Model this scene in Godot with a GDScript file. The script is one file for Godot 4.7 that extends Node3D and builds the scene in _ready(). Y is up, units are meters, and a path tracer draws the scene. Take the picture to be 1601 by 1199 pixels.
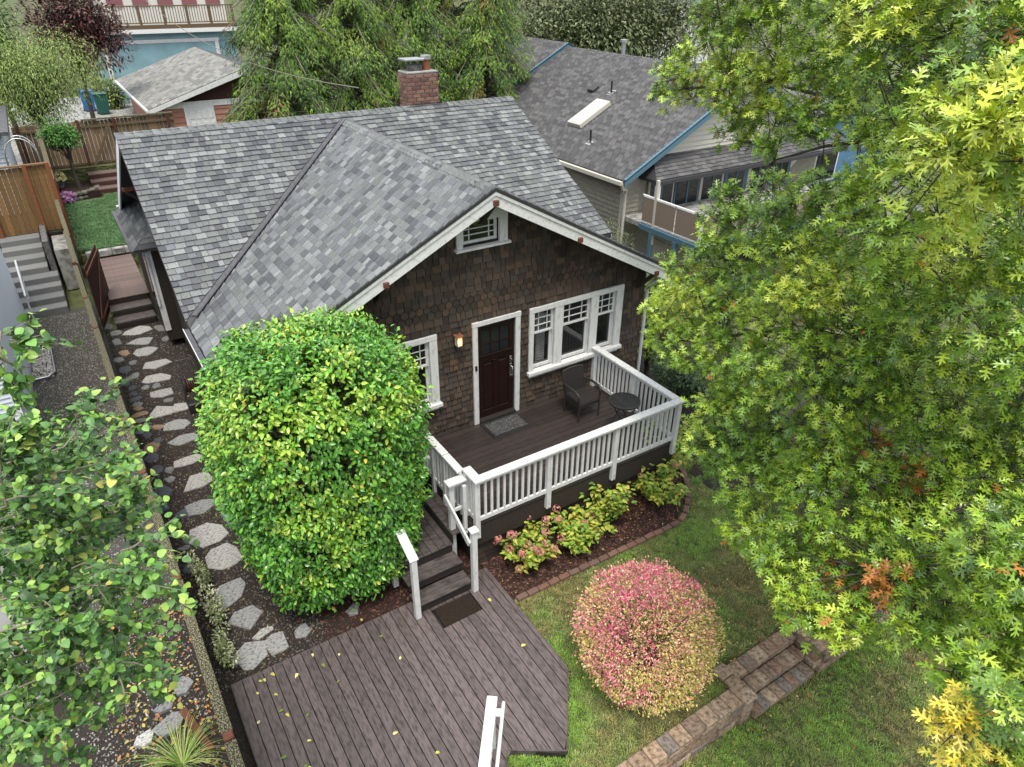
extends Node3D
# ---------- helpers ----------
var rng := RandomNumberGenerator.new()
var M := {}
var counts := {}
var box_cache := {}
var eye := Vector3(-5.4715, 7.6547, 9.7932)
const IDENT := Basis.IDENTITY

class MB:
	var v := PackedVector3Array()
	var n := PackedVector3Array()
	var c := PackedColorArray()
	var col := Color.WHITE
	func tri(a: Vector3, b: Vector3, d: Vector3) -> void:
		var nn := (d - a).cross(b - a).normalized()
		v.append(a); v.append(b); v.append(d)
		n.append(nn); n.append(nn); n.append(nn)
		c.append(col); c.append(col); c.append(col)
	func quad(a: Vector3, b: Vector3, d: Vector3, e: Vector3) -> void:
		tri(a, b, d); tri(a, d, e)
	func stri(a: Vector3, b: Vector3, d: Vector3, na: Vector3, nb: Vector3, nd: Vector3) -> void:
		v.append(a); v.append(b); v.append(d)
		n.append(na); n.append(nb); n.append(nd)
		c.append(col); c.append(col); c.append(col)
	func prism(p: Array, off: Vector3) -> void:          # a convex outline p, pushed along off
		var k := p.size()
		var cen := Vector3.ZERO
		for q in p: cen += q
		cen /= k
		var face := ((p[2] - p[0]) as Vector3).cross(p[1] - p[0])
		var turn := face.dot(off) > 0.0
		for i in range(1, k - 1):
			if turn:
				tri(p[0], p[i + 1], p[i]); tri(p[0] + off, p[i] + off, p[i + 1] + off)
			else:
				tri(p[0], p[i], p[i + 1]); tri(p[0] + off, p[i + 1] + off, p[i] + off)
		for i in k:
			var a: Vector3 = p[i]
			var b: Vector3 = p[(i + 1) % k]
			if turn: quad(a, b, b + off, a + off)
			else: quad(b, a, a + off, b + off)
	func box(t: Transform3D, s: Vector3, bev := 0.0) -> void:
		var h := s * 0.5
		if bev <= 0.0:
			var q := []
			for i in 8: q.append(t * Vector3(h.x if i & 1 else -h.x, h.y if i & 2 else -h.y, h.z if i & 4 else -h.z))
			quad(q[0], q[2], q[3], q[1]); quad(q[4], q[5], q[7], q[6]); quad(q[0], q[1], q[5], q[4])
			quad(q[2], q[6], q[7], q[3]); quad(q[0], q[4], q[6], q[2]); quad(q[1], q[3], q[7], q[5])
			return
		bev = minf(bev, minf(h.x, minf(h.y, h.z)) * 0.9)
		var inn := h - Vector3.ONE * bev
		# points: for corner (sx,sy,sz) and axis a, the point lying on that face
		for a in 3:
			var b1 := (a + 1) % 3
			var c1 := (a + 2) % 3
			for sa in [-1.0, 1.0]:
				var f := []
				for w in [[-1.0, -1.0], [1.0, -1.0], [1.0, 1.0], [-1.0, 1.0]]:
					var p := Vector3.ZERO
					p[a] = h[a] * sa; p[b1] = inn[b1] * w[0]; p[c1] = inn[c1] * w[1]
					f.append(t * p)
				if sa > 0: quad(f[0], f[3], f[2], f[1])
				else: quad(f[0], f[1], f[2], f[3])
			for sb in [-1.0, 1.0]:
				for sc in [-1.0, 1.0]:
					var p := []
					for e in [[-1.0, 0], [1.0, 0], [1.0, 1], [-1.0, 1]]:
						var r := Vector3.ZERO
						r[a] = inn[a] * e[0]
						r[b1] = (h[b1] if e[1] == 0 else inn[b1]) * sb
						r[c1] = (inn[c1] if e[1] == 0 else h[c1]) * sc
						p.append(t * r)
					if sb * sc > 0: quad(p[0], p[3], p[2], p[1])
					else: quad(p[0], p[1], p[2], p[3])
		for sx in [-1.0, 1.0]:
			for sy in [-1.0, 1.0]:
				for sz in [-1.0, 1.0]:
					var p0: Vector3 = t * Vector3(h.x * sx, inn.y * sy, inn.z * sz)
					var p1: Vector3 = t * Vector3(inn.x * sx, h.y * sy, inn.z * sz)
					var p2: Vector3 = t * Vector3(inn.x * sx, inn.y * sy, h.z * sz)
					if sx * sy * sz > 0: tri(p0, p2, p1)
					else: tri(p0, p1, p2)
	func tube(p: Array, r: Array, k := 6, closed := true) -> void:
		var rings := []
		var norms := []
		for i in p.size():
			var d: Vector3 = (p[mini(i + 1, p.size() - 1)] - p[maxi(i - 1, 0)]).normalized()
			var u := d.cross(Vector3.UP if absf(d.y) < 0.9 else Vector3.RIGHT).normalized()
			var w := d.cross(u).normalized()
			var ring := []
			var nr := []
			for j in k:
				var an := TAU * j / k
				var o := u * cos(an) + w * sin(an)
				ring.append(p[i] + o * r[i]); nr.append(o)
			rings.append(ring); norms.append(nr)
		for i in p.size() - 1:
			for j in k:
				var j2 := (j + 1) % k
				stri(rings[i][j], rings[i + 1][j2], rings[i][j2], norms[i][j], norms[i + 1][j2], norms[i][j2])
				stri(rings[i][j], rings[i + 1][j], rings[i + 1][j2], norms[i][j], norms[i + 1][j], norms[i + 1][j2])
		if closed:
			for j in range(1, k - 1):
				tri(rings[0][0], rings[0][j], rings[0][j + 1])
				var l: Array = rings[p.size() - 1]
				tri(l[0], l[j + 1], l[j])
	func mesh(origin := Vector3.ZERO) -> ArrayMesh:
		var m := ArrayMesh.new()
		if v.is_empty(): return m
		var a := []
		a.resize(Mesh.ARRAY_MAX)
		if origin != Vector3.ZERO:
			for i in v.size(): v[i] -= origin
		a[Mesh.ARRAY_VERTEX] = v; a[Mesh.ARRAY_NORMAL] = n; a[Mesh.ARRAY_COLOR] = c
		m.add_surface_from_arrays(Mesh.PRIMITIVE_TRIANGLES, a)
		return m

func numbered(called: String) -> String:
	counts[called] = counts.get(called, -1) + 1
	return called if counts[called] == 0 else "%s_%03d" % [called, counts[called]]

func thing(called: String, label: String, category: String, at := Vector3.ZERO, group := "") -> Node3D:
	var o := Node3D.new()
	o.name = numbered(called)
	add_child(o, true)
	o.position = at
	tag(o, label, category, group)
	return o

func tag(o: Node, label: String, category: String, group := "", kind := "") -> void:
	if label: o.set_meta("label", label)
	if category: o.set_meta("category", category)
	if group: o.set_meta("group", group)
	if kind: o.set_meta("kind", kind)

# a MeshInstance3D from shapes given in world coordinates
func part(called: String, mb, mat: Material, parent: Node, kind := "") -> MeshInstance3D:
	var o := MeshInstance3D.new()
	o.name = numbered(called) if parent == self else called
	parent.add_child(o, true)
	var og := Vector3.ZERO
	if parent != self: og = parent.global_position
	o.mesh = mb.mesh(og)
	o.material_override = mat
	if kind: o.set_meta("kind", kind)
	return o

func ground(called: String, mb, mat: Material) -> MeshInstance3D:
	return part(called, mb, mat, self, "structure")

func box_mesh(s: Vector3, bev: float) -> ArrayMesh:
	var key := "%.3f %.3f %.3f %.3f" % [s.x, s.y, s.z, bev]
	if not box_cache.has(key):
		var b := MB.new()
		b.box(Transform3D.IDENTITY, s, bev)
		box_cache[key] = b.mesh()
	return box_cache[key]

# one bevelled box piece: centre, size
func bx(called: String, cen: Vector3, s: Vector3, mat: Material, parent: Node, bev := 0.004, b := IDENT) -> MeshInstance3D:
	var o := MeshInstance3D.new()
	o.name = numbered(called) if parent == self else called
	parent.add_child(o, true)
	o.mesh = box_mesh(s, bev)
	o.material_override = mat
	o.transform = parent.global_transform.affine_inverse() * Transform3D(b, cen) if parent != self else Transform3D(b, cen)
	return o

# a box between two points: long axis along a -> b, width w across (level), height h
func beam_t(a: Vector3, b: Vector3) -> Transform3D:
	var z := (b - a).normalized()
	var x := Vector3.UP.cross(z)
	x = x.normalized() if x.length() > 0.01 else Vector3.RIGHT
	return Transform3D(Basis(x, z.cross(x), z), (a + b) * 0.5)
func beam(called: String, a: Vector3, b: Vector3, w: float, h: float, mat: Material, parent: Node, bev := 0.004) -> MeshInstance3D:
	var t := beam_t(a, b)
	return bx(called, t.origin, Vector3(w, h, a.distance_to(b)), mat, parent, bev, t.basis)

func rf(a: float, b: float) -> float: return rng.randf_range(a, b)
func jit(k: float) -> Vector3: return Vector3(rf(-k, k), rf(-k, k), rf(-k, k))
func pick(a: Array): return a[rng.randi() % a.size()]
func lin(r: float, g: float, b: float) -> Color: return Color(r, g, b)
func tint(c: Color, k: float) -> Color:
	var s := 1.0 + rf(-k, k)
	return Color(c.r * s, c.g * s, c.b * s)

func ramp(stops: Array) -> Gradient:
	var g := Gradient.new()
	var off := PackedFloat32Array()
	var cols := PackedColorArray()
	for s in stops:
		off.append(s[0]); cols.append(Color(s[1], s[1], s[1]) if s[1] is float else s[1])
	g.offsets = off; g.colors = cols
	return g
func noise_tex(seed_: int, freq: float, stops: Array, size := 512, oct := 4, kind := FastNoiseLite.TYPE_SIMPLEX_SMOOTH, bump := 0.0) -> NoiseTexture2D:
	var f := FastNoiseLite.new()
	f.seed = seed_; f.frequency = freq; f.noise_type = kind; f.fractal_octaves = oct
	var t := NoiseTexture2D.new()
	t.width = size; t.height = size; t.seamless = true; t.noise = f
	if bump > 0.0:
		t.as_normal_map = true; t.bump_strength = bump
	else:
		t.color_ramp = ramp(stops)
	return t
# base colour in linear values
func mat(r: float, g: float, b: float, rough := 0.85, tex: Texture2D = null, scale := Vector3.ONE, nrm: Texture2D = null, nk := 1.0) -> StandardMaterial3D:
	var m := StandardMaterial3D.new()
	m.albedo_color = Color(r, g, b).linear_to_srgb()
	m.roughness = rough
	if tex: m.albedo_texture = tex
	if nrm:
		m.normal_enabled = true; m.normal_texture = nrm; m.normal_scale = nk
	if tex or nrm:
		m.uv1_triplanar = true; m.uv1_world_triplanar = true; m.uv1_scale = scale; m.uv1_triplanar_sharpness = 4.0
	return m
func vmat(rough := 0.85, tex: Texture2D = null, scale := Vector3.ONE, nrm: Texture2D = null, nk := 1.0) -> StandardMaterial3D:
	var m := mat(1, 1, 1, rough, tex, scale, nrm, nk)
	m.vertex_color_use_as_albedo = true
	return m
func leafmat(rough: float, back: Color, spec := 0.5) -> StandardMaterial3D:
	var m := vmat(rough)
	m.backlight_enabled = true
	m.backlight = back
	m.metallic_specular = spec
	m.cull_mode = BaseMaterial3D.CULL_DISABLED
	return m

# ---------- flat outlines ----------
func clip(poly: Array, hp: Array) -> Array:            # hp: half planes [nx, ny, d], keep nx*x + ny*y <= d
	var p := poly
	for h in hp:
		var q := []
		for i in p.size():
			var a: Vector2 = p[i]
			var b: Vector2 = p[(i + 1) % p.size()]
			var da: float = a.x * h[0] + a.y * h[1] - h[2]
			var db: float = b.x * h[0] + b.y * h[1] - h[2]
			if da <= 0.0: q.append(a)
			if (da < 0.0 and db > 0.0) or (da > 0.0 and db < 0.0): q.append(a.lerp(b, da / (da - db)))
		p = q
		if p.size() < 3: return []
	return p

# split pieces into the nearest ones as nodes and the rest as one joined part. pieces: [[MB, centre], ...]
func emit_pieces(called: String, rest: String, pieces: Array, most: int, m: Material, parent: Node) -> void:
	pieces.sort_custom(func(a, b): return a[1].distance_squared_to(eye) < b[1].distance_squared_to(eye))
	var all := MB.new()
	for i in pieces.size():
		if i < most: part(called, pieces[i][0], m, parent)
		else:
			all.v.append_array(pieces[i][0].v); all.n.append_array(pieces[i][0].n); all.c.append_array(pieces[i][0].c)
	if not all.v.is_empty(): part(rest, all, m, parent, "stuff")

# rows of shingles on a plane. o: origin at the lower left, u: along the rows, v: up the slope, hp: half planes in (u, v) that bound the field
func shingle_rows(o: Vector3, u: Vector3, v: Vector3, ulen: float, vlen: float, expo: float, wmin: float, wmax: float, thick: float, tones: Array, hp: Array, out: Array, gap := 0.008, rough_low := 0.008) -> void:
	var nrm := u.cross(v).normalized()
	var row := 0
	var vv := 0.0
	while vv < vlen:
		var uu := -rf(0.0, wmax)
		while uu < ulen:
			var w := rf(wmin, wmax)
			var lo := vv + rf(-rough_low, rough_low)
			var p := clip([Vector2(uu + gap * 0.5, lo), Vector2(uu + w - gap * 0.5, lo + rf(-0.002, 0.002)), Vector2(uu + w - gap * 0.5, vv + expo + 0.03), Vector2(uu + gap * 0.5, vv + expo + 0.03)], hp)
			if p.size() >= 3:
				var b := MB.new()
				b.col = tint(pick(tones), 0.1)
				var th := thick * rf(0.8, 1.35)
				var q := []
				var cen := Vector3.ZERO
				for e in p:
					var k: float = clampf((e.y - vv) / expo, 0.0, 1.2)      # the upper end dips under the next row
					var pt: Vector3 = o + u * e.x + v * e.y + nrm * (th * (1.0 - k) + 0.002)
					q.append(pt); cen += pt
				b.prism(q, -nrm * (thick + 0.004))
				out.append([b, cen / q.size()])
			uu += w
		vv += expo
		row += 1

# ---------- leaves ----------
func ovate(l: float, w: float, fold: float, droop: float, n := 4, tip := 0.6) -> ArrayMesh:
	var b := MB.new()
	var mid := []
	var ed := []
	for i in n + 1:
		var t := float(i) / n
		var hw := w * 0.5 * pow(sin(PI * pow(t, tip)), 0.8)
		var y := -droop * l * t * t
		mid.append(Vector3(l * t, y, 0)); ed.append([hw, y + hw * fold])
	for s in [-1.0, 1.0]:
		for i in n:
			var a: Vector3 = mid[i]
			var a2: Vector3 = mid[i + 1]
			var e := Vector3(a.x, ed[i][1], ed[i][0] * s)
			var e2 := Vector3(a2.x, ed[i + 1][1], ed[i + 1][0] * s)
			if i == 0: b.tri(a, e2, a2)
			elif i == n - 1: b.tri(a, e, a2)
			else: b.quad(a, e, e2, a2)
	return b.mesh()
func oak_leaf(l: float) -> ArrayMesh:
	var b := MB.new()
	var lob := [[0.18, 0.04, 0.30, 0.25, 0.31, 0.05], [0.40, 0.05, 0.62, 0.38, 0.54, 0.055], [0.62, 0.055, 0.90, 0.24, 0.75, 0.05]]
	for s in [-1.0, 1.0]:
		for q in lob:
			var p0 := Vector3(q[0], -0.12 * q[0] * q[0], q[1] * s) * l
			var tp := Vector3(q[2], 0.07 - 0.22 * q[2] * q[2], q[3] * s) * l
			var p1 := Vector3(q[4], -0.12 * q[4] * q[4], q[5] * s) * l
			var m := p0.lerp(tp, 0.55) + Vector3(-0.02, 0.01, 0) * l
			var k := p1.lerp(tp, 0.5) + Vector3(0.025, 0.01, 0.01 * s) * l
			b.quad(p0, m, k, p1); b.tri(m, tp, k)
			b.tri(m, m + (tp - p0) * 0.3 + Vector3(-0.07, 0, 0) * l, m.lerp(tp, 0.6))
		b.quad(Vector3(0.12, 0, 0) * l, Vector3(0.17, 0, 0.04 * s) * l, Vector3(0.60, -0.04, 0.06 * s) * l, Vector3(0.60, -0.06, 0) * l)
		b.quad(Vector3(0.60, -0.06, 0) * l, Vector3(0.60, -0.04, 0.06 * s) * l, Vector3(0.84, -0.09, 0.04 * s) * l, Vector3(0.88, -0.11, 0) * l)
	b.tri(Vector3(0.82, -0.09, -0.06) * l, Vector3(1.0, -0.17, 0) * l, Vector3(0.82, -0.09, 0.06) * l)
	b.quad(Vector3(-0.1, 0.0, -0.008) * l, Vector3(0.2, 0, -0.012) * l, Vector3(0.2, 0, 0.012) * l, Vector3(-0.1, 0, 0.008) * l)
	return b.mesh()
func frond(l: float) -> ArrayMesh:                       # a drooping flat spray of scale leaves
	var b := MB.new()
	var prev := Vector3.ZERO
	for i in range(1, 6):
		var t := i / 5.0
		var p := Vector3(l * t, -0.35 * l * t * t, 0)
		var w := 0.02 * l
		b.quad(prev - Vector3(0, 0, w), prev + Vector3(0, 0, w), p + Vector3(0, 0, w), p - Vector3(0, 0, w))
		for s in [-1.0, 1.0]:
			var q := p + Vector3(0.16 * l, -0.1 * l * t, s * 0.26 * l * (1.15 - t))
			b.tri(prev, q, p)
			b.tri(p, q.lerp(p, 0.4) + Vector3(0.12 * l, -0.04 * l, 0), q)
		prev = p
	b.tri(prev - Vector3(0, 0, 0.05 * l), prev + Vector3(0.18 * l, -0.1 * l, 0), prev + Vector3(0, 0, 0.05 * l))
	return b.mesh()
func bladetuft(h: float, n: int, spread: float, w: float) -> ArrayMesh:
	var b := MB.new()
	for i in n:
		var an := TAU * i / n + rf(-0.5, 0.5)
		var d := Vector3(cos(an), 0, sin(an))
		var s := Vector3(-d.z, 0, d.x) * w * 0.5
		var base := d * rf(0, spread * 0.5)
		var hh := h * rf(0.6, 1.1)
		var p1 := base + d * spread * 0.35 + Vector3.UP * hh * 0.65
		var p2 := base + d * spread * rf(0.7, 1.3) + Vector3.UP * hh
		b.quad(base - s, base + s, p1 + s * 0.7, p1 - s * 0.7)
		b.tri(p1 - s * 0.7, p2, p1 + s * 0.7)
	return b.mesh()

# a basis whose x axis runs along d and whose y axis is near up
func along(d: Vector3, up := Vector3.UP) -> Basis:
	var x := d.normalized()
	var z := x.cross(up)
	z = z.normalized() if z.length() > 0.02 else Vector3.FORWARD
	return Basis(x, z.cross(x), z)

# leaves: lists of transforms (world) and colours. The nearest `singles` become nodes, the rest one MultiMesh part.
func leaves(parent: Node3D, called: String, rest: String, xs: Array, cols: PackedColorArray, m: Mesh, mt: StandardMaterial3D, singles := 0) -> void:
	var og := parent.global_position
	var order := range(xs.size())
	if singles > 0:
		order.sort_custom(func(a, b): return xs[a].origin.distance_squared_to(eye) < xs[b].origin.distance_squared_to(eye))
		var mats := {}
		for i in mini(singles, order.size()):
			var c: Color = cols[order[i]]
			var key := "%d %d %d" % [int(c.r * 14.0), int(c.g * 14.0), int(c.b * 20.0)]
			if not mats.has(key):
				var mm: StandardMaterial3D = mt.duplicate()
				mm.vertex_color_use_as_albedo = false
				mm.albedo_color = c.linear_to_srgb()
				mats[key] = mm
			var o := MeshInstance3D.new()
			o.name = called
			parent.add_child(o, true)
			o.mesh = m; o.material_override = mats[key]
			var t: Transform3D = xs[order[i]]
			o.transform = Transform3D(t.basis, t.origin - og)
	if order.size() > singles:
		var mm := MultiMesh.new()
		mm.transform_format = MultiMesh.TRANSFORM_3D
		mm.use_colors = true
		mm.mesh = m
		mm.instance_count = order.size() - singles
		for i in range(singles, order.size()):
			var t: Transform3D = xs[order[i]]
			mm.set_instance_transform(i - singles, Transform3D(t.basis, t.origin - og))
			mm.set_instance_color(i - singles, cols[order[i]])
		var mi := MultiMeshInstance3D.new()
		mi.name = rest if parent != self else numbered(rest)
		parent.add_child(mi, true)
		mi.multimesh = mm
		mi.material_override = mt
		mi.set_meta("kind", "stuff")

# loose bits scattered over the ground: one object of stuff
func litter(called: String, label: String, category: String, xs: Array, cols: PackedColorArray, m: Mesh, mt: Material) -> void:
	var mm := MultiMesh.new()
	mm.transform_format = MultiMesh.TRANSFORM_3D
	mm.use_colors = true
	mm.mesh = m
	mm.instance_count = xs.size()
	for i in xs.size():
		mm.set_instance_transform(i, xs[i]); mm.set_instance_color(i, cols[i])
	var mi := MultiMeshInstance3D.new()
	mi.name = numbered(called)
	add_child(mi, true)
	mi.multimesh = mm
	mi.material_override = mt
	tag(mi, label, category, "", "stuff")

# a point and normal on a superellipsoid, tapered: wider at the top by k
func shell(cen: Vector3, r: Vector3, k: float, e: float) -> Array:
	var d := Vector3(rng.randfn(), rng.randfn(), rng.randfn()).normalized()
	var s := pow(pow(absf(d.x), e) + pow(absf(d.y), e) + pow(absf(d.z), e), -1.0 / e)
	var p := d * s
	var w := 1.0 + k * p.y
	var n := Vector3(signf(p.x) * pow(absf(p.x), e - 1.0) / r.x, signf(p.y) * pow(absf(p.y), e - 1.0) / r.y, signf(p.z) * pow(absf(p.z), e - 1.0) / r.z).normalized()
	return [cen + Vector3(p.x * r.x * w, p.y * r.y, p.z * r.z * w), n]
const BIG := [[-4.86,-10.13,0.32,0.28,0], [-4.84,-9.38,0.33,0.24,0], [-4.87,-8.71,0.27,0.25,0], [-4.75,-7.86,0.35,0.29,0], [-4.87,-7.07,0.27,0.23,0], [-4.86,-6.26,0.28,0.23,0], [-5.01,-5.47,0.28,0.26,0], [-4.56,-5.42,0.25,0.19,0], [-4.82,-4.69,0.23,0.22,0], [-4.82,-4.04,0.27,0.18,0], [-4.85,-3.22,0.26,0.17,0], [-4.87,-2.42,0.30,0.25,0], [-4.91,-1.60,0.28,0.21,0], [-5.01,-0.81,0.27,0.32,0], [-4.91,-0.06,0.26,0.33,0], [-5.04,0.80,0.24,0.31,0], [-4.94,1.46,0.26,0.29,0], [-4.78,1.88,0.14,0.10,0], [-5.05,2.16,0.21,0.26,0], [-4.64,2.19,0.18,0.22,0], [-4.27,2.16,0.12,0.13,0], [-3.47,2.18,0.08,0.12,0]]
const SMALL := [[-5.52,-10.85,0.14,0.18,0], [-5.37,-10.30,0.14,0.18,0], [-5.41,-9.69,0.11,0.22,0], [-5.34,-8.91,0.13,0.19,2], [-5.51,-8.59,0.13,0.15,0], [-5.46,-7.97,0.16,0.19,1], [-5.23,-8.25,0.10,0.14,0], [-5.40,-7.43,0.13,0.14,0], [-5.50,-7.22,0.13,0.13,1], [-5.41,-6.91,0.12,0.12,1], [-5.43,-6.60,0.13,0.12,1], [-5.42,-6.34,0.15,0.10,1], [-5.42,-6.04,0.12,0.12,0], [-5.42,-5.86,0.11,0.10,2], [-5.46,-5.58,0.17,0.11,2], [-5.45,-5.30,0.18,0.09,0], [-5.18,-4.85,0.12,0.13,2], [-5.37,-4.91,0.11,0.11,0], [-5.53,-4.85,0.10,0.13,0], [-5.41,-4.62,0.10,0.17,1], [-5.27,-4.29,0.10,0.14,1], [-5.44,-4.10,0.16,0.20,2], [-5.48,-3.71,0.15,0.15,1], [-5.44,-3.24,0.11,0.15,1], [-5.24,-3.12,0.08,0.10,0], [-4.92,-6.70,0.10,0.16,0], [-4.78,-5.88,0.14,0.10,0], [-5.56,-11.50,0.12,0.20,2], [-4.29,-9.98,0.15,0.28,0], [-4.29,-9.23,0.10,0.15,0], [-5.15,-6.77,0.10,0.10,0], [-5.26,-7.51,0.09,0.15,0], [-5.24,-3.08,0.10,0.11,0], [-5.30,-2.77,0.10,0.13,0], [-5.47,-2.45,0.17,0.24,1], [-5.53,-1.97,0.09,0.14,1], [-5.29,-1.58,0.12,0.12,1], [-5.49,-1.09,0.10,0.09,0], [-5.34,-0.83,0.10,0.13,1], [-5.44,-0.64,0.10,0.06,0], [-5.44,-0.11,0.11,0.12,1], [-5.49,-3.71,0.15,0.16,1]]
const BEYOND := [[-5.98,2.21,0.14,0.16,1], [-6.21,2.71,0.23,0.13,1], [-6.27,2.40,0.12,0.09,1], [-6.55,2.77,0.12,0.11,0]]
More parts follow.
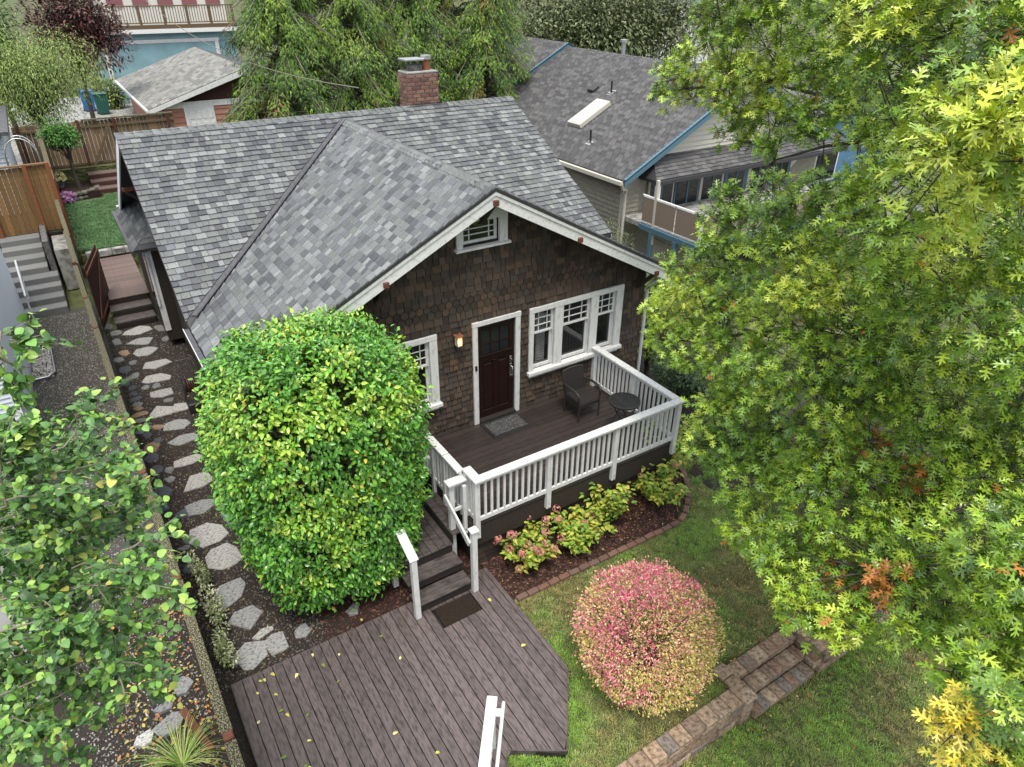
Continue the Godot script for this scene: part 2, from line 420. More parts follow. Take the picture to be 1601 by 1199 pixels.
const OAK := [[0.29,2.73,7.66,0.31,0,0], [-0.21,7.15,7.64,0.27,0,0], [1.72,2.80,2.99,0.31,0,0], [0.52,2.78,7.02,0.31,0,0], [1.20,3.44,7.46,0.31,0,0], [0.87,6.02,6.31,0.32,0,0], [-0.06,2.22,6.62,0.32,0,0], [1.22,2.24,4.56,0.32,0,0], [2.93,5.54,3.49,0.32,0,0], [-0.25,2.25,9.58,0.32,0,0], [-0.29,3.13,9.17,0.31,0,0], [0.46,5.42,6.75,0.31,0,0], [0.91,4.07,6.10,0.31,0,0], [1.21,3.72,5.25,0.33,0,0], [3.23,5.56,2.40,0.32,0,0], [0.19,2.15,6.91,0.33,0,0], [0.31,3.27,8.08,0.31,0,0], [0.60,5.65,7.03,0.32,0,1], [-0.08,6.67,7.95,0.28,0,0], [0.22,2.95,8.07,0.32,0,0], [0.82,7.32,6.09,0.31,0,1], [2.84,6.19,2.57,0.31,0,1], [1.61,3.65,7.19,0.32,0,0], [-0.26,3.78,8.72,0.32,0,0], [0.80,5.36,6.88,0.32,0,1], [0.19,2.69,8.48,0.33,0,0], [1.67,3.95,7.80,0.31,0,0], [1.02,4.62,7.63,0.32,0,0], [3.04,5.89,2.61,0.31,0,1], [0.85,3.74,8.40,0.31,0,0], [2.36,7.34,4.18,0.31,0,0], [0.85,3.29,7.94,0.32,0,0], [0.59,2.01,6.07,0.33,0,0], [2.10,7.18,4.53,0.31,0,0], [3.35,7.13,3.00,0.33,0,0], [2.59,5.87,4.11,0.31,0,0], [0.99,4.50,7.33,0.31,0,0], [-1.03,3.46,9.19,0.30,0,0], [0.31,6.06,7.66,0.31,0,0], [0.75,3.58,6.49,0.31,0,0], [-0.64,6.68,7.69,0.27,0,1], [1.00,5.59,7.16,0.33,0,1], [-0.72,3.02,8.76,0.30,0,0], [0.83,3.38,5.73,0.31,0,0], [1.86,4.40,8.03,0.33,0,0], [1.08,3.77,6.22,0.32,0,0], [0.87,6.75,6.32,0.31,0,4], [-0.84,7.07,7.72,0.25,0,1], [0.94,3.51,5.19,0.31,0,0], [1.84,3.45,7.66,0.32,0,0], [1.37,4.79,5.75,0.32,0,1], [-0.61,6.54,7.84,0.27,0,1], [-0.12,6.44,7.96,0.28,0,0], [1.53,3.51,7.38,0.32,0,0], [1.84,3.01,2.73,0.31,0,1], [0.20,2.32,7.50,0.32,0,3], [0.97,4.75,7.16,0.32,0,0], [-0.24,2.26,7.72,0.31,0,1], [0.97,5.05,7.22,0.33,0,0], [1.94,5.29,5.07,0.33,0,0], [0.27,2.41,8.30,0.33,0,0], [1.57,4.32,7.76,0.32,0,0], [1.34,4.08,6.86,0.32,0,0], [0.98,2.78,7.33,0.32,0,0], [1.01,7.19,6.38,0.32,0,0], [3.03,6.22,1.51,0.31,0,1], [1.36,3.11,6.67,0.33,0,3], [-0.07,2.16,7.28,0.32,0,0], [0.15,6.19,6.96,0.33,0,1], [0.81,7.50,6.56,0.33,0,0], [0.59,3.10,6.25,0.31,0,0], [1.23,4.64,6.48,0.33,0,0], [1.32,3.55,6.71,0.32,0,0], [0.45,2.93,9.23,0.32,0,0], [0.53,2.95,6.78,0.31,0,0], [1.40,4.83,5.05,0.32,0,0], [0.38,2.95,7.84,0.31,0,0], [3.25,6.29,3.64,0.33,0,0], [1.75,4.23,4.68,0.33,0,0], [0.21,2.34,7.25,0.32,0,0], [0.03,3.77,8.83,0.32,0,0], [1.17,5.68,5.90,0.32,0,0], [1.21,3.06,4.82,0.32,0,0], [0.01,2.54,9.55,0.32,0,0], [0.62,2.44,6.14,0.32,0,0], [3.14,6.30,3.02,0.32,0,1], [-0.52,7.06,7.96,0.25,0,0], [1.16,7.32,5.49,0.31,0,1], [0.52,2.73,6.48,0.32,0,0], [1.46,4.70,6.07,0.33,0,0], [1.64,3.93,7.99,0.31,0,0], [-0.90,2.86,9.25,0.32,0,0], [2.91,6.78,3.78,0.31,0,0], [-0.92,7.02,7.92,0.24,0,1], [-0.09,7.31,7.28,0.29,0,0], [0.77,5.54,7.69,0.32,0,0], [1.08,6.90,6.05,0.32,0,4], [2.65,7.60,2.15,0.32,0,0], [1.58,4.34,6.00,0.33,0,0], [-1.14,3.09,9.05,0.31,0,2], [2.79,5.97,1.46,0.31,0,0], [1.82,5.30,4.38,0.32,0,4], [2.73,6.53,4.58,0.33,0,0], [1.05,3.17,7.64,0.31,0,0], [0.43,5.07,7.96,0.31,0,0], [-0.13,3.23,8.98,0.32,0,0], [1.69,3.88,4.47,0.32,0,0], [-0.27,6.27,7.55,0.30,0,1], [1.87,6.10,5.49,0.31,0,0], [3.39,6.79,3.17,0.32,0,0], [0.25,2.71,7.05,0.31,0,0], [-0.71,3.14,8.96,0.33,0,0], [2.32,3.03,3.06,0.32,0,1], [3.10,6.27,4.18,0.32,0,0], [1.53,5.10,5.54,0.32,0,0], [0.31,3.51,9.05,0.31,0,0], [1.27,7.70,7.04,0.32,0,0], [1.15,4.43,6.65,0.32,0,0], [3.16,7.26,2.67,0.32,0,0], [1.03,4.94,7.94,0.33,0,0], [-0.27,5.92,7.07,0.30,0,0], [2.70,6.05,4.14,0.31,0,0], [0.23,7.63,7.07,0.30,0,0], [1.78,4.98,4.88,0.33,0,0], [-0.22,6.72,7.10,0.31,0,1], [-0.08,3.67,8.45,0.32,0,0], [1.74,3.82,8.31,0.31,0,0], [0.47,5.15,7.17,0.30,0,0], [1.42,3.68,6.46,0.33,0,0], [0.53,7.53,7.25,0.30,0,0], [1.24,3.13,7.33,0.31,0,3], [1.95,4.33,3.43,0.31,0,0], [3.40,5.73,3.03,0.33,0,0], [0.83,3.73,6.09,0.31,0,0], [0.83,2.44,5.86,0.33,0,0], [-0.03,2.80,8.13,0.31,0,0], [-0.20,3.52,8.84,0.32,0,0], [0.71,7.15,6.07,0.31,0,1], [1.70,3.92,7.44,0.32,0,0], [2.46,7.56,4.15,0.33,0,0], [3.14,6.53,4.01,0.33,0,0], [0.93,5.78,7.72,0.32,0,0], [0.41,3.76,8.38,0.31,0,0], [1.65,3.40,4.41,0.33,0,0], [0.90,3.75,8.72,0.31,0,0], [0.65,2.73,7.27,0.32,0,0], [0.59,7.24,7.47,0.30,0,0], [0.00,2.79,7.89,0.31,0,3], [1.61,4.75,4.59,0.31,0,0], [0.91,5.56,7.86,0.32,0,0], [2.94,7.01,2.72,0.32,0,0], [1.33,5.12,5.91,0.33,0,0], [2.20,3.88,3.19,0.33,0,0], [1.18,4.61,5.91,0.31,0,1], [1.09,4.16,5.76,0.32,0,0], [1.04,2.79,5.15,0.31,0,0], [1.23,3.47,7.83,0.31,0,0], [0.68,3.37,6.24,0.31,0,0], [1.29,7.61,5.72,0.31,0,0], [1.21,3.43,8.03,0.32,0,0], [1.39,3.48,7.09,0.31,0,0], [0.15,7.34,7.39,0.29,0,0], [1.58,2.99,6.80,0.33,0,0], [2.05,3.83,2.96,0.32,0,0], [1.82,3.81,4.00,0.31,0,0], [2.09,6.59,5.26,0.33,0,4], [2.81,6.44,2.96,0.31,0,1], [1.88,4.18,7.95,0.32,0,0], [1.62,7.49,5.28,0.33,0,1], [0.10,3.21,8.32,0.33,0,0], [0.43,2.30,5.85,0.32,0,0], [1.09,2.40,4.95,0.32,0,4], [1.04,7.11,6.14,0.32,0,0], [1.01,3.52,5.45,0.32,0,0], [0.99,5.33,7.32,0.33,0,0], [1.08,4.72,5.69,0.31,0,1], [-0.32,3.07,8.77,0.31,0,0], [1.49,3.86,4.86,0.33,0,0], [1.63,3.19,4.15,0.32,0,0], [2.01,3.53,3.30,0.31,0,1], [-1.04,6.78,8.08,0.24,0,1], [2.98,7.12,1.84,0.32,0,0], [1.08,5.23,7.05,0.33,0,1], [2.25,4.93,3.45,0.32,0,4], [-1.36,6.79,7.84,0.24,0,1], [2.70,7.38,3.66,0.31,0,0], [0.94,2.94,6.58,0.32,0,0], [0.60,2.48,5.68,0.31,0,4], [1.22,4.24,6.02,0.32,0,0], [0.42,5.16,7.67,0.32,0,0], [2.24,4.57,3.28,0.32,0,0], [3.03,6.41,2.11,0.31,0,1], [3.37,6.49,2.88,0.33,0,1], [2.11,3.50,2.92,0.32,0,1], [1.92,2.87,3.34,0.32,0,0], [1.08,4.47,6.94,0.32,0,0], [0.58,3.73,8.64,0.32,0,0], [0.71,3.87,5.89,0.31,0,0], [1.25,6.91,5.62,0.31,0,0], [0.71,6.35,6.48,0.31,0,1], [1.01,2.82,5.68,0.32,0,0], [2.64,7.69,2.78,0.31,0,0], [0.33,6.97,6.91,0.32,0,0], [0.86,6.03,7.87,0.31,0,0], [1.38,3.04,4.38,0.32,0,0], [1.22,1.90,4.77,0.33,0,4], [1.01,4.57,5.54,0.31,0,1], [2.08,4.37,4.03,0.32,0,0], [0.11,2.13,6.20,0.31,0,0], [0.83,2.79,5.47,0.31,0,4], [2.05,7.61,4.75,0.33,0,0], [-1.28,6.97,7.95,0.23,0,1], [-0.39,2.77,9.41,0.32,0,0], [2.22,4.81,3.75,0.32,0,4], [-0.60,6.90,7.96,0.25,0,0], [0.68,5.31,7.86,0.33,0,0], [1.31,3.26,6.45,0.33,0,0], [3.17,5.47,2.88,0.31,0,0], [1.07,7.72,6.84,0.33,0,0], [2.18,3.98,3.78,0.32,0,0], [3.09,7.59,2.98,0.33,0,0], [0.81,2.65,5.74,0.32,0,4], [1.42,3.70,8.37,0.31,0,0], [-0.04,2.43,7.93,0.33,0,0], [1.15,4.94,8.10,0.31,0,0], [0.81,2.08,5.25,0.32,0,4], [3.19,6.43,3.37,0.32,0,1], [1.88,3.52,3.72,0.31,0,0], [1.84,3.57,8.03,0.32,0,0], [-0.90,2.95,9.42,0.31,0,0], [1.10,2.71,7.54,0.33,0,0], [3.13,6.68,2.38,0.33,0,0], [1.39,6.43,5.90,0.31,0,0], [1.45,7.72,5.94,0.33,0,0], [1.89,3.62,7.52,0.33,0,0], [3.06,7.04,2.06,0.32,0,0], [1.57,3.85,6.98,0.33,0,0], [0.13,2.79,6.78,0.31,0,0], [1.12,3.04,7.16,0.31,0,0], [1.25,3.81,6.94,0.31,0,0], [2.88,7.55,2.30,0.32,0,0], [3.01,6.01,3.15,0.31,0,1], [0.94,5.38,8.05,0.31,0,0], [1.24,4.40,5.65,0.33,0,1], [1.67,5.50,5.04,0.31,0,0], [1.18,7.44,6.15,0.32,0,0], [3.09,6.74,2.89,0.32,0,1], [1.88,5.26,4.70,0.33,0,0], [1.34,4.92,5.36,0.31,0,1], [-0.31,2.75,8.25,0.30,0,0], [3.00,7.05,3.56,0.32,0,0], [1.12,4.09,5.48,0.33,0,0], [1.25,2.83,7.38,0.32,0,0], [2.94,6.75,1.98,0.31,0,0], [2.14,4.29,3.60,0.31,0,0], [3.30,6.07,2.67,0.33,0,1], [1.70,3.56,4.22,0.32,0,0], [1.09,4.34,6.45,0.31,0,0], [2.99,5.98,2.28,0.32,0,1], [0.29,2.29,6.72,0.33,0,0], [-0.21,3.62,9.03,0.30,0,0], [0.19,3.38,9.17,0.30,0,0], [0.12,2.72,9.41,0.32,0,0], [0.90,2.44,5.35,0.32,0,4], [2.06,6.23,5.23,0.31,0,0], [3.02,6.55,3.80,0.32,0,0], [2.69,5.99,4.41,0.31,0,0], [-0.11,2.15,6.84,0.32,0,0], [1.04,2.76,4.65,0.31,0,0], [2.23,2.82,2.79,0.32,0,1], [2.41,3.05,2.34,0.33,0,1], [3.26,6.49,1.42,0.32,0,1], [2.03,3.08,3.52,0.32,0,0], [2.57,7.62,3.68,0.31,0,0], [2.98,6.09,4.40,0.32,0,0], [2.98,6.04,3.51,0.32,0,1], [0.67,2.37,7.24,0.33,0,0], [1.86,4.10,8.20,0.32,0,0], [0.78,3.30,6.51,0.31,0,0], [1.44,2.89,3.90,0.31,0,0], [0.21,3.82,8.95,0.30,0,0], [2.90,6.17,1.31,0.31,0,0], [1.47,5.15,4.70,0.31,0,4], [-0.26,3.51,8.65,0.32,0,0], [1.34,3.03,5.01,0.33,0,0], [0.77,5.68,7.48,0.32,0,0], [1.15,4.33,5.24,0.31,0,0], [2.70,6.83,4.28,0.33,0,0], [1.02,4.10,6.41,0.31,0,0], [0.86,2.83,7.11,0.32,0,0], [-0.37,2.13,7.33,0.32,0,0], [2.93,7.04,3.13,0.31,0,0], [-0.09,3.94,8.66,0.31,0,0], [0.89,3.13,5.48,0.31,0,0], [0.76,2.23,4.81,0.31,0,0], [1.17,4.15,7.38,0.31,0,0], [1.79,3.33,8.00,0.33,0,0], [3.05,7.35,2.27,0.33,0,0], [2.35,4.50,3.55,0.32,0,0], [1.14,2.74,6.81,0.33,0,0], [3.25,5.89,1.51,0.32,0,1], [3.09,7.49,2.55,0.33,0,0], [1.27,3.28,7.66,0.32,0,0], [1.00,7.71,6.45,0.32,0,0], [1.25,3.96,6.72,0.32,0,0], [1.72,7.39,4.88,0.31,0,0], [-0.31,6.85,7.31,0.29,0,1], [0.46,5.27,6.93,0.31,0,0], [3.50,6.11,1.52,0.33,0,1], [3.02,6.40,2.43,0.32,0,1], [0.60,2.80,7.51,0.31,0,0], [0.82,2.62,6.13,0.33,0,0], [2.05,3.89,7.49,0.33,0,0], [0.97,5.53,5.98,0.31,0,0], [-0.25,3.01,8.98,0.33,0,0], [1.34,7.72,5.47,0.31,0,0], [0.57,3.00,6.56,0.31,0,0], [0.26,2.77,8.24,0.33,0,0], [1.60,4.57,5.12,0.33,0,1], [0.15,6.04,7.16,0.33,0,1], [2.88,7.37,2.04,0.32,0,0], [2.49,3.06,2.63,0.33,0,1], [1.94,4.13,4.28,0.32,0,0], [3.39,5.77,2.60,0.32,0,1], [1.59,5.50,7.78,0.33,0,0], [1.20,3.56,6.38,0.33,0,0], [0.80,3.22,6.85,0.31,0,0], [1.35,3.54,7.64,0.31,0,0], [1.99,3.79,3.56,0.32,0,0], [3.03,7.32,3.06,0.32,0,0], [1.33,7.11,5.41,0.32,0,1], [1.69,2.68,3.38,0.32,0,0], [1.62,3.05,7.02,0.32,0,0], [2.71,6.93,2.62,0.31,0,0], [1.85,3.45,8.47,0.33,0,0], [1.02,4.20,6.64,0.31,0,0], [1.26,2.73,4.75,0.32,0,0], [-0.14,1.99,7.45,0.32,0,0], [-0.25,2.22,7.13,0.31,0,0], [1.64,5.76,5.66,0.32,0,0], [3.16,6.33,1.13,0.32,0,0], [1.13,7.42,7.22,0.32,0,0], [0.29,1.70,9.76,0.34,0,0], [2.43,6.37,4.89,0.32,0,0], [1.72,1.45,7.24,0.37,1,0], [2.18,6.95,6.75,0.32,1,0], [2.65,2.27,2.17,0.36,1,1], [2.24,1.44,6.19,0.37,1,0], [3.19,2.41,6.80,0.36,1,0], [3.16,5.50,4.98,0.37,1,0], [1.18,0.90,6.04,0.37,1,0], [2.44,1.39,3.99,0.38,1,4], [4.22,5.31,2.40,0.37,1,0], [1.46,0.65,9.50,0.38,1,0], [1.99,1.20,8.98,0.37,1,0], [1.97,4.80,6.01,0.36,1,0], [2.77,2.90,5.12,0.37,1,0], [2.49,2.86,4.44,0.38,1,0], [4.49,5.30,1.55,0.37,1,0], [1.91,0.69,6.27,0.38,1,0], [2.38,1.65,7.64,0.37,1,0], [1.88,5.16,6.66,0.38,1,1], [1.99,1.56,7.73,0.37,1,0], [3.49,7.08,4.74,0.36,1,0], [4.98,5.92,1.04,0.37,1,1], [2.58,3.05,6.83,0.38,1,0], [0.94,2.82,8.48,0.37,1,0], [2.58,4.65,6.20,0.38,1,1], [1.88,1.40,8.21,0.39,1,0], [4.11,2.76,7.16,0.36,1,0], [2.74,3.80,7.24,0.37,1,0], [4.83,5.66,1.00,0.36,1,1], [2.71,2.44,8.03,0.36,1,0], [4.23,7.22,2.98,0.37,1,0], [2.51,2.05,7.58,0.37,1,0], [1.53,1.11,5.40,0.39,1,0], [4.34,7.03,3.18,0.36,1,1], [5.00,7.21,2.06,0.38,1,0], [3.13,3.39,6.63,0.37,1,0], [1.04,1.78,8.97,0.35,1,0], [3.21,5.31,6.72,0.36,1,0], [1.69,2.87,6.05,0.36,1,0], [2.00,6.10,6.61,0.32,1,1], [2.61,5.18,6.65,0.39,1,0], [0.64,1.86,8.46,0.36,1,0], [1.87,2.62,5.17,0.36,1,0], [2.97,2.76,5.43,0.38,1,0], [2.36,6.52,5.63,0.37,1,4], [1.29,6.76,6.84,0.30,1,1], [2.96,2.51,4.06,0.36,1,0], [4.10,2.34,7.18,0.38,1,0], [2.90,4.35,5.00,0.38,1,1], [1.25,6.16,7.07,0.32,1,1], [2.99,5.75,6.89,0.33,1,0], [3.69,2.18,6.66,0.38,1,0], [3.36,2.21,1.49,0.36,1,1], [1.64,1.15,6.96,0.38,1,0], [3.48,3.62,6.33,0.38,1,0], [2.08,4.67,6.78,0.38,1,0], [4.16,4.75,3.84,0.39,1,0], [2.44,0.47,7.95,0.39,1,0], [4.11,3.30,7.17,0.38,1,0], [2.84,3.29,6.46,0.38,1,0], [2.07,1.94,6.94,0.38,1,0], [3.38,7.05,5.35,0.37,1,0], [3.06,2.03,5.81,0.38,1,0], [1.24,1.12,6.80,0.38,1,0], [1.82,5.71,6.20,0.39,1,1], [3.29,7.44,5.48,0.38,1,0], [2.94,4.04,5.84,0.39,1,0], [2.93,2.53,6.21,0.37,1,0], [1.93,2.05,6.11,0.37,1,0], [2.81,4.22,4.19,0.37,1,0], [1.45,2.01,7.49,0.37,1,0], [5.21,6.00,2.20,0.38,1,0], [2.79,3.74,3.93,0.39,1,0], [1.39,1.22,6.69,0.37,1,0], [2.38,2.22,8.54,0.37,1,0], [2.65,5.30,5.04,0.38,1,0], [2.66,2.14,3.66,0.37,1,0], [2.23,1.26,5.19,0.38,1,0], [4.61,6.20,1.81,0.38,1,1], [1.76,6.76,7.20,0.29,1,0], [3.42,7.11,4.29,0.36,1,1], [1.30,1.94,6.08,0.37,1,0], [3.64,3.83,4.90,0.39,1,0], [3.59,3.07,7.65,0.36,1,0], [0.18,1.71,9.14,0.37,1,0], [4.59,6.55,2.86,0.37,1,0], [1.28,7.26,6.70,0.34,1,0], [2.02,5.13,7.27,0.38,1,0], [2.37,6.85,5.50,0.37,1,4], [5.08,7.75,0.26,0.37,1,0], [2.56,3.93,5.40,0.39,1,0], [0.04,1.80,8.82,0.37,1,2], [4.20,4.60,2.88,0.37,1,0], [4.43,6.24,3.54,0.39,1,0], [3.49,1.58,7.05,0.37,1,0], [2.12,4.42,7.51,0.36,1,0], [1.71,1.67,8.81,0.37,1,0], [2.73,3.41,3.64,0.38,1,0], [2.05,5.67,6.71,0.36,1,1], [4.20,5.59,4.06,0.37,1,0], [4.90,6.55,1.98,0.38,1,0], [1.33,1.76,6.73,0.36,1,0], [0.87,1.78,8.82,0.38,1,0], [3.09,2.49,2.52,0.38,1,1], [4.50,6.07,3.41,0.38,1,0], [2.67,4.84,4.79,0.37,1,0], [2.94,1.65,8.67,0.37,1,0], [3.02,7.67,6.39,0.38,1,0], [2.98,3.46,5.87,0.38,1,0], [4.20,7.29,1.75,0.38,1,0], [3.49,4.06,7.39,0.39,1,0], [1.45,5.42,6.27,0.36,1,0], [4.36,5.81,3.19,0.36,1,0], [2.94,7.52,5.88,0.35,1,0], [3.72,4.24,3.67,0.39,1,0], [1.90,6.32,6.20,0.36,1,1], [1.50,2.56,7.99,0.38,1,0], [3.10,3.17,8.05,0.37,1,0], [2.35,4.45,6.26,0.36,1,0], [2.52,3.16,6.16,0.39,1,0], [2.45,7.50,6.46,0.35,1,0], [2.60,2.39,7.01,0.36,1,0], [4.10,3.65,1.95,0.37,1,0], [4.82,5.46,2.33,0.38,1,0], [2.02,3.11,5.38,0.37,1,0], [2.63,1.16,5.02,0.38,1,0], [2.08,1.08,7.66,0.37,1,0], [1.75,2.15,8.54,0.37,1,0], [2.41,6.94,5.13,0.36,1,4], [4.10,2.68,6.78,0.38,1,0], [4.16,7.52,3.17,0.38,1,0], [5.61,6.19,2.61,0.39,1,0], [2.65,5.30,7.17,0.37,1,0], [2.24,2.56,8.05,0.37,1,0], [2.86,2.66,3.90,0.38,1,0], [2.28,1.34,6.72,0.37,1,0], [1.55,1.56,7.33,0.36,1,0], [2.87,4.46,3.95,0.37,1,0], [3.91,4.59,6.97,0.37,1,0], [4.08,6.91,2.11,0.37,1,0], [2.93,4.50,5.26,0.39,1,0], [3.58,3.26,2.22,0.38,1,0], [3.04,3.57,4.83,0.37,1,1], [2.73,3.49,4.96,0.38,1,0], [2.79,1.84,4.15,0.37,1,0], [3.52,2.02,7.15,0.36,1,0], [2.12,2.36,5.55,0.36,1,0], [3.34,7.72,4.60,0.37,1,0], [2.76,2.29,7.66,0.37,1,0], [3.27,2.43,6.39,0.36,1,0], [2.46,7.14,6.50,0.34,1,0], [2.89,2.20,6.26,0.39,1,0], [3.97,3.07,1.49,0.38,1,0], [3.11,3.35,3.32,0.37,1,0], [4.08,6.29,4.12,0.39,1,4], [4.01,6.22,1.94,0.37,1,1], [4.10,3.13,7.50,0.38,1,0], [3.02,7.43,4.47,0.39,1,1], [1.22,2.42,7.98,0.39,1,0], [1.69,1.27,5.13,0.38,1,0], [2.91,1.04,3.61,0.37,1,4], [3.27,6.97,4.98,0.37,1,0], [1.95,3.07,4.77,0.37,1,0], [3.62,4.40,6.31,0.39,1,0], [2.25,4.34,5.18,0.37,1,1], [1.58,1.37,8.43,0.37,1,0], [3.23,3.11,3.86,0.39,1,0], [3.52,1.91,2.75,0.37,1,0], [3.06,2.95,2.77,0.37,1,0], [1.13,6.43,7.22,0.28,1,1], [2.97,4.43,6.42,0.38,1,1], [1.21,6.37,6.76,0.28,1,1], [4.98,7.33,2.12,0.37,1,0], [2.05,2.16,6.12,0.38,1,0], [1.83,1.72,5.01,0.37,1,4], [3.18,3.24,4.85,0.37,1,0], [1.97,4.43,7.20,0.37,1,0], [4.12,4.01,1.80,0.37,1,0], [5.16,6.01,0.26,0.37,1,1], [4.95,6.21,2.03,0.38,1,1], [2.93,3.12,2.15,0.37,1,1], [3.95,1.68,1.93,0.37,1,0], [2.10,3.95,6.52,0.38,1,0], [2.45,2.60,8.28,0.38,1,0], [1.99,3.08,5.31,0.36,1,0], [3.92,6.69,4.00,0.36,1,1], [2.40,6.11,5.49,0.37,1,0], [3.21,1.48,4.59,0.38,1,0], [4.65,7.53,1.17,0.37,1,0], [2.54,6.63,6.04,0.37,1,1], [3.02,5.55,7.21,0.37,1,0], [2.66,1.96,3.35,0.38,1,0], [2.42,3.86,4.60,0.37,1,1], [3.30,4.08,3.43,0.37,1,0], [1.34,0.88,5.39,0.36,1,0], [1.86,1.96,4.79,0.36,1,4], [3.31,7.63,4.11,0.39,1,0], [0.88,6.60,6.99,0.27,1,1], [1.05,1.37,9.40,0.38,1,0], [3.91,4.25,2.31,0.38,1,4], [1.23,6.68,7.33,0.30,1,0], [3.25,4.45,7.04,0.38,1,0], [2.78,2.43,5.71,0.39,1,0], [4.40,5.25,1.80,0.36,1,0], [2.92,3.42,3.19,0.38,1,0], [2.52,1.52,4.83,0.37,1,0], [4.00,2.36,7.81,0.36,1,0], [2.56,4.42,7.74,0.37,1,0], [1.64,1.56,4.63,0.38,1,4], [4.81,6.11,2.41,0.38,1,0], [2.60,3.03,3.11,0.37,1,0], [4.21,2.41,7.39,0.37,1,0], [0.73,1.37,9.30,0.36,1,0], [2.19,2.04,7.17,0.39,1,0], [5.49,6.49,0.62,0.38,1,0], [3.30,6.07,5.06,0.36,1,0], [3.65,2.81,6.97,0.38,1,0], [5.51,6.78,0.26,0.38,1,0], [4.16,2.67,6.04,0.38,1,0], [1.75,1.49,6.00,0.36,1,0], [2.88,1.91,6.66,0.37,1,0], [2.39,3.33,6.56,0.36,1,0], [4.93,5.55,1.73,0.37,1,1], [2.81,3.71,4.78,0.38,1,1], [4.05,7.40,4.80,0.37,1,0], [2.91,4.85,4.04,0.39,1,0], [2.96,4.46,4.43,0.37,1,1], [1.58,1.20,7.80,0.36,1,0], [5.70,6.90,1.83,0.37,1,0], [3.22,3.13,4.14,0.38,1,0], [2.66,1.80,6.86,0.38,1,0], [4.14,3.67,2.11,0.37,1,0], [5.46,5.86,0.78,0.38,1,1], [3.77,2.64,2.71,0.37,1,0], [3.09,3.40,5.41,0.36,1,0], [4.32,5.83,1.00,0.37,1,1], [2.06,0.77,5.85,0.39,1,0], [1.66,2.13,8.75,0.35,1,0], [2.60,0.59,9.20,0.38,1,0], [2.06,1.60,4.67,0.37,1,4], [3.44,6.02,4.36,0.37,1,0], [4.90,6.17,2.52,0.37,1,0], [4.28,5.87,3.55,0.36,1,0], [0.99,1.06,6.44,0.37,1,0], [2.73,1.88,3.62,0.37,1,0], [4.04,1.94,1.25,0.38,1,1], [4.25,2.16,0.99,0.38,1,1], [2.94,2.36,2.87,0.38,1,0], [4.92,7.59,1.93,0.37,1,0], [4.14,6.03,3.62,0.38,1,0], [5.57,5.76,1.80,0.38,1,1], [2.09,1.36,6.79,0.39,1,0], [3.38,3.26,7.87,0.37,1,0], [1.93,2.75,6.09,0.37,1,0], [2.20,2.30,3.24,0.37,1,0], [2.37,4.85,4.10,0.37,1,4], [2.08,1.78,8.19,0.38,1,0], [3.34,1.55,3.82,0.39,1,0], [2.19,5.33,6.89,0.38,1,0], [2.50,3.79,4.51,0.37,1,0], [4.31,6.54,3.33,0.39,1,0], [2.48,3.42,5.66,0.37,1,0], [1.94,1.93,6.67,0.37,1,0], [0.85,1.00,6.72,0.37,1,0], [4.86,6.98,1.56,0.36,1,0], [2.36,2.36,8.14,0.37,1,0], [1.82,2.47,4.83,0.36,1,0], [2.81,3.27,6.73,0.36,1,0], [3.24,2.53,7.57,0.38,1,0], [4.44,7.37,1.34,0.38,1,0], [4.40,3.60,2.30,0.37,1,0], [2.66,1.41,6.15,0.39,1,0], [5.32,7.35,0.81,0.38,1,0], [3.24,2.10,6.97,0.37,1,0], [3.14,7.71,5.52,0.38,1,0], [2.88,3.17,5.97,0.37,1,0], [3.61,7.33,3.60,0.36,1,0], [2.35,6.47,6.06,0.35,1,1], [3.22,4.30,5.81,0.36,1,1], [5.67,6.00,-0.08,0.38,1,1], [4.98,6.20,0.77,0.38,1,1], [3.09,0.98,6.81,0.37,1,0], [2.88,1.09,5.21,0.38,1,0], [4.04,3.07,6.85,0.39,1,0], [1.27,1.76,8.82,0.39,1,0], [2.56,1.68,5.61,0.37,1,0], [2.70,1.01,7.68,0.39,1,0], [3.42,3.88,4.01,0.39,1,1], [2.74,5.36,6.06,0.39,1,1], [4.05,7.25,0.98,0.38,1,0], [3.51,3.25,3.28,0.38,1,0], [2.92,5.05,7.42,0.39,1,0], [2.81,2.70,5.49,0.38,1,0], [2.73,1.84,6.14,0.36,1,0], [3.81,2.23,6.93,0.37,1,0], [3.18,3.31,2.64,0.37,1,0], [4.92,7.41,1.75,0.37,1,0], [3.48,6.94,4.18,0.37,1,1], [3.09,1.88,2.14,0.37,1,0], [4.98,6.71,1.01,0.36,1,0], [4.64,1.70,8.00,0.39,1,0], [2.84,3.13,5.94,0.36,1,0], [2.99,1.33,3.66,0.38,1,0], [1.40,0.49,6.87,0.38,1,0], [0.70,1.25,6.65,0.37,1,0], [3.10,5.45,4.87,0.38,1,0], [4.00,7.42,6.06,0.38,1,0], [1.78,0.19,9.71,0.39,1,0], [5.01,6.02,3.48,0.37,1,0]]
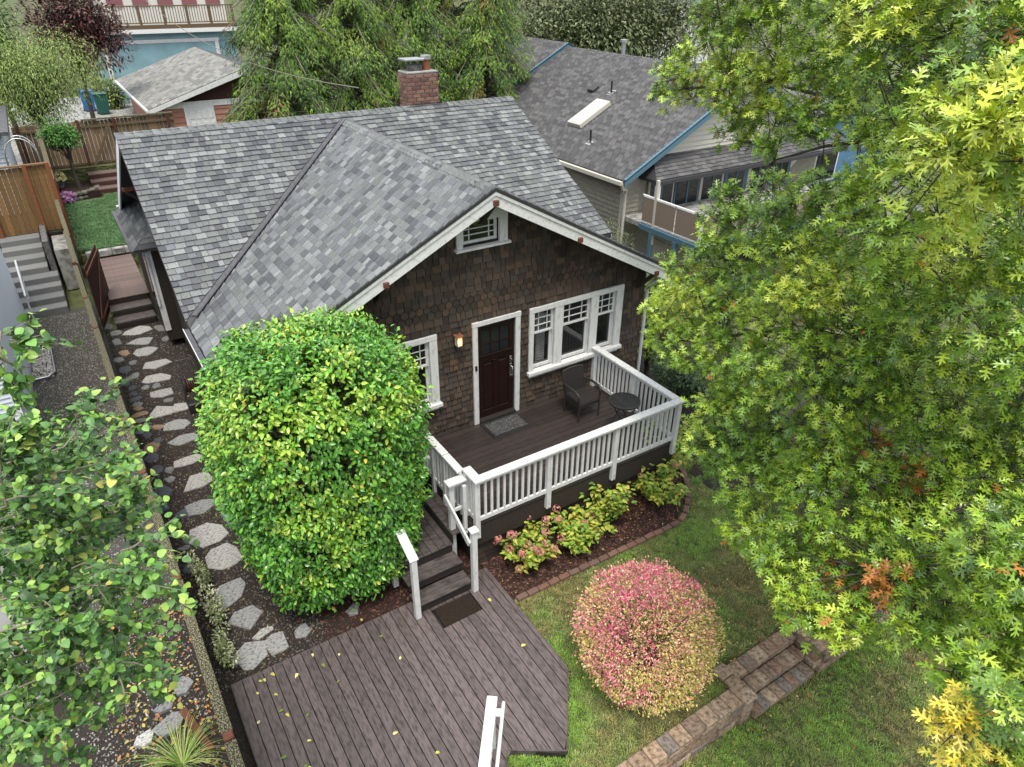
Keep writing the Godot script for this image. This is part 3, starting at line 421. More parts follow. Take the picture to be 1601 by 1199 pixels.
const TWIGS := [[-5.89,5.37,6.00,-5.54,5.70,5.91], [-5.80,5.75,6.52,-5.68,5.90,6.26], [-5.84,5.32,5.74,-5.56,5.43,5.71], [-5.85,5.31,5.79,-5.52,5.53,6.11], [-5.91,5.62,6.48,-5.52,5.72,6.68], [-6.11,5.49,6.28,-5.90,5.74,6.39], [-6.10,5.50,6.47,-5.93,5.90,6.33], [-5.90,5.48,6.37,-5.50,5.56,6.43], [-5.92,5.21,6.16,-5.55,5.14,6.07], [-5.60,5.29,6.42,-5.49,5.51,6.62], [-5.91,4.85,6.14,-5.50,5.15,6.31], [-5.66,5.34,6.87,-5.45,5.26,6.65], [-5.84,5.16,6.68,-5.46,5.37,7.06], [-5.68,5.11,6.85,-5.52,5.18,7.09], [-5.90,5.14,6.77,-5.69,5.12,6.96], [-5.86,4.87,6.75,-5.68,4.63,6.65], [-5.96,4.85,6.67,-5.86,4.85,6.87], [-6.02,4.68,6.76,-5.83,4.35,6.72], [-5.87,4.75,6.94,-5.72,4.48,7.08], [-5.90,4.86,7.04,-5.88,4.77,7.27], [-6.06,4.49,6.70,-6.08,4.07,6.68], [-5.81,4.52,6.66,-5.67,4.59,6.87], [-5.87,4.92,6.82,-5.68,4.88,6.88], [-6.54,4.19,6.33,-6.37,3.96,6.25], [-6.64,3.85,6.23,-6.49,4.00,6.53], [-6.26,4.79,6.56,-6.09,4.71,6.70], [-6.20,5.02,6.71,-5.95,5.00,6.92], [-6.24,5.13,6.65,-6.02,5.12,6.88], [-6.22,5.19,6.15,-5.94,5.18,6.13], [-6.35,4.76,5.75,-5.98,4.75,5.91], [-6.28,4.80,6.08,-5.92,4.83,6.23], [-6.09,5.27,6.22,-5.87,5.29,6.03], [-6.08,5.39,6.15,-5.91,5.60,6.21], [-6.17,4.82,6.32,-5.87,5.04,6.66], [-6.21,4.70,6.57,-6.05,4.51,6.72], [-6.48,4.37,6.24,-6.36,4.17,6.33], [-6.24,4.28,6.45,-6.15,4.13,6.62], [-6.30,4.63,6.91,-6.13,4.74,7.25], [-5.99,4.82,5.93,-5.73,5.00,6.08], [-5.97,4.94,6.43,-5.73,4.90,6.43], [-6.40,4.45,6.75,-6.41,4.36,6.91], [-6.03,4.98,6.73,-5.92,4.67,6.72], [-6.09,5.09,6.37,-5.83,5.37,6.62], [-6.07,5.68,6.37,-5.96,5.70,6.28], [-6.01,4.44,6.40,-5.89,4.11,6.38], [-6.12,4.52,6.51,-6.14,4.29,6.71], [-6.36,4.76,6.49,-6.21,4.65,6.70], [-6.32,4.39,6.94,-6.24,4.21,6.93], [-5.78,5.57,6.65,-5.60,5.77,6.91], [-5.82,5.28,6.51,-5.63,5.14,6.42], [-5.95,4.83,6.53,-5.68,4.92,6.62], [-6.15,4.91,6.58,-6.05,4.83,6.74], [-6.19,5.30,6.08,-6.01,5.29,6.45], [-6.51,4.26,6.27,-6.39,4.20,6.52], [-6.01,5.16,6.24,-5.91,4.76,6.26], [-6.69,3.86,6.18,-6.41,3.83,6.26], [-6.17,4.91,6.07,-5.92,4.75,5.99], [-6.45,4.66,6.40,-6.18,4.69,6.33], [-6.57,4.37,6.12,-6.35,4.19,6.29], [-6.07,5.09,6.84,-5.85,5.12,7.02], [-6.22,5.60,6.06,-5.92,5.83,6.35], [-5.97,5.17,6.19,-5.71,5.23,6.41], [-6.51,4.35,6.42,-6.27,4.27,6.37], [-6.14,5.56,6.37,-5.95,5.40,6.20], [-6.57,4.15,6.14,-6.23,4.40,6.50], [-6.13,5.22,5.74,-5.84,5.31,5.94], [-6.26,4.98,6.07,-6.03,4.86,6.15], [-6.31,4.63,6.85,-6.10,4.50,6.72], [-5.97,4.85,5.97,-5.64,4.94,5.95], [-6.29,5.21,6.39,-6.00,5.42,6.72], [-6.49,4.50,6.70,-6.30,4.33,6.72], [-6.30,4.58,6.31,-6.00,4.71,6.34], [-6.32,5.18,5.94,-6.08,5.09,5.86], [-6.36,4.72,5.92,-6.08,4.74,6.05], [-6.43,4.89,6.14,-6.17,4.94,6.45], [-6.49,4.68,6.54,-6.28,4.56,6.43], [-6.50,4.64,6.79,-6.26,4.70,7.04], [-6.53,4.48,6.88,-6.23,4.74,7.13], [-6.25,5.22,6.25,-6.03,5.11,6.18], [-6.67,4.21,6.36,-6.46,4.02,6.23], [-6.15,4.79,6.73,-5.93,4.65,6.66], [-6.44,4.86,6.64,-6.20,4.88,6.68], [-6.41,4.83,5.70,-6.10,4.94,5.93], [-6.39,4.97,5.59,-6.11,4.97,5.51], [-6.32,4.84,6.25,-6.09,4.79,6.48], [-5.90,5.49,6.15,-5.67,5.46,6.33], [-6.47,4.52,6.49,-6.20,4.60,6.69], [-6.10,5.74,6.22,-5.86,5.80,6.42], [-5.91,5.08,6.53,-5.69,5.02,6.73], [-5.99,4.98,5.89,-5.71,5.04,6.18], [-6.57,4.48,6.36,-6.31,4.52,6.56], [-6.18,5.52,5.95,-5.90,5.63,6.15], [-6.03,5.57,6.53,-5.78,5.68,6.73], [-6.22,4.82,6.16,-5.90,5.08,6.47], [-6.29,4.71,6.24,-6.00,4.80,6.30], [-6.22,5.11,6.67,-6.00,5.02,6.54], [-6.22,4.59,5.98,-5.91,4.72,6.21], [-6.08,5.04,5.82,-5.82,5.10,6.27], [-6.32,4.95,5.86,-6.08,4.82,5.91], [-6.20,5.64,6.29,-5.94,5.75,6.43], [-5.82,6.47,6.80,-5.77,6.30,6.81], [-5.85,6.38,6.84,-5.85,6.23,6.82], [-6.98,5.10,5.63,-6.58,5.25,5.79], [-7.91,3.09,5.09,-7.61,3.36,5.09], [-8.21,3.41,5.77,-8.05,3.50,5.80], [-7.32,4.24,5.44,-7.09,4.20,5.62], [-7.79,4.88,4.91,-7.39,5.10,5.01], [-7.47,5.10,4.27,-7.18,5.29,4.33], [-7.37,3.85,6.22,-7.11,3.92,6.33], [-7.55,4.94,5.40,-7.14,5.11,5.54], [-7.61,5.44,4.31,-7.41,5.33,4.51], [-7.29,4.49,4.48,-6.93,4.78,4.50], [-7.08,4.86,5.32,-6.80,4.81,5.54], [-7.37,3.42,5.89,-6.97,3.57,6.04], [-7.12,4.79,5.50,-7.00,4.63,5.69], [-7.26,5.61,5.29,-7.05,5.59,5.45], [-8.16,3.98,4.08,-7.95,3.85,4.31], [-7.05,5.44,4.79,-6.93,5.26,4.99], [-6.56,5.53,5.97,-6.45,5.47,6.09], [-7.06,4.73,6.01,-6.82,4.58,6.27], [-7.76,4.52,5.33,-7.59,4.53,5.43], [-7.87,2.93,5.50,-7.62,2.85,5.71], [-8.33,3.84,4.21,-7.92,3.91,4.43], [-7.15,4.06,6.27,-6.89,3.96,6.51], [-7.28,4.87,5.63,-7.00,4.96,5.75], [-7.70,3.55,6.16,-7.40,3.73,6.22], [-7.54,3.99,5.66,-7.15,4.19,5.77], [-6.64,5.93,5.99,-6.55,5.83,6.12], [-6.77,5.34,5.61,-6.57,5.37,5.72], [-8.53,2.75,5.00,-8.21,2.56,5.34], [-6.89,4.75,6.00,-6.75,4.61,6.19], [-7.25,5.63,5.62,-7.16,5.49,5.78], [-6.85,5.27,5.37,-6.55,5.12,5.67], [-7.10,5.00,5.76,-6.72,5.18,5.88], [-8.46,3.07,5.31,-8.34,2.92,5.49], [-6.81,5.37,4.61,-6.44,5.63,4.66], [-6.47,5.93,5.91,-6.25,6.10,5.94], [-6.93,4.72,5.99,-6.78,4.75,6.07], [-7.08,4.38,6.34,-6.83,4.24,6.61], [-7.39,4.29,6.51,-7.16,4.47,6.53], [-7.53,4.28,6.52,-7.23,4.47,6.57], [-7.48,3.68,6.04,-7.14,3.87,6.13]]
const FALLEN := [[-3.30,2.97], [-3.26,3.49], [-4.24,2.95], [-4.29,2.71], [-4.57,2.92], [-4.16,3.36], [-4.89,2.72], [-5.07,2.75], [-5.00,2.75], [-5.13,2.96], [-4.95,3.07], [-4.91,3.37], [-4.90,3.44], [-5.26,3.39], [-4.64,3.61], [-4.79,3.97], [-5.07,4.03], [-4.90,4.25], [-4.86,4.30], [-3.82,4.48], [-3.47,5.00], [-3.46,2.55], [-1.61,3.20], [-1.66,4.23], [-3.97,2.96]]

# ---------- scene ----------
func _ready() -> void:
	rng.seed = 20240917
	set_view()
	make_materials()
	build_ground()
	build_house()
	build_porch()
	build_steps()
	build_lower_deck()
	build_porch_things()
	build_beds()
	build_retaining_wall()
	build_path()
	build_side_fence()
	build_back_yard()
	build_left_neighbour()
	build_right_neighbour()
	build_shrubs()
	build_oak()
	build_birch()
	build_back_trees()
	build_litter()

func set_view() -> void:
	var cam := Camera3D.new()
	cam.name = "camera"
	add_child(cam)
	cam.transform = Transform3D(Basis.from_euler(Vector3(-0.5408, -0.5754, 0.009), EULER_ORDER_YXZ), eye)
	cam.fov = rad_to_deg(2.0 * atan(599.5 / 1082.51))
	cam.near = 0.05
	cam.far = 1000.0
	cam.current = true
	var env := Environment.new()
	env.background_mode = Environment.BG_SKY
	var sk := ProceduralSkyMaterial.new()
	sk.sky_top_color = Color(0.97, 0.985, 1.0)
	sk.sky_horizon_color = Color(0.68, 0.70, 0.72)
	sk.sky_curve = 0.9
	sk.ground_bottom_color = Color(0.3, 0.31, 0.29)
	sk.ground_horizon_color = Color(0.45, 0.46, 0.46)
	sk.sky_energy_multiplier = 1.0
	sk.sun_angle_max = 1.0
	var sky := Sky.new()
	sky.sky_material = sk
	env.sky = sky
	env.tonemap_mode = Environment.TONE_MAPPER_LINEAR
	env.tonemap_exposure = 2.55
	env.sdfgi_enabled = true
	env.ssao_enabled = true
	env.ssil_enabled = true
	var we := WorldEnvironment.new()
	we.name = "world"
	we.environment = env
	add_child(we)
	var sun := DirectionalLight3D.new()
	sun.name = "sun"
	add_child(sun)
	sun.light_energy = 0.5
	sun.light_color = Color(1.0, 0.97, 0.92)
	sun.light_angular_distance = 20.0
	sun.shadow_enabled = true
	sun.look_at_from_position(Vector3(-1.6, 10.0, 3.6), Vector3.ZERO)

func make_materials() -> void:
	var grain := noise_tex(1, 0.02, [[0.0, 0.55], [0.45, 0.85], [1.0, 1.0]])
	var fine := noise_tex(2, 0.12, [[0.0, 0.45], [0.5, 0.82], [1.0, 1.0]], 512, 3)
	var speck := noise_tex(3, 0.3, [[0.0, 0.3], [0.5, 0.75], [1.0, 1.0]], 512, 2, FastNoiseLite.TYPE_VALUE)
	var blotch := noise_tex(4, 0.008, [[0.0, 0.5], [0.4, 0.8], [0.6, 0.92], [1.0, 1.0]], 512, 6)
	var bumpf := noise_tex(5, 0.1, [], 512, 3, FastNoiseLite.TYPE_SIMPLEX_SMOOTH, 6.0)
	var bumpc := noise_tex(6, 0.03, [], 512, 5, FastNoiseLite.TYPE_SIMPLEX_SMOOTH, 10.0)
	M.grain = grain
	var planks := noise_tex(41, 0.02, [[0.0, 0.5], [0.3, 0.8], [0.6, 0.95], [1.0, 1.0]], 512, 6)
	var soft := noise_tex(42, 0.01, [[0.0, 0.88], [1.0, 1.0]], 256, 4)
	M.shingle = vmat(0.95, speck, Vector3(2.5, 2.5, 2.5), bumpf, 0.5)
	M.cedar = vmat(0.9, grain, Vector3(9, 0.8, 9), noise_tex(7, 0.05, [], 512, 3, FastNoiseLite.TYPE_SIMPLEX_SMOOTH, 5.0), 0.5)
	M.white = mat(0.66, 0.67, 0.68, 0.5, noise_tex(8, 0.02, [[0.0, 0.82], [0.35, 0.95], [1.0, 1.0]], 256, 5), Vector3(2.2, 0.7, 2.2))
	M.whitetrim = mat(0.70, 0.71, 0.72, 0.6, noise_tex(9, 0.02, [[0.0, 0.75], [0.3, 0.96], [1.0, 1.0]], 256, 6), Vector3(2, 2, 2))
	M.dark = mat(0.012, 0.012, 0.014, 0.5)
	M.edge = mat(0.03, 0.03, 0.034, 0.6)
	M.flash = mat(0.085, 0.085, 0.1, 0.5, grain, Vector3(1, 1, 1))
	M.porchboard = []
	for k in [1.0, 0.85, 1.18, 0.95]: M.porchboard.append(mat(0.042 * k, 0.031 * k, 0.029 * k, 0.45, planks, Vector3(0.5, 3, 4)))
	M.deckboard = []
	for k in [1.0, 0.82, 1.16, 0.92, 1.06]: M.deckboard.append(mat(0.122 * k, 0.096 * k, 0.096 * k, 0.55, planks, Vector3(2.2, 3, 0.5)))
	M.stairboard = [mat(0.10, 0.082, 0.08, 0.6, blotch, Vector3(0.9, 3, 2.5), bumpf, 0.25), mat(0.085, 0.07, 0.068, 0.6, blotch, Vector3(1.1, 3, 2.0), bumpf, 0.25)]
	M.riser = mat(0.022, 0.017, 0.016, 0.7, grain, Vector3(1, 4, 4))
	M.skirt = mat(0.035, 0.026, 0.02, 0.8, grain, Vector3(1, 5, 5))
	M.door = mat(0.024, 0.008, 0.0055, 0.28, noise_tex(10, 0.02, [[0.0, 0.5], [1.0, 1.0]], 256), Vector3(10, 0.7, 10))
	M.nickel = mat(0.55, 0.54, 0.52, 0.25)
	M.nickel.metallic = 1.0
	M.glass = mat(0.02, 0.022, 0.025, 0.03)
	M.glass.transparency = BaseMaterial3D.TRANSPARENCY_ALPHA
	M.glass.albedo_color.a = 0.25
	M.room = mat(0.14, 0.12, 0.10, 0.9)
	M.roomfloor = mat(0.10, 0.045, 0.02, 0.4)
	M.brick = []
	for k in [[0.30, 0.15, 0.12], [0.24, 0.115, 0.095], [0.37, 0.20, 0.155], [0.18, 0.095, 0.085], [0.34, 0.18, 0.15]]: M.brick.append(mat(k[0], k[1], k[2], 0.95, fine, Vector3(3, 3, 3), bumpf, 0.6))
	M.brick_pale = []
	for k in [[0.26, 0.14, 0.105], [0.22, 0.125, 0.10], [0.30, 0.17, 0.125], [0.24, 0.15, 0.12]]: M.brick_pale.append(mat(k[0], k[1], k[2], 0.95, fine, Vector3(3, 3, 3), bumpf, 0.6))
	M.mortar = mat(0.55, 0.50, 0.46, 0.95, fine, Vector3(4, 4, 4))
	M.concrete = mat(0.34, 0.34, 0.33, 0.9, blotch, Vector3(0.8, 0.8, 0.8), bumpf, 0.4)
	M.darkcon = mat(0.13, 0.13, 0.13, 0.95, blotch, Vector3(1.4, 1.4, 1.4), bumpf, 0.5)
	M.pot = mat(0.30, 0.10, 0.05, 0.85, fine, Vector3(3, 3, 3))
	M.galv = mat(0.45, 0.46, 0.48, 0.4)
	M.galv.metallic = 0.9
	M.wicker = mat(0.022, 0.019, 0.019, 0.55)
	M.iron = mat(0.02, 0.02, 0.021, 0.45)
	M.soil = mat(0.045, 0.034, 0.027, 0.95, speck, Vector3(0.9, 0.9, 0.9), bumpc, 1.0)
	M.mulch = mat(0.05, 0.020, 0.015, 0.95, speck, Vector3(1.1, 1.1, 1.1), bumpc, 1.2)
	M.gravel = mat(0.12, 0.115, 0.10, 0.95, speck, Vector3(1.2, 1.2, 1.2), bumpc, 1.0)
	M.turf = mat(0.10, 0.115, 0.04, 0.95, blotch, Vector3(0.35, 0.35, 0.35), bumpc, 1.0)
	M.bits = vmat(0.9)
	M.stone = vmat(0.8, noise_tex(11, 0.015, [[0.0, 0.5], [0.35, 0.82], [0.5, 0.95], [1.0, 1.0]], 512, 6), Vector3(1.6, 1.6, 3.4), bumpc, 0.7)
	M.block = vmat(0.92, noise_tex(12, 0.015, [[0.0, 0.45], [0.4, 0.8], [1.0, 1.0]], 512, 6), Vector3(1.6, 1.6, 1.6), bumpc, 0.8)
	M.bark = mat(0.10, 0.085, 0.07, 0.95, noise_tex(13, 0.03, [[0.0, 0.4], [0.6, 0.9], [1.0, 1.0]], 256, 5), Vector3(4, 1, 4), bumpc, 1.0)
	M.palebark = mat(0.30, 0.27, 0.22, 0.9, fine, Vector3(3, 3, 3))
	M.moss = mat(0.22, 0.21, 0.16, 0.95, noise_tex(14, 0.06, [[0.0, Color(0.25, 0.22, 0.16)], [0.42, Color(0.42, 0.38, 0.3)], [0.55, Color(0.6, 0.6, 0.45)], [0.62, Color(0.9, 0.9, 0.84)], [1.0, Color(1, 1, 0.95)]], 512, 5), Vector3(1.7, 1.7, 1.1), bumpc, 0.8)
	M.postbrown = mat(0.16, 0.055, 0.03, 0.85, grain, Vector3(6, 0.8, 6))
	M.fenceboard = []
	for k in [1.0, 0.8, 1.2, 0.9]: M.fenceboard.append(mat(0.26 * k, 0.145 * k, 0.05 * k, 0.85, grain, Vector3(8, 0.6, 8)))
	M.fencedark = []
	for k in [1.0, 0.75, 1.25]: M.fencedark.append(mat(0.21 * k, 0.14 * k, 0.08 * k, 0.9, grain, Vector3(8, 0.6, 8)))
	M.fencered = [mat(0.10, 0.03, 0.018, 0.8, grain, Vector3(7, 0.6, 7)), mat(0.075, 0.024, 0.015, 0.8, grain, Vector3(7, 0.6, 7))]
	M.taupe = mat(0.33, 0.31, 0.255, 0.75, noise_tex(15, 0.02, [[0.0, 0.85], [1.0, 1.0]], 256), Vector3(1, 1, 1))
	M.taupepale = mat(0.46, 0.44, 0.385, 0.7)
	M.patio = mat(0.2, 0.2, 0.205, 0.85, soft, Vector3(0.5, 0.5, 0.5))
	M.darkstep = [mat(0.28, 0.285, 0.285, 0.9, fine, Vector3(1.0, 1.0, 1.0), bumpf, 0.4), mat(0.25, 0.255, 0.26, 0.9, fine, Vector3(1.2, 1.2, 1.2), bumpf, 0.4)]
	M.postorange = mat(0.25, 0.085, 0.03, 0.8, grain, Vector3(6, 0.8, 6))
	M.greyroof = mat(0.22, 0.22, 0.235, 0.95, speck, Vector3(1, 1, 1))
	M.bluetrim = mat(0.065, 0.14, 0.195, 0.6)
	M.bluewall = mat(0.22, 0.38, 0.44, 0.7, soft, Vector3(0.3, 0.3, 0.3))
	M.bluesiding = mat(0.07, 0.17, 0.29, 0.7)
	M.pinksiding = mat(0.33, 0.16, 0.115, 0.75)
	M.palesiding = mat(0.46, 0.51, 0.56, 0.7)
	M.tanpanel = mat(0.34, 0.26, 0.205, 0.8, fine, Vector3(6, 6, 6))
	M.skylight = mat(0.5, 0.49, 0.45, 0.35)
	M.windowdark = mat(0.015, 0.018, 0.02, 0.04)
	M.oak = leafmat(0.32, Color(0.03, 0.045, 0.01))
	M.laurel = leafmat(0.32, Color(0.12, 0.2, 0.03))
	M.birch = leafmat(0.5, Color(0.15, 0.2, 0.05))
	M.small = leafmat(0.6, Color(0.25, 0.25, 0.08))
	M.needle = leafmat(0.75, Color(0.06, 0.08, 0.015))
	M.grass = leafmat(0.7, Color(0.15, 0.2, 0.04))

# ---------- ground ----------
func sheet(x0: float, x1: float, z0: float, z1: float, y: float) -> MB:
	var b := MB.new()
	b.quad(Vector3(x0, y, z0), Vector3(x1, y, z0), Vector3(x1, y, z1), Vector3(x0, y, z1))
	return b
func slab(x0: float, x1: float, z0: float, z1: float, y0: float, y1: float) -> MB:
	var b := MB.new()
	b.box(Transform3D(IDENT, Vector3(x0 + x1, y0 + y1, z0 + z1) * 0.5), Vector3(x1 - x0, y1 - y0, z1 - z0))
	return b

func build_ground() -> void:
	var b := MB.new()
	var y := -1.03
	var yl := -1.47
	for q in [[-400.0, 0.6, 6.36], [0.6, 2.1, 6.06], [2.1, 400.0, 6.36]]:          # the upper lawn is cut back at the garden steps
		b.quad(Vector3(q[0], y, -400), Vector3(q[1], y, -400), Vector3(q[1], y, q[2]), Vector3(q[0], y, q[2]))
		b.quad(Vector3(q[0], y, q[2]), Vector3(q[1], y, q[2]), Vector3(q[1], yl, q[2]), Vector3(q[0], yl, q[2]))
		b.quad(Vector3(q[0], yl, q[2]), Vector3(q[1], yl, q[2]), Vector3(q[1], yl, 400), Vector3(q[0], yl, 400))
	ground("ground", b, M.turf)
	# the dark soil of the side path and under the clipped shrub
	ground("side_path_soil", sheet(-5.62, -3.6, -10.6, 2.66, -1.012), M.soil)
	ground("deck_side_soil", sheet(-5.62, -5.36, 2.66, 7.2, -1.012), M.soil)
	ground("shrub_bed_soil", sheet(-3.6, -1.3, -0.2, 2.66, -1.012), M.mulch)
	ground("neighbour_gravel", sheet(-7.45, -5.62, -12.7, 0.2, -1.012), M.gravel)
	ground("neighbour_soil", sheet(-12.0, -5.62, 0.2, 9.0, -1.012), M.soil)
	ground("right_side_soil", sheet(2.9, 8.4, -12.0, 0.6, -1.012), M.soil)
	ground("oak_bed", sheet(3.55, 9.0, 0.6, 6.3, -1.016), M.soil)
	# the flower bed in front of the porch
	var e := MB.new()
	var bp := bed_outline()
	for i in range(1, bp.size() - 1):
		e.tri(Vector3(bp[0].x, -0.99, bp[0].y), Vector3(bp[i].x, -0.99, bp[i].y), Vector3(bp[i + 1].x, -0.99, bp[i + 1].y))
	ground("flower_bed", e, M.mulch)

func bed_outline() -> Array:
	return [Vector2(-1.3, 2.3), Vector2(3.3, 0.2), Vector2(3.45, 1.95), Vector2(3.36, 2.44), Vector2(3.02, 2.9), Vector2(2.3, 3.44), Vector2(-1.28, 3.38)]

# ---------- the house ----------
const RX := 0.22          # ridge of the front gable
const RY := 4.69
const SL := 0.489         # its left and right slopes
const SR := 0.5295
const EY := 2.454         # eaves
const MZ := -6.22         # main ridge
const MY := 4.81
const MS := 0.5485
const XL := -4.35
const XR := 4.81
const FZ := 0.477         # front edge of the gable roof
const WL := -3.87         # walls
const WR := 4.15
const WB := -11.7

func gable_top(x: float) -> float:
	return RY - (SL * (RX - x) if x < RX else SR * (x - RX)) - 0.14

# a wall in the plane z = const (thickness behind it) from y0 up to top(x), with rectangular openings [x0, x1, y0, y1]
func pierced_wall(x0: float, x1: float, y0: float, cuts: Array, z: float, thick: float, breaks: Array) -> MB:
	var b := MB.new()
	var xs := [x0, x1]
	for k in breaks: xs.append(k)
	for r in cuts:
		xs.append(r[0]); xs.append(r[1])
	xs.sort()
	for i in xs.size() - 1:
		var a: float = xs[i]
		var c: float = xs[i + 1]
		if c - a < 0.001: continue
		var inside := []
		for r in cuts:
			if r[0] <= a + 0.0005 and r[1] >= c - 0.0005: inside.append([r[2], r[3]])
		inside.sort_custom(func(p, q): return p[0] < q[0])
		var lo := y0
		for r in inside:
			if r[0] > lo: b.prism([Vector3(a, lo, z), Vector3(c, lo, z), Vector3(c, r[0], z), Vector3(a, r[0], z)], Vector3(0, 0, -thick))
			lo = r[1]
		b.prism([Vector3(a, lo, z), Vector3(c, lo, z), Vector3(c, gable_top(c), z), Vector3(a, gable_top(a), z)], Vector3(0, 0, -thick))
	return b

func build_house() -> void:
	var h := thing("shingled_house", "brown shingled bungalow with grey roof and white trim behind the raised porch", "house", Vector3(0.2, -1.0, 0))
	var cuts := [[0.10, 0.93, -0.02, 2.09], [1.34, 1.84, 0.80, 2.07], [2.03, 2.73, 0.80, 2.07], [2.91, 3.39, 0.80, 2.07], [-1.41, -0.87, 0.78, 2.07], [-0.16, 0.58, 3.66, 4.06]]
	var brownwall := mat(0.03, 0.022, 0.016, 0.95, M.grain, Vector3(3, 1, 3))
	var w := part("front_wall", pierced_wall(WL, WR, -1.1, cuts, -0.01, 0.16, [RX]), brownwall, h)
	wall_shingles(w)
	# side and back walls
	var b := MB.new()
	b.prism([Vector3(WL, -1.1, -0.17), Vector3(WL, EY - 0.1, -0.17), Vector3(WL, EY - 0.1, WB), Vector3(WL, -1.1, WB)], Vector3(0.16, 0, 0))
	var tri := [Vector3(WL, EY - 0.1, -1.9), Vector3(WL, MY - 0.18, MZ), Vector3(WL, 1.85, WB), Vector3(WL, EY - 0.6, WB)]
	b.prism([Vector3(WL, 1.8, -1.9), Vector3(WL, EY - 0.1, -1.9), Vector3(WL, MY - 0.18, MZ), Vector3(WL, 1.85, WB)], Vector3(0.159, 0, 0))
	var lw := part("side_wall", b, brownwall, h)
	var pcs := []
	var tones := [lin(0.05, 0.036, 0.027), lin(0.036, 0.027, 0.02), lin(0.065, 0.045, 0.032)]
	shingle_rows(Vector3(WL - 0.002, -1.0, WB), Vector3(0, 0, 1), Vector3.UP, -WB, 3.4, 0.14, 0.09, 0.2, 0.014, tones, [[1, 0, -WB + 0.0], [-1, 0, 0], [0, 1, 3.4]], pcs)
	emit_pieces("wall_shingle", "wall_shingles", pcs, 120, M.cedar, lw)
	b = MB.new()
	b.prism([Vector3(WR, -1.1, -0.17), Vector3(WR, EY - 0.15, -0.17), Vector3(WR, EY - 0.15, WB), Vector3(WR, -1.1, WB)], Vector3(-0.16, 0, 0))
	b.prism([Vector3(WR, 1.8, -1.9), Vector3(WR, EY - 0.15, -1.9), Vector3(WR, MY - 0.18, MZ), Vector3(WR, 1.85, WB)], Vector3(-0.159, 0, 0))
	var rw := part("side_wall", b, brownwall, h)
	pcs = []
	shingle_rows(Vector3(WR + 0.002, -1.0, 0), Vector3(0, 0, -1), Vector3.UP, -WB, 3.3, 0.14, 0.12, 0.22, 0.014, tones, [[1, 0, -WB], [-1, 0, 0], [0, 1, 3.3]], pcs)
	emit_pieces("wall_shingle", "wall_shingles", pcs, 0, M.cedar, rw)
	part("back_wall", slab(WL, WR, WB, WB + 0.16, -1.1, 1.9), brownwall, h)
	# rooms behind the glass
	part("room_floor", slab(WL + 0.16, WR - 0.16, -4.2, -0.17, -0.12, -0.02), M.roomfloor, h)
	part("room_wall", slab(WL + 0.16, WR - 0.16, -4.3, -4.2, -0.1, 2.35), M.room, h)
	part("room_ceiling", slab(WL + 0.16, WR - 0.16, -4.2, -0.17, 2.35, 2.4), M.room, h)
	build_roof(h)
	build_chimney(h)
	front_door(h)
	window("window", h, [1.24, 3.555, 0.70, 2.17], [[1.34, 1.84, 0], [2.03, 2.73, 0], [2.91, 3.39, 0]], 0.80, 2.07, 1.6, 0.0)
	window("window", h, [-1.52, -0.72, 0.68, 2.17], [[-1.41, -0.87, 0]], 0.78, 2.07, 1.58, 0.0)
	attic_window(h)
	bargeboards(h)
	side_bay(h)
	# white plantation shutter inside the left light
	var s := bx("shutter", Vector3(1.66, 1.35, -0.2), Vector3(0.22, 1.05, 0.03), M.white, h)
	for i in 16: bx("slat", Vector3(1.66, 0.9 + i * 0.058, -0.178), Vector3(0.17, 0.045, 0.008), M.white, s, 0.002, Basis(Vector3.RIGHT, -0.7))
	# downspout at the right corner
	b = MB.new()
	b.tube([Vector3(4.45, 2.35, 0.3), Vector3(4.38, 2.2, 0.25), Vector3(4.22, 2.02, 0.06), Vector3(4.2, 1.9, 0.05), Vector3(4.2, -0.95, 0.05)], [0.035, 0.035, 0.035, 0.035, 0.035], 8)
	part("downspout", b, M.white, h)

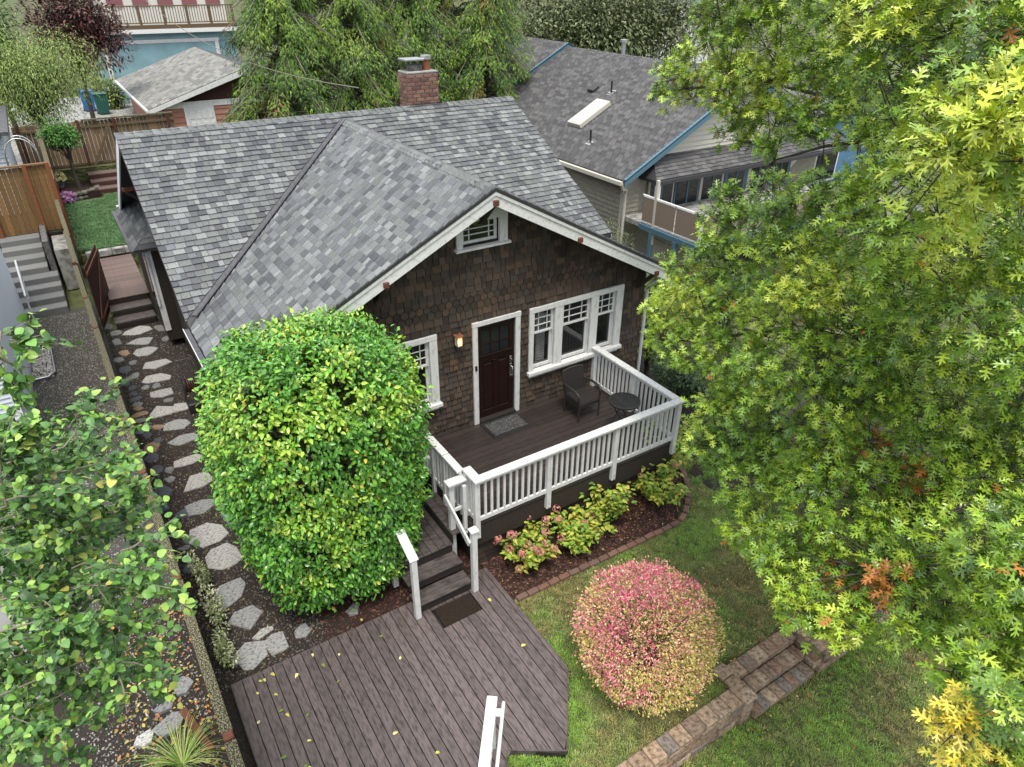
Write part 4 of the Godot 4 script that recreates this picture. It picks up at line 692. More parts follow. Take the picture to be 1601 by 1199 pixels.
func wall_shingles(w: Node) -> void:
	var holes := [[0.03, 1.0, -1.0, 2.16], [1.27, 3.52, 0.73, 2.14], [-1.49, -0.75, 0.71, 2.14], [-0.25, 0.7, 3.62, 4.3]]
	var tones := [lin(0.0828, 0.0607, 0.0469), lin(0.0635, 0.0469, 0.0359), lin(0.103, 0.0745, 0.0552), lin(0.0759, 0.0607, 0.0511), lin(0.117, 0.0759, 0.0524), lin(0.0524, 0.04, 0.0317)]
	var hp := [[1, 0, WR], [-1, 0, -WL], [-SL, 1, RY - SL * RX - 0.16], [SR, 1, RY + SR * RX - 0.16]]
	var out := []
	var expo := 0.122
	var y := -0.98
	while y < 4.5:
		var hexed := (y > 2.34 and y < 2.80) or (y > 3.62)
		var x := WL - (0.0 if not hexed else (0.07 if int(roundf((y + 0.98) / expo)) % 2 == 0 else 0.0))
		if not hexed: x -= rf(0, 0.1)
		while x < WR:
			var ww := 0.14 if hexed else rf(0.085, 0.21)
			var spans := [[x, x + ww]]
			for ho in holes:
				if y + expo > ho[2] and y < ho[3]:
					var ns := []
					for s in spans:
						if s[1] <= ho[0] or s[0] >= ho[1]: ns.append(s)
						else:
							if s[0] < ho[0]: ns.append([s[0], ho[0]])
							if s[1] > ho[1]: ns.append([ho[1], s[1]])
					spans = ns
			for s in spans:
				if s[1] - s[0] < 0.015: continue
				var g := 0.0075 if hexed else 0.006
				var lo := y + rf(-0.005, 0.005)
				var p := []
				if hexed and s[1] - s[0] > 0.12:
					var m: float = (s[0] + s[1]) * 0.5
					p = [Vector2(s[0] + g, y + 0.054), Vector2(m, y + 0.009), Vector2(s[1] - g, y + 0.054), Vector2(s[1] - g, y + expo - 0.002), Vector2(m, y + expo + 0.041), Vector2(s[0] + g, y + expo - 0.002)]
				else:
					p = [Vector2(s[0] + g, lo), Vector2(s[1] - g, lo + rf(-0.003, 0.003)), Vector2(s[1] - g, y + expo + 0.05), Vector2(s[0] + g, y + expo + 0.05)]
				p = clip(p, hp)
				if p.size() < 3: continue
				var b := MB.new()
				b.col = tint(pick(tones), 0.15)
				var th := rf(0.016, 0.032)
				var q := []
				for e in p: q.append(Vector3(e.x, e.y, 0.018 + rf(-0.001, 0.001) if hexed else th * (1.0 - clampf((e.y - y) / expo, 0.0, 1.25) * 0.8)))
				b.prism(q, Vector3(0, 0, -0.022))
				out.append([b, Vector3((s[0] + s[1]) * 0.5, y, 0)])
			x += ww
		y += expo
	emit_pieces("wall_shingle", "wall_shingles", out, 300, M.cedar, w)

func build_roof(h: Node) -> void:
	var tones := [lin(0.30, 0.32, 0.335), lin(0.245, 0.26, 0.275), lin(0.18, 0.19, 0.207), lin(0.385, 0.405, 0.415), lin(0.225, 0.24, 0.245), lin(0.14, 0.147, 0.168), lin(0.27, 0.29, 0.29), lin(0.235, 0.25, 0.28)]
	var b := MB.new()
	var dn := Vector3(0, -0.13, 0)
	var zc := MZ + (MY - RY) / MS                          # where the gable ridge runs into the main slope
	var ze := MZ + (MY - EY) / MS                          # main eave
	var back := -12.15
	var by := 1.9
	var gl := Vector3(XL, EY, FZ)
	var xe := RX + (RY - EY) / SR
	# slabs
	b.prism([Vector3(XL, MY, MZ), Vector3(XR, MY, MZ), Vector3(XR, EY, ze), Vector3(xe, EY, ze), Vector3(RX, RY, zc), Vector3(XL, EY, ze)], dn)
	b.prism([Vector3(XL, MY, MZ), Vector3(XR, MY, MZ), Vector3(XR, by, back), Vector3(XL, by, back)], dn)
	b.prism([Vector3(RX, RY, FZ), Vector3(RX, RY, zc), Vector3(XL, EY, ze), Vector3(XL, EY, FZ)], dn)
	b.prism([Vector3(RX, RY, FZ), Vector3(xe, EY, FZ), Vector3(xe, EY, ze), Vector3(RX, RY, zc)], dn)
	var r := part("roof", b, M.edge, h)
	var out := []
	# main front slope, left and right of the front gable
	var v := Vector3(0, MS, -1).normalized()
	var ln := sqrt(1 + MS * MS)
	var vl := (MZ - ze) * -ln
	var o := Vector3(XL - 0.02, EY, ze)
	var kl := (RX - XL) / ((ze - zc) * ln)                 # valley: u = kl * v
	shingle_rows(o, Vector3.RIGHT, v, XR - XL + 0.04, vl, 0.143, 0.085, 0.22, 0.021, tones, [[1, -kl, -0.1], [-1, 0, 0], [0, 1, vl]], out)
	shingle_rows(o, Vector3.RIGHT, v, XR - XL + 0.04, vl, 0.143, 0.085, 0.22, 0.021, tones, [[-1, 0, -(RX - XL)], [-1, -(xe - RX) / ((ze - zc) * ln), -(xe - XL) + 0.1], [1, 0, XR - XL + 0.03], [0, 1, vl]], out)
	shingle_rows(o, Vector3.RIGHT, v, XR - XL + 0.04, vl, 0.143, 0.085, 0.22, 0.021, tones, [[0, -1, -(ze - zc) * ln], [0, 1, vl], [1, 0, RX - XL], [-1, 0, -(RX - XL) + 0.2]], out)
	# gable left slope: rows run along z
	v = Vector3(1, SL, 0).normalized()
	var lg := sqrt(1 + SL * SL)
	vl = (RX - XL) * lg
	var dz := FZ - ze
	var kg := (ze - zc) / vl                               # u from the front edge backwards; valley at u = dz + kg * v
	shingle_rows(Vector3(XL, EY, FZ + 0.02), Vector3(0, 0, -1), v, FZ - zc + 0.1, vl, 0.143, 0.085, 0.22, 0.021, tones, [[-1, 0, 0], [1, -kg, dz - 0.12], [0, 1, vl]], out)
	emit_pieces("shingle", "shingles", out, 300, M.shingle, r)
	out = []
	v = Vector3(-1, SR, 0).normalized()
	vl = (xe - RX) * sqrt(1 + SR * SR)
	kg = (ze - zc) / vl
	shingle_rows(Vector3(xe, EY, ze), Vector3(0, 0, 1), v, dz + (ze - zc), vl, 0.143, 0.2, 0.36, 0.02, tones, [[1, 0, dz + 0.02], [-1, -kg, 0.0], [0, 1, vl]], out)
	v = Vector3(0, 4.81 - by, MZ - back).normalized()
	shingle_rows(Vector3(XR, by, back), Vector3(-1, 0, 0), v, XR - XL, Vector2(MY - by, MZ - back).length(), 0.143, 0.2, 0.36, 0.02, tones, [[-1, 0, 0], [1, 0, XR - XL], [0, 1, Vector2(MY - by, MZ - back).length()]], out)
	emit_pieces("shingle", "rear_shingles", out, 0, M.shingle, r)
	# ridge caps, each overlapping the one before
	caps(r, Vector3(XL - 0.03, MY + 0.02, MZ), Vector3(XR + 0.03, MY + 0.02, MZ), 0.17, Vector3(0, -MS, 1), Vector3(0, -0.5, -1), tones)
	caps(r, Vector3(RX, RY + 0.02, zc - 0.1), Vector3(RX, RY + 0.02, FZ + 0.02), 0.15, Vector3(-1, -SL, 0), Vector3(1, -SR, 0), tones)
	# valley flashing
	for side in [[Vector3(XL, EY, ze), 1.0], [Vector3(xe, EY, ze), -1.0]]:
		var vb := MB.new()
		var top := Vector3(RX, RY, zc)
		var bot: Vector3 = side[0]
		var s: float = side[1]
		bot = bot.lerp(top, 0.035)
		var ml := Vector3(-s, 0.03, -0.05) * 0.075
		var mr := Vector3(-s * 0.35, 0.02, 1.05) * 0.075
		ml = Vector3(-s * 0.075, 0.014, 0); mr = Vector3(0, 0.014, 0.085)
		var up := Vector3(0, 0.012, 0)
		vb.prism([bot + up, top + up, top + ml + up, bot + ml + up], Vector3(0, 0.01, 0))
		vb.prism([bot + up, top + up, top + mr + up, bot + mr + up], Vector3(0, 0.01, 0))
		part("valley_flashing", vb, M.flash, r)
	# gutter along the left eave
	var g := MB.new()
	g.box(Transform3D(IDENT, Vector3(XL - 0.05, EY - 0.1, (ze + FZ) * 0.5)), Vector3(0.09, 0.12, FZ - ze), 0.01)
	part("gutter", g, M.flash, r)
	g = MB.new()
	g.box(Transform3D(IDENT, Vector3(XL - 0.1, EY - 0.035, (ze + FZ) * 0.5)), Vector3(0.012, 0.02, FZ - ze), 0.003)
	part("gutter_lip", g, M.white, r)
	g = MB.new()
	g.box(Transform3D(IDENT, Vector3(XL + 0.2, by - 0.08, back - 0.06)), Vector3(0.5, 0.13, 0.12), 0.01)
	part("gutter", g, M.white, r)

func caps(r: Node, a: Vector3, b: Vector3, step: float, sa: Vector3, sb: Vector3, tones: Array) -> void:
	var d := (b - a).normalized()
	var n := int(a.distance_to(b) / step)
	var w := 0.15
	sa = sa.normalized() * w
	sb = sb.normalized() * w
	for i in n:
		if absf(a.z - MZ) < 0.05 and absf(a.x + d.x * i * step - 2.33) < 0.47: continue      # the chimney stands here
		var m := MB.new()
		m.col = tint(pick([tones[1], tones[4], tones[6], tones[0]]), 0.1)
		var p := a + d * i * step
		var q := p + d * (step + 0.04) - Vector3(0, 0.012, 0)
		p += Vector3(0, 0.012, 0)
		m.prism([p, q, q + sa, p + sa], Vector3(0, -0.012, 0))
		m.prism([p, q, q + sb, p + sb], Vector3(0, -0.012, 0))
		part("ridge_cap", m, M.shingle, r)

func build_chimney(h: Node) -> void:
	var c := Vector3(2.33, 0, -6.46)
	var w := 0.8
	var d := 0.44
	var core := MB.new()
	core.box(Transform3D(IDENT, Vector3(c.x, 4.9, c.z)), Vector3(w - 0.03, 1.3, d - 0.03))
	var ch := part("chimney", core, M.mortar, h)
	var y := 4.42
	var row := 0
	while y < 5.5:
		for side in [[0, w, d * 0.5], [1, d, w * 0.5], [0, w, -d * 0.5], [1, d, -w * 0.5]]:
			var len: float = side[1]
			var off := 0.0 if row % 2 == 0 else 0.1
			var x := -len * 0.5 - off
			while x < len * 0.5 - 0.01:
				var a: float = maxf(x, -len * 0.5)
				var e: float = minf(x + 0.2, len * 0.5)
				if e - a > 0.03:
					var m := (a + e) * 0.5
					var s := e - a
					if side[0] == 0: bx("brick", Vector3(c.x + m, y, c.z + side[2]), Vector3(s, 0.066, 0.04), pick(M.brick), ch, 0.005)
					else: bx("brick", Vector3(c.x + side[2], y, c.z + m), Vector3(0.039, 0.066, s), pick(M.brick), ch, 0.005)
				x += 0.22
		y += 0.086
		row += 1
	bx("crown", Vector3(c.x, 5.53, c.z), Vector3(w + 0.03, 0.05, d + 0.03), M.concrete, ch, 0.015)
	bx("flue", Vector3(c.x - 0.1, 5.62, c.z), Vector3(0.3, 0.14, 0.28), M.darkcon, ch, 0.01)
	bx("flue_cap", Vector3(c.x - 0.16, 5.8, c.z), Vector3(0.5, 0.045, 0.4), M.galv, ch, 0.008)
	for s in [-1, 1]:
		for t in [-1, 1]: bx("cap_leg", Vector3(c.x - 0.14 + s * 0.14, 5.735, c.z + t * 0.12), Vector3(0.02, 0.09, 0.02), M.iron, ch, 0.002)
	var f := MB.new()
	f.tube([Vector3(c.x + 0.22, 5.54, c.z), Vector3(c.x + 0.22, 5.78, c.z)], [0.1, 0.1], 12)
	part("flue_pot", f, M.pot, ch)
	f = MB.new()
	f.tube([Vector3(c.x + 0.22, 5.785, c.z), Vector3(c.x + 0.22, 5.87, c.z)], [0.125, 0.125], 12)
	part("pot_cap", f, M.galv, ch)
	bx("flashing", Vector3(c.x + 0.05, 4.79, c.z + d * 0.5 + 0.03), Vector3(w + 0.04, 0.12, 0.02), M.dark, ch, 0.003)
	bx("flashing", Vector3(c.x, 4.74, c.z + d * 0.5 + 0.13), Vector3(w + 0.25, 0.02, 0.25), M.flash, ch, 0.003, Basis(Vector3.RIGHT, 0.5))

func front_door(h: Node) -> void:
	var t := bx("door_casing", Vector3(0.05, 1.05, 0.025), Vector3(0.105, 2.1, 0.05), M.white, h)
	bx("door_casing", Vector3(0.98, 1.05, 0.025), Vector3(0.105, 2.1, 0.05), M.white, h)
	bx("door_casing", Vector3(0.515, 2.145, 0.028), Vector3(1.05, 0.09, 0.056), M.white, h)
	bx("jamb", Vector3(0.115, 1.05, -0.04), Vector3(0.025, 2.06, 0.08), M.riser, h)
	bx("jamb", Vector3(0.915, 1.05, -0.04), Vector3(0.025, 2.06, 0.08), M.riser, h)
	bx("threshold", Vector3(0.515, 0.035, 0.02), Vector3(0.82, 0.06, 0.14), M.riser, h)
	var d := bx("door", Vector3(0.515, 1.06, -0.06), Vector3(0.775, 2.0, 0.04), M.door, h, 0.004)
	for s in [[0.165, 0.11], [0.865, 0.11]]: bx("stile", Vector3(s[0], 1.06, -0.035), Vector3(0.1, 2.0, 0.03), M.door, d, 0.006)
	bx("stile", Vector3(0.515, 0.74, -0.036), Vector3(0.09, 1.1, 0.028), M.door, d, 0.006)
	for r in [[0.14, 0.16], [1.36, 0.12], [2.01, 0.1]]: bx("rail", Vector3(0.515, r[0], -0.0355), Vector3(0.6, r[1], 0.029), M.door, d, 0.006)
	for k in [-1, 1]: bx("panel", Vector3(0.515 + k * 0.17, 0.75, -0.034), Vector3(0.17, 0.98, 0.02), M.door, d, 0.01)
	bx("shelf_moulding", Vector3(0.515, 1.43, -0.02), Vector3(0.72, 0.035, 0.03), M.door, d, 0.006)
	bx("pane", Vector3(0.515, 1.7, -0.045), Vector3(0.6, 0.5, 0.012), M.windowdark, d, 0.001)
	for i in 2: bx("muntin", Vector3(0.515 + (i - 0.5) * 0.2, 1.7, -0.03), Vector3(0.022, 0.5, 0.02), M.door, d, 0.004)
	bx("muntin", Vector3(0.515, 1.68, -0.031), Vector3(0.6, 0.022, 0.02), M.door, d, 0.004)
	var b := MB.new()
	b.box(Transform3D(IDENT, Vector3(0.855, 1.2, -0.012)), Vector3(0.06, 0.14, 0.016), 0.006)
	b.box(Transform3D(IDENT, Vector3(0.855, 0.96, -0.012)), Vector3(0.055, 0.3, 0.016), 0.006)
	b.tube([Vector3(0.855, 1.06, 0.0), Vector3(0.855, 1.05, 0.05), Vector3(0.855, 0.95, 0.06), Vector3(0.855, 0.86, 0.045), Vector3(0.855, 0.84, 0.0)], [0.012, 0.014, 0.014, 0.014, 0.012], 8)
	b.tube([Vector3(0.855, 1.2, 0.0), Vector3(0.855, 1.2, 0.03)], [0.03, 0.026], 12)
	part("handle", b, M.nickel, d)
	bx("doorbell", Vector3(0.05, 1.26, 0.06), Vector3(0.045, 0.11, 0.02), M.dark, h, 0.006)
	# wall lantern beside the door
	var l := thing("wall_lantern", "small square wall lantern with bronze cap and glowing panes left of the door", "wall lamp", Vector3(-0.33, 1.85, 0.02))
	bx("back_plate", Vector3(-0.33, 1.98, 0.03), Vector3(0.1, 0.16, 0.02), M.iron, l, 0.005)
	bx("cap", Vector3(-0.33, 2.07, 0.11), Vector3(0.15, 0.035, 0.15), M.pot, l, 0.014)
	bx("arm", Vector3(-0.33, 2.085, 0.05), Vector3(0.03, 0.03, 0.1), M.iron, l)
	bx("base", Vector3(-0.33, 1.865, 0.11), Vector3(0.12, 0.02, 0.12), M.iron, l)
	for x in [-1, 1]:
		for z in [-1, 1]: bx("frame_bar", Vector3(-0.33 + x * 0.055, 1.962, 0.11 + z * 0.055), Vector3(0.012, 0.18, 0.012), M.iron, l, 0.002)
	var gm := mat(0.62, 0.58, 0.5, 0.4)
	gm.emission_enabled = true
	gm.emission = Color(1.0, 0.78, 0.5)
	gm.emission_energy_multiplier = 0.03
	bx("lamp_glass", Vector3(-0.33, 1.962, 0.11), Vector3(0.1, 0.17, 0.1), gm, l, 0.004)
	var om := OmniLight3D.new()
	om.name = "lantern_light"
	l.add_child(om)
	om.global_position = Vector3(-0.33, 1.96, 0.22)
	om.light_energy = 0.01
	om.light_color = Color(1.0, 0.78, 0.5)
	om.light_size = 0.05
	om.omni_range = 6.0
	om.omni_attenuation = 2.0
	om.shadow_enabled = true

# casing, sill and one or more sashes with small panes above a meeting rail
func window(called: String, h: Node, r: Array, lights: Array, y0: float, y1: float, mid: float, z: float) -> void:
	var cw := 0.10
	var o := bx(called, Vector3((r[0] + r[1]) * 0.5, r[3] - cw * 0.5, z + 0.027), Vector3(r[1] - r[0], cw, 0.054), M.white, h)
	var lx: float = lights[0][0] + 0.004
	var rx: float = lights[-1][1] - 0.004
	bx("casing", Vector3((r[0] + lx) * 0.5, (r[2] + r[3]) * 0.5 - 0.02, z + 0.025), Vector3(lx - r[0], r[3] - r[2] - 0.16, 0.05), M.white, o)
	bx("casing", Vector3((r[1] + rx) * 0.5, (r[2] + r[3]) * 0.5 - 0.02, z + 0.025), Vector3(r[1] - rx, r[3] - r[2] - 0.16, 0.05), M.white, o)
	bx("sill", Vector3((r[0] + r[1]) * 0.5, r[2] + 0.066, z + 0.035), Vector3(r[1] - r[0] + 0.06, 0.075, 0.15), M.white, o, 0.008)
	bx("apron", Vector3((r[0] + r[1]) * 0.5, r[2] - 0.01, z + 0.02), Vector3(r[1] - r[0] - 0.04, 0.07, 0.035), M.white, o)
	for i in lights.size() - 1:
		var a: float = lights[i][1]
		var c: float = lights[i + 1][0]
		bx("mullion", Vector3((a + c) * 0.5, (y0 + y1) * 0.5, z + 0.024), Vector3(c - a + 0.006, y1 - y0 + 0.02, 0.047), M.white, o)
	for q in lights:
		var x0: float = q[0]
		var x1: float = q[1]
		var xm := (x0 + x1) * 0.5
		var w := x1 - x0
		# jamb liner
		for s in [[x0 + 0.008, 0.016], [x1 - 0.008, 0.016]]: bx("jamb", Vector3(s[0], (y0 + y1) * 0.5, z - 0.07), Vector3(s[1], y1 - y0, 0.13), M.white, o)
		# lower sash, set back
		for s in [x0 + 0.037, x1 - 0.037]:
			bx("sash_stile", Vector3(s, (y0 + mid) * 0.5 + 0.01, z - 0.07), Vector3(0.042, mid - y0, 0.035), M.white, o)
			bx("sash_stile", Vector3(s, (y1 + mid) * 0.5, z - 0.03), Vector3(0.042, y1 - mid + 0.04, 0.035), M.white, o)
		bx("sash_rail", Vector3(xm, y0 + 0.04, z - 0.071), Vector3(w - 0.035, 0.075, 0.034), M.white, o)
		bx("sash_rail", Vector3(xm, mid + 0.0, z - 0.072), Vector3(w - 0.035, 0.04, 0.033), M.white, o)
		bx("sash_rail", Vector3(xm, mid + 0.005, z - 0.031), Vector3(w - 0.035, 0.045, 0.034), M.white, o)
		bx("sash_rail", Vector3(xm, y1 - 0.025, z - 0.0315), Vector3(w - 0.035, 0.045, 0.0335), M.white, o)
		bx("pane", Vector3(xm, (y0 + mid) * 0.5 + 0.02, z - 0.075), Vector3(w - 0.1, mid - y0 - 0.09, 0.004), M.glass, o, 0.0)
		bx("pane", Vector3(xm, (y1 + mid) * 0.5, z - 0.035), Vector3(w - 0.1, y1 - mid - 0.06, 0.004), M.glass, o, 0.0)
		var uh := y1 - mid - 0.07
		for k in [0.24, 0.76]: bx("muntin", Vector3(x0 + 0.058 + (w - 0.116) * k, (y1 + mid) * 0.5, z - 0.028), Vector3(0.018, uh, 0.02), M.white, o, 0.003)
		for k in [0.32, 0.68]: bx("muntin", Vector3(xm, mid + 0.03 + uh * k, z - 0.0275), Vector3(w - 0.11, 0.018, 0.019), M.white, o, 0.003)

func attic_window(h: Node) -> void:
	var o := bx("attic_window", Vector3(0.23, 3.6, 0.06), Vector3(1.08, 0.045, 0.12), M.white, h, 0.006)
	var b := MB.new()
	# side casings and a head that follow the slope of the roof above
	b.prism([Vector3(-0.27, 3.62, 0.055), Vector3(-0.15, 3.62, 0.055), Vector3(-0.15, 4.1, 0.055), Vector3(-0.27, 4.1, 0.055)], Vector3(0, 0, -0.055))
	part("casing", b, M.white, o)
	b = MB.new()
	b.prism([Vector3(0.57, 3.62, 0.055), Vector3(0.73, 3.62, 0.055), Vector3(0.73, 4.2, 0.055), Vector3(0.57, 4.27, 0.055)], Vector3(0, 0, -0.055))
	part("casing", b, M.white, o)
	b = MB.new()
	b.prism([Vector3(-0.15, 4.05, 0.052), Vector3(0.57, 4.05, 0.052), Vector3(0.57, 4.27, 0.052), Vector3(0.22, 4.43, 0.052), Vector3(-0.15, 4.26, 0.052)], Vector3(0, 0, -0.052))
	part("head", b, M.white, o)
	for s in [-0.12, 0.53]: bx("sash_stile", Vector3(s, 3.85, -0.04), Vector3(0.05, 0.42, 0.04), M.white, o)
	for s in [3.685, 4.035]: bx("sash_rail", Vector3(0.205, s, -0.041), Vector3(0.64, 0.05, 0.038), M.white, o)
	bx("pane", Vector3(0.205, 3.86, -0.045), Vector3(0.62, 0.32, 0.004), M.glass, o, 0.0)
	for k in [0.18, 0.82]: bx("muntin", Vector3(-0.1 + 0.61 * k, 3.86, -0.033), Vector3(0.018, 0.31, 0.02), M.white, o, 0.003)
	for k in [0.33, 0.66]: bx("muntin", Vector3(0.205, 3.71 + 0.3 * k, -0.0325), Vector3(0.6, 0.018, 0.019), M.white, o, 0.003)
	bx("attic_back", Vector3(0.2, 3.85, -0.5), Vector3(1.0, 0.6, 0.02), M.room, o)

func bargeboards(h: Node) -> void:
	var xe := RX + (RY - EY) / SR
	for s in [[Vector3(XL + 0.0, EY, 0), Vector3(RX, RY, 0)], [Vector3(RX, RY, 0), Vector3(xe, EY, 0)]]:
		var a: Vector3 = s[0]
		var c: Vector3 = s[1]
		for l in [[0.0, -0.055, FZ + 0.035, 0.04, M.edge, "drip_edge"], [-0.058, -0.115, FZ + 0.03, 0.05, M.white, "moulding"], [-0.118, -0.29, FZ + 0.012, 0.032, M.whitetrim, "bargeboard"]]:
			var b := MB.new()
			b.prism([a + Vector3(0, l[0], l[2]), c + Vector3(0, l[0], l[2]), c + Vector3(0, l[1], l[2]), a + Vector3(0, l[1], l[2])], Vector3(0, 0, -l[3]))
			part(l[5], b, l[4], h)
	# knee brackets
	for x in [RX, -1.75, 1.97, 3.95, -3.55]:
		var y := gable_top(x) - 0.1
		var k := bx("bracket", Vector3(x, y, 0.26), Vector3(0.09, 0.09, 0.56), M.postbrown, h, 0.008)
		bx("bracket_post", Vector3(x, y - 0.25, 0.05), Vector3(0.09, 0.42, 0.07), M.skirt, k, 0.006)
		beam("bracket_brace", Vector3(x, y - 0.4, 0.08), Vector3(x, y - 0.06, 0.42), 0.07, 0.07, M.skirt, k)
	# soffit boards under the front overhang
	for s in [[XL + 0.05, RX, EY, RY], [RX, xe - 0.05, RY, EY]]:
		var b := MB.new()
		b.prism([Vector3(s[0], s[2] - 0.135, 0.0), Vector3(s[1], s[3] - 0.135, 0.0), Vector3(s[1], s[3] - 0.135, FZ - 0.02), Vector3(s[0], s[2] - 0.135, FZ - 0.02)], Vector3(0, -0.015, 0))
		part("soffit", b, M.skirt, h)
	# rake boards of the left end of the main roof
	var ze := MZ + (MY - EY) / MS
	for s in [[Vector3(XL - 0.01, EY, ze), Vector3(XL - 0.01, MY, MZ), M.skirt], [Vector3(XL - 0.01, MY, MZ), Vector3(XL - 0.01, 1.9, -12.15), M.whitetrim], [Vector3(XR + 0.01, EY, ze), Vector3(XR + 0.01, MY, MZ), M.whitetrim]]:
		var b := MB.new()
		var a: Vector3 = s[0]
		var c: Vector3 = s[1]
		b.prism([a + Vector3(0, -0.04, 0), c + Vector3(0, -0.04, 0), c + Vector3(0, -0.24, 0), a + Vector3(0, -0.24, 0)], Vector3(0.03 if a.x < 0 else -0.03, 0, 0))
		part("rake_board", b, s[2], h)
	for z in [-8.8, -4.0]:
		var y := MY - MS * absf(z - MZ) - 0.28
		var k := bx("bracket", Vector3(-4.1, y, z), Vector3(0.5, 0.09, 0.09), M.postbrown, h, 0.008)
		beam("bracket_brace", Vector3(-3.9, y - 0.4, z), Vector3(-4.28, y - 0.06, z), 0.07, 0.07, M.skirt, k)

# the bay on the left side under its own little hipped roof
func side_bay(h: Node) -> void:
	var b := MB.new()
	b.box(Transform3D(IDENT, Vector3(-4.06, 0.5, -10.2)), Vector3(0.36, 2.6, 3.2))
	var o := part("side_bay", b, M.skirt, h)
	bx("window_frame", Vector3(-4.25, 0.85, -8.9), Vector3(0.05, 1.3, 0.75), M.white, o)
	bx("pane", Vector3(-4.28, 0.85, -8.9), Vector3(0.02, 1.1, 0.56), M.windowdark, o, 0.001)
	bx("corner_board", Vector3(-4.2, 0.6, -8.585), Vector3(0.14, 2.2, 0.03), M.white, o)
	var r := MB.new()
	var e0 := Vector3(-4.5, 1.8, -12.0)
	var e1 := Vector3(-4.5, 1.8, -8.3)
	var t0 := Vector3(-3.86, 2.26, -11.9)
	var t1 := Vector3(-3.86, 2.26, -8.75)
	var w1 := Vector3(-3.86, 1.8, -8.3)
	r.prism([e0, e1, t1, t0], Vector3(0, -0.07, 0))
	r.prism([e1, w1, t1], Vector3(0, -0.07, 0))
	var rr := part("bay_roof", r, M.edge, h)
	var tones := [lin(0.16, 0.17, 0.18), lin(0.11, 0.12, 0.13), lin(0.22, 0.23, 0.24), lin(0.09, 0.095, 0.11)]
	var out := []
	var v := (t1 - e1 + Vector3(0, 0, 0.45)).normalized()
	v = Vector3(0.64, 0.46, 0).normalized()
	var ll := Vector2(0.64, 0.46).length()
	shingle_rows(e1, Vector3(0, 0, -1), v, 3.7, ll, 0.14, 0.12, 0.34, 0.012, tones, [[-1, 0.45 / ll, 0], [1, 0, 3.7], [0, 1, ll]], out)
	shingle_rows(e1, Vector3(1, 0, 0), (t1 - w1).normalized(), 0.66, 0.64, 0.14, 0.12, 0.34, 0.012, tones, [[-1, 1.0, 0.0], [1, 0, 0.64], [0, 1, 0.64]], out)
	emit_pieces("shingle", "shingles", out, 200, M.shingle, rr)
	bx("gutter", Vector3(-4.53, 1.76, -10.15), Vector3(0.07, 0.09, 3.7), M.flash, h)

# ---------- porch ----------
func baluster_run(o: Node, a: Vector3, b: Vector3, top: float, step := 0.116) -> void:
	# a, b at floor level; rails and balusters between two posts
	var n := int(round(a.distance_to(b) / step))
	var d := (b - a) / n
	beam("bottom_rail", a + Vector3(0, 0.1, 0), b + Vector3(0, 0.1, 0), 0.04, 0.075, M.white, o)
	beam("sub_rail", a + Vector3(0, top - 0.085, 0), b + Vector3(0, top - 0.085, 0), 0.04, 0.075, M.white, o)
	for i in range(1, n):
		bx("baluster", a + d * i + Vector3(0, top * 0.5 + 0.005, 0), Vector3(0.038, top - 0.24, 0.038), M.white, o, 0.004)

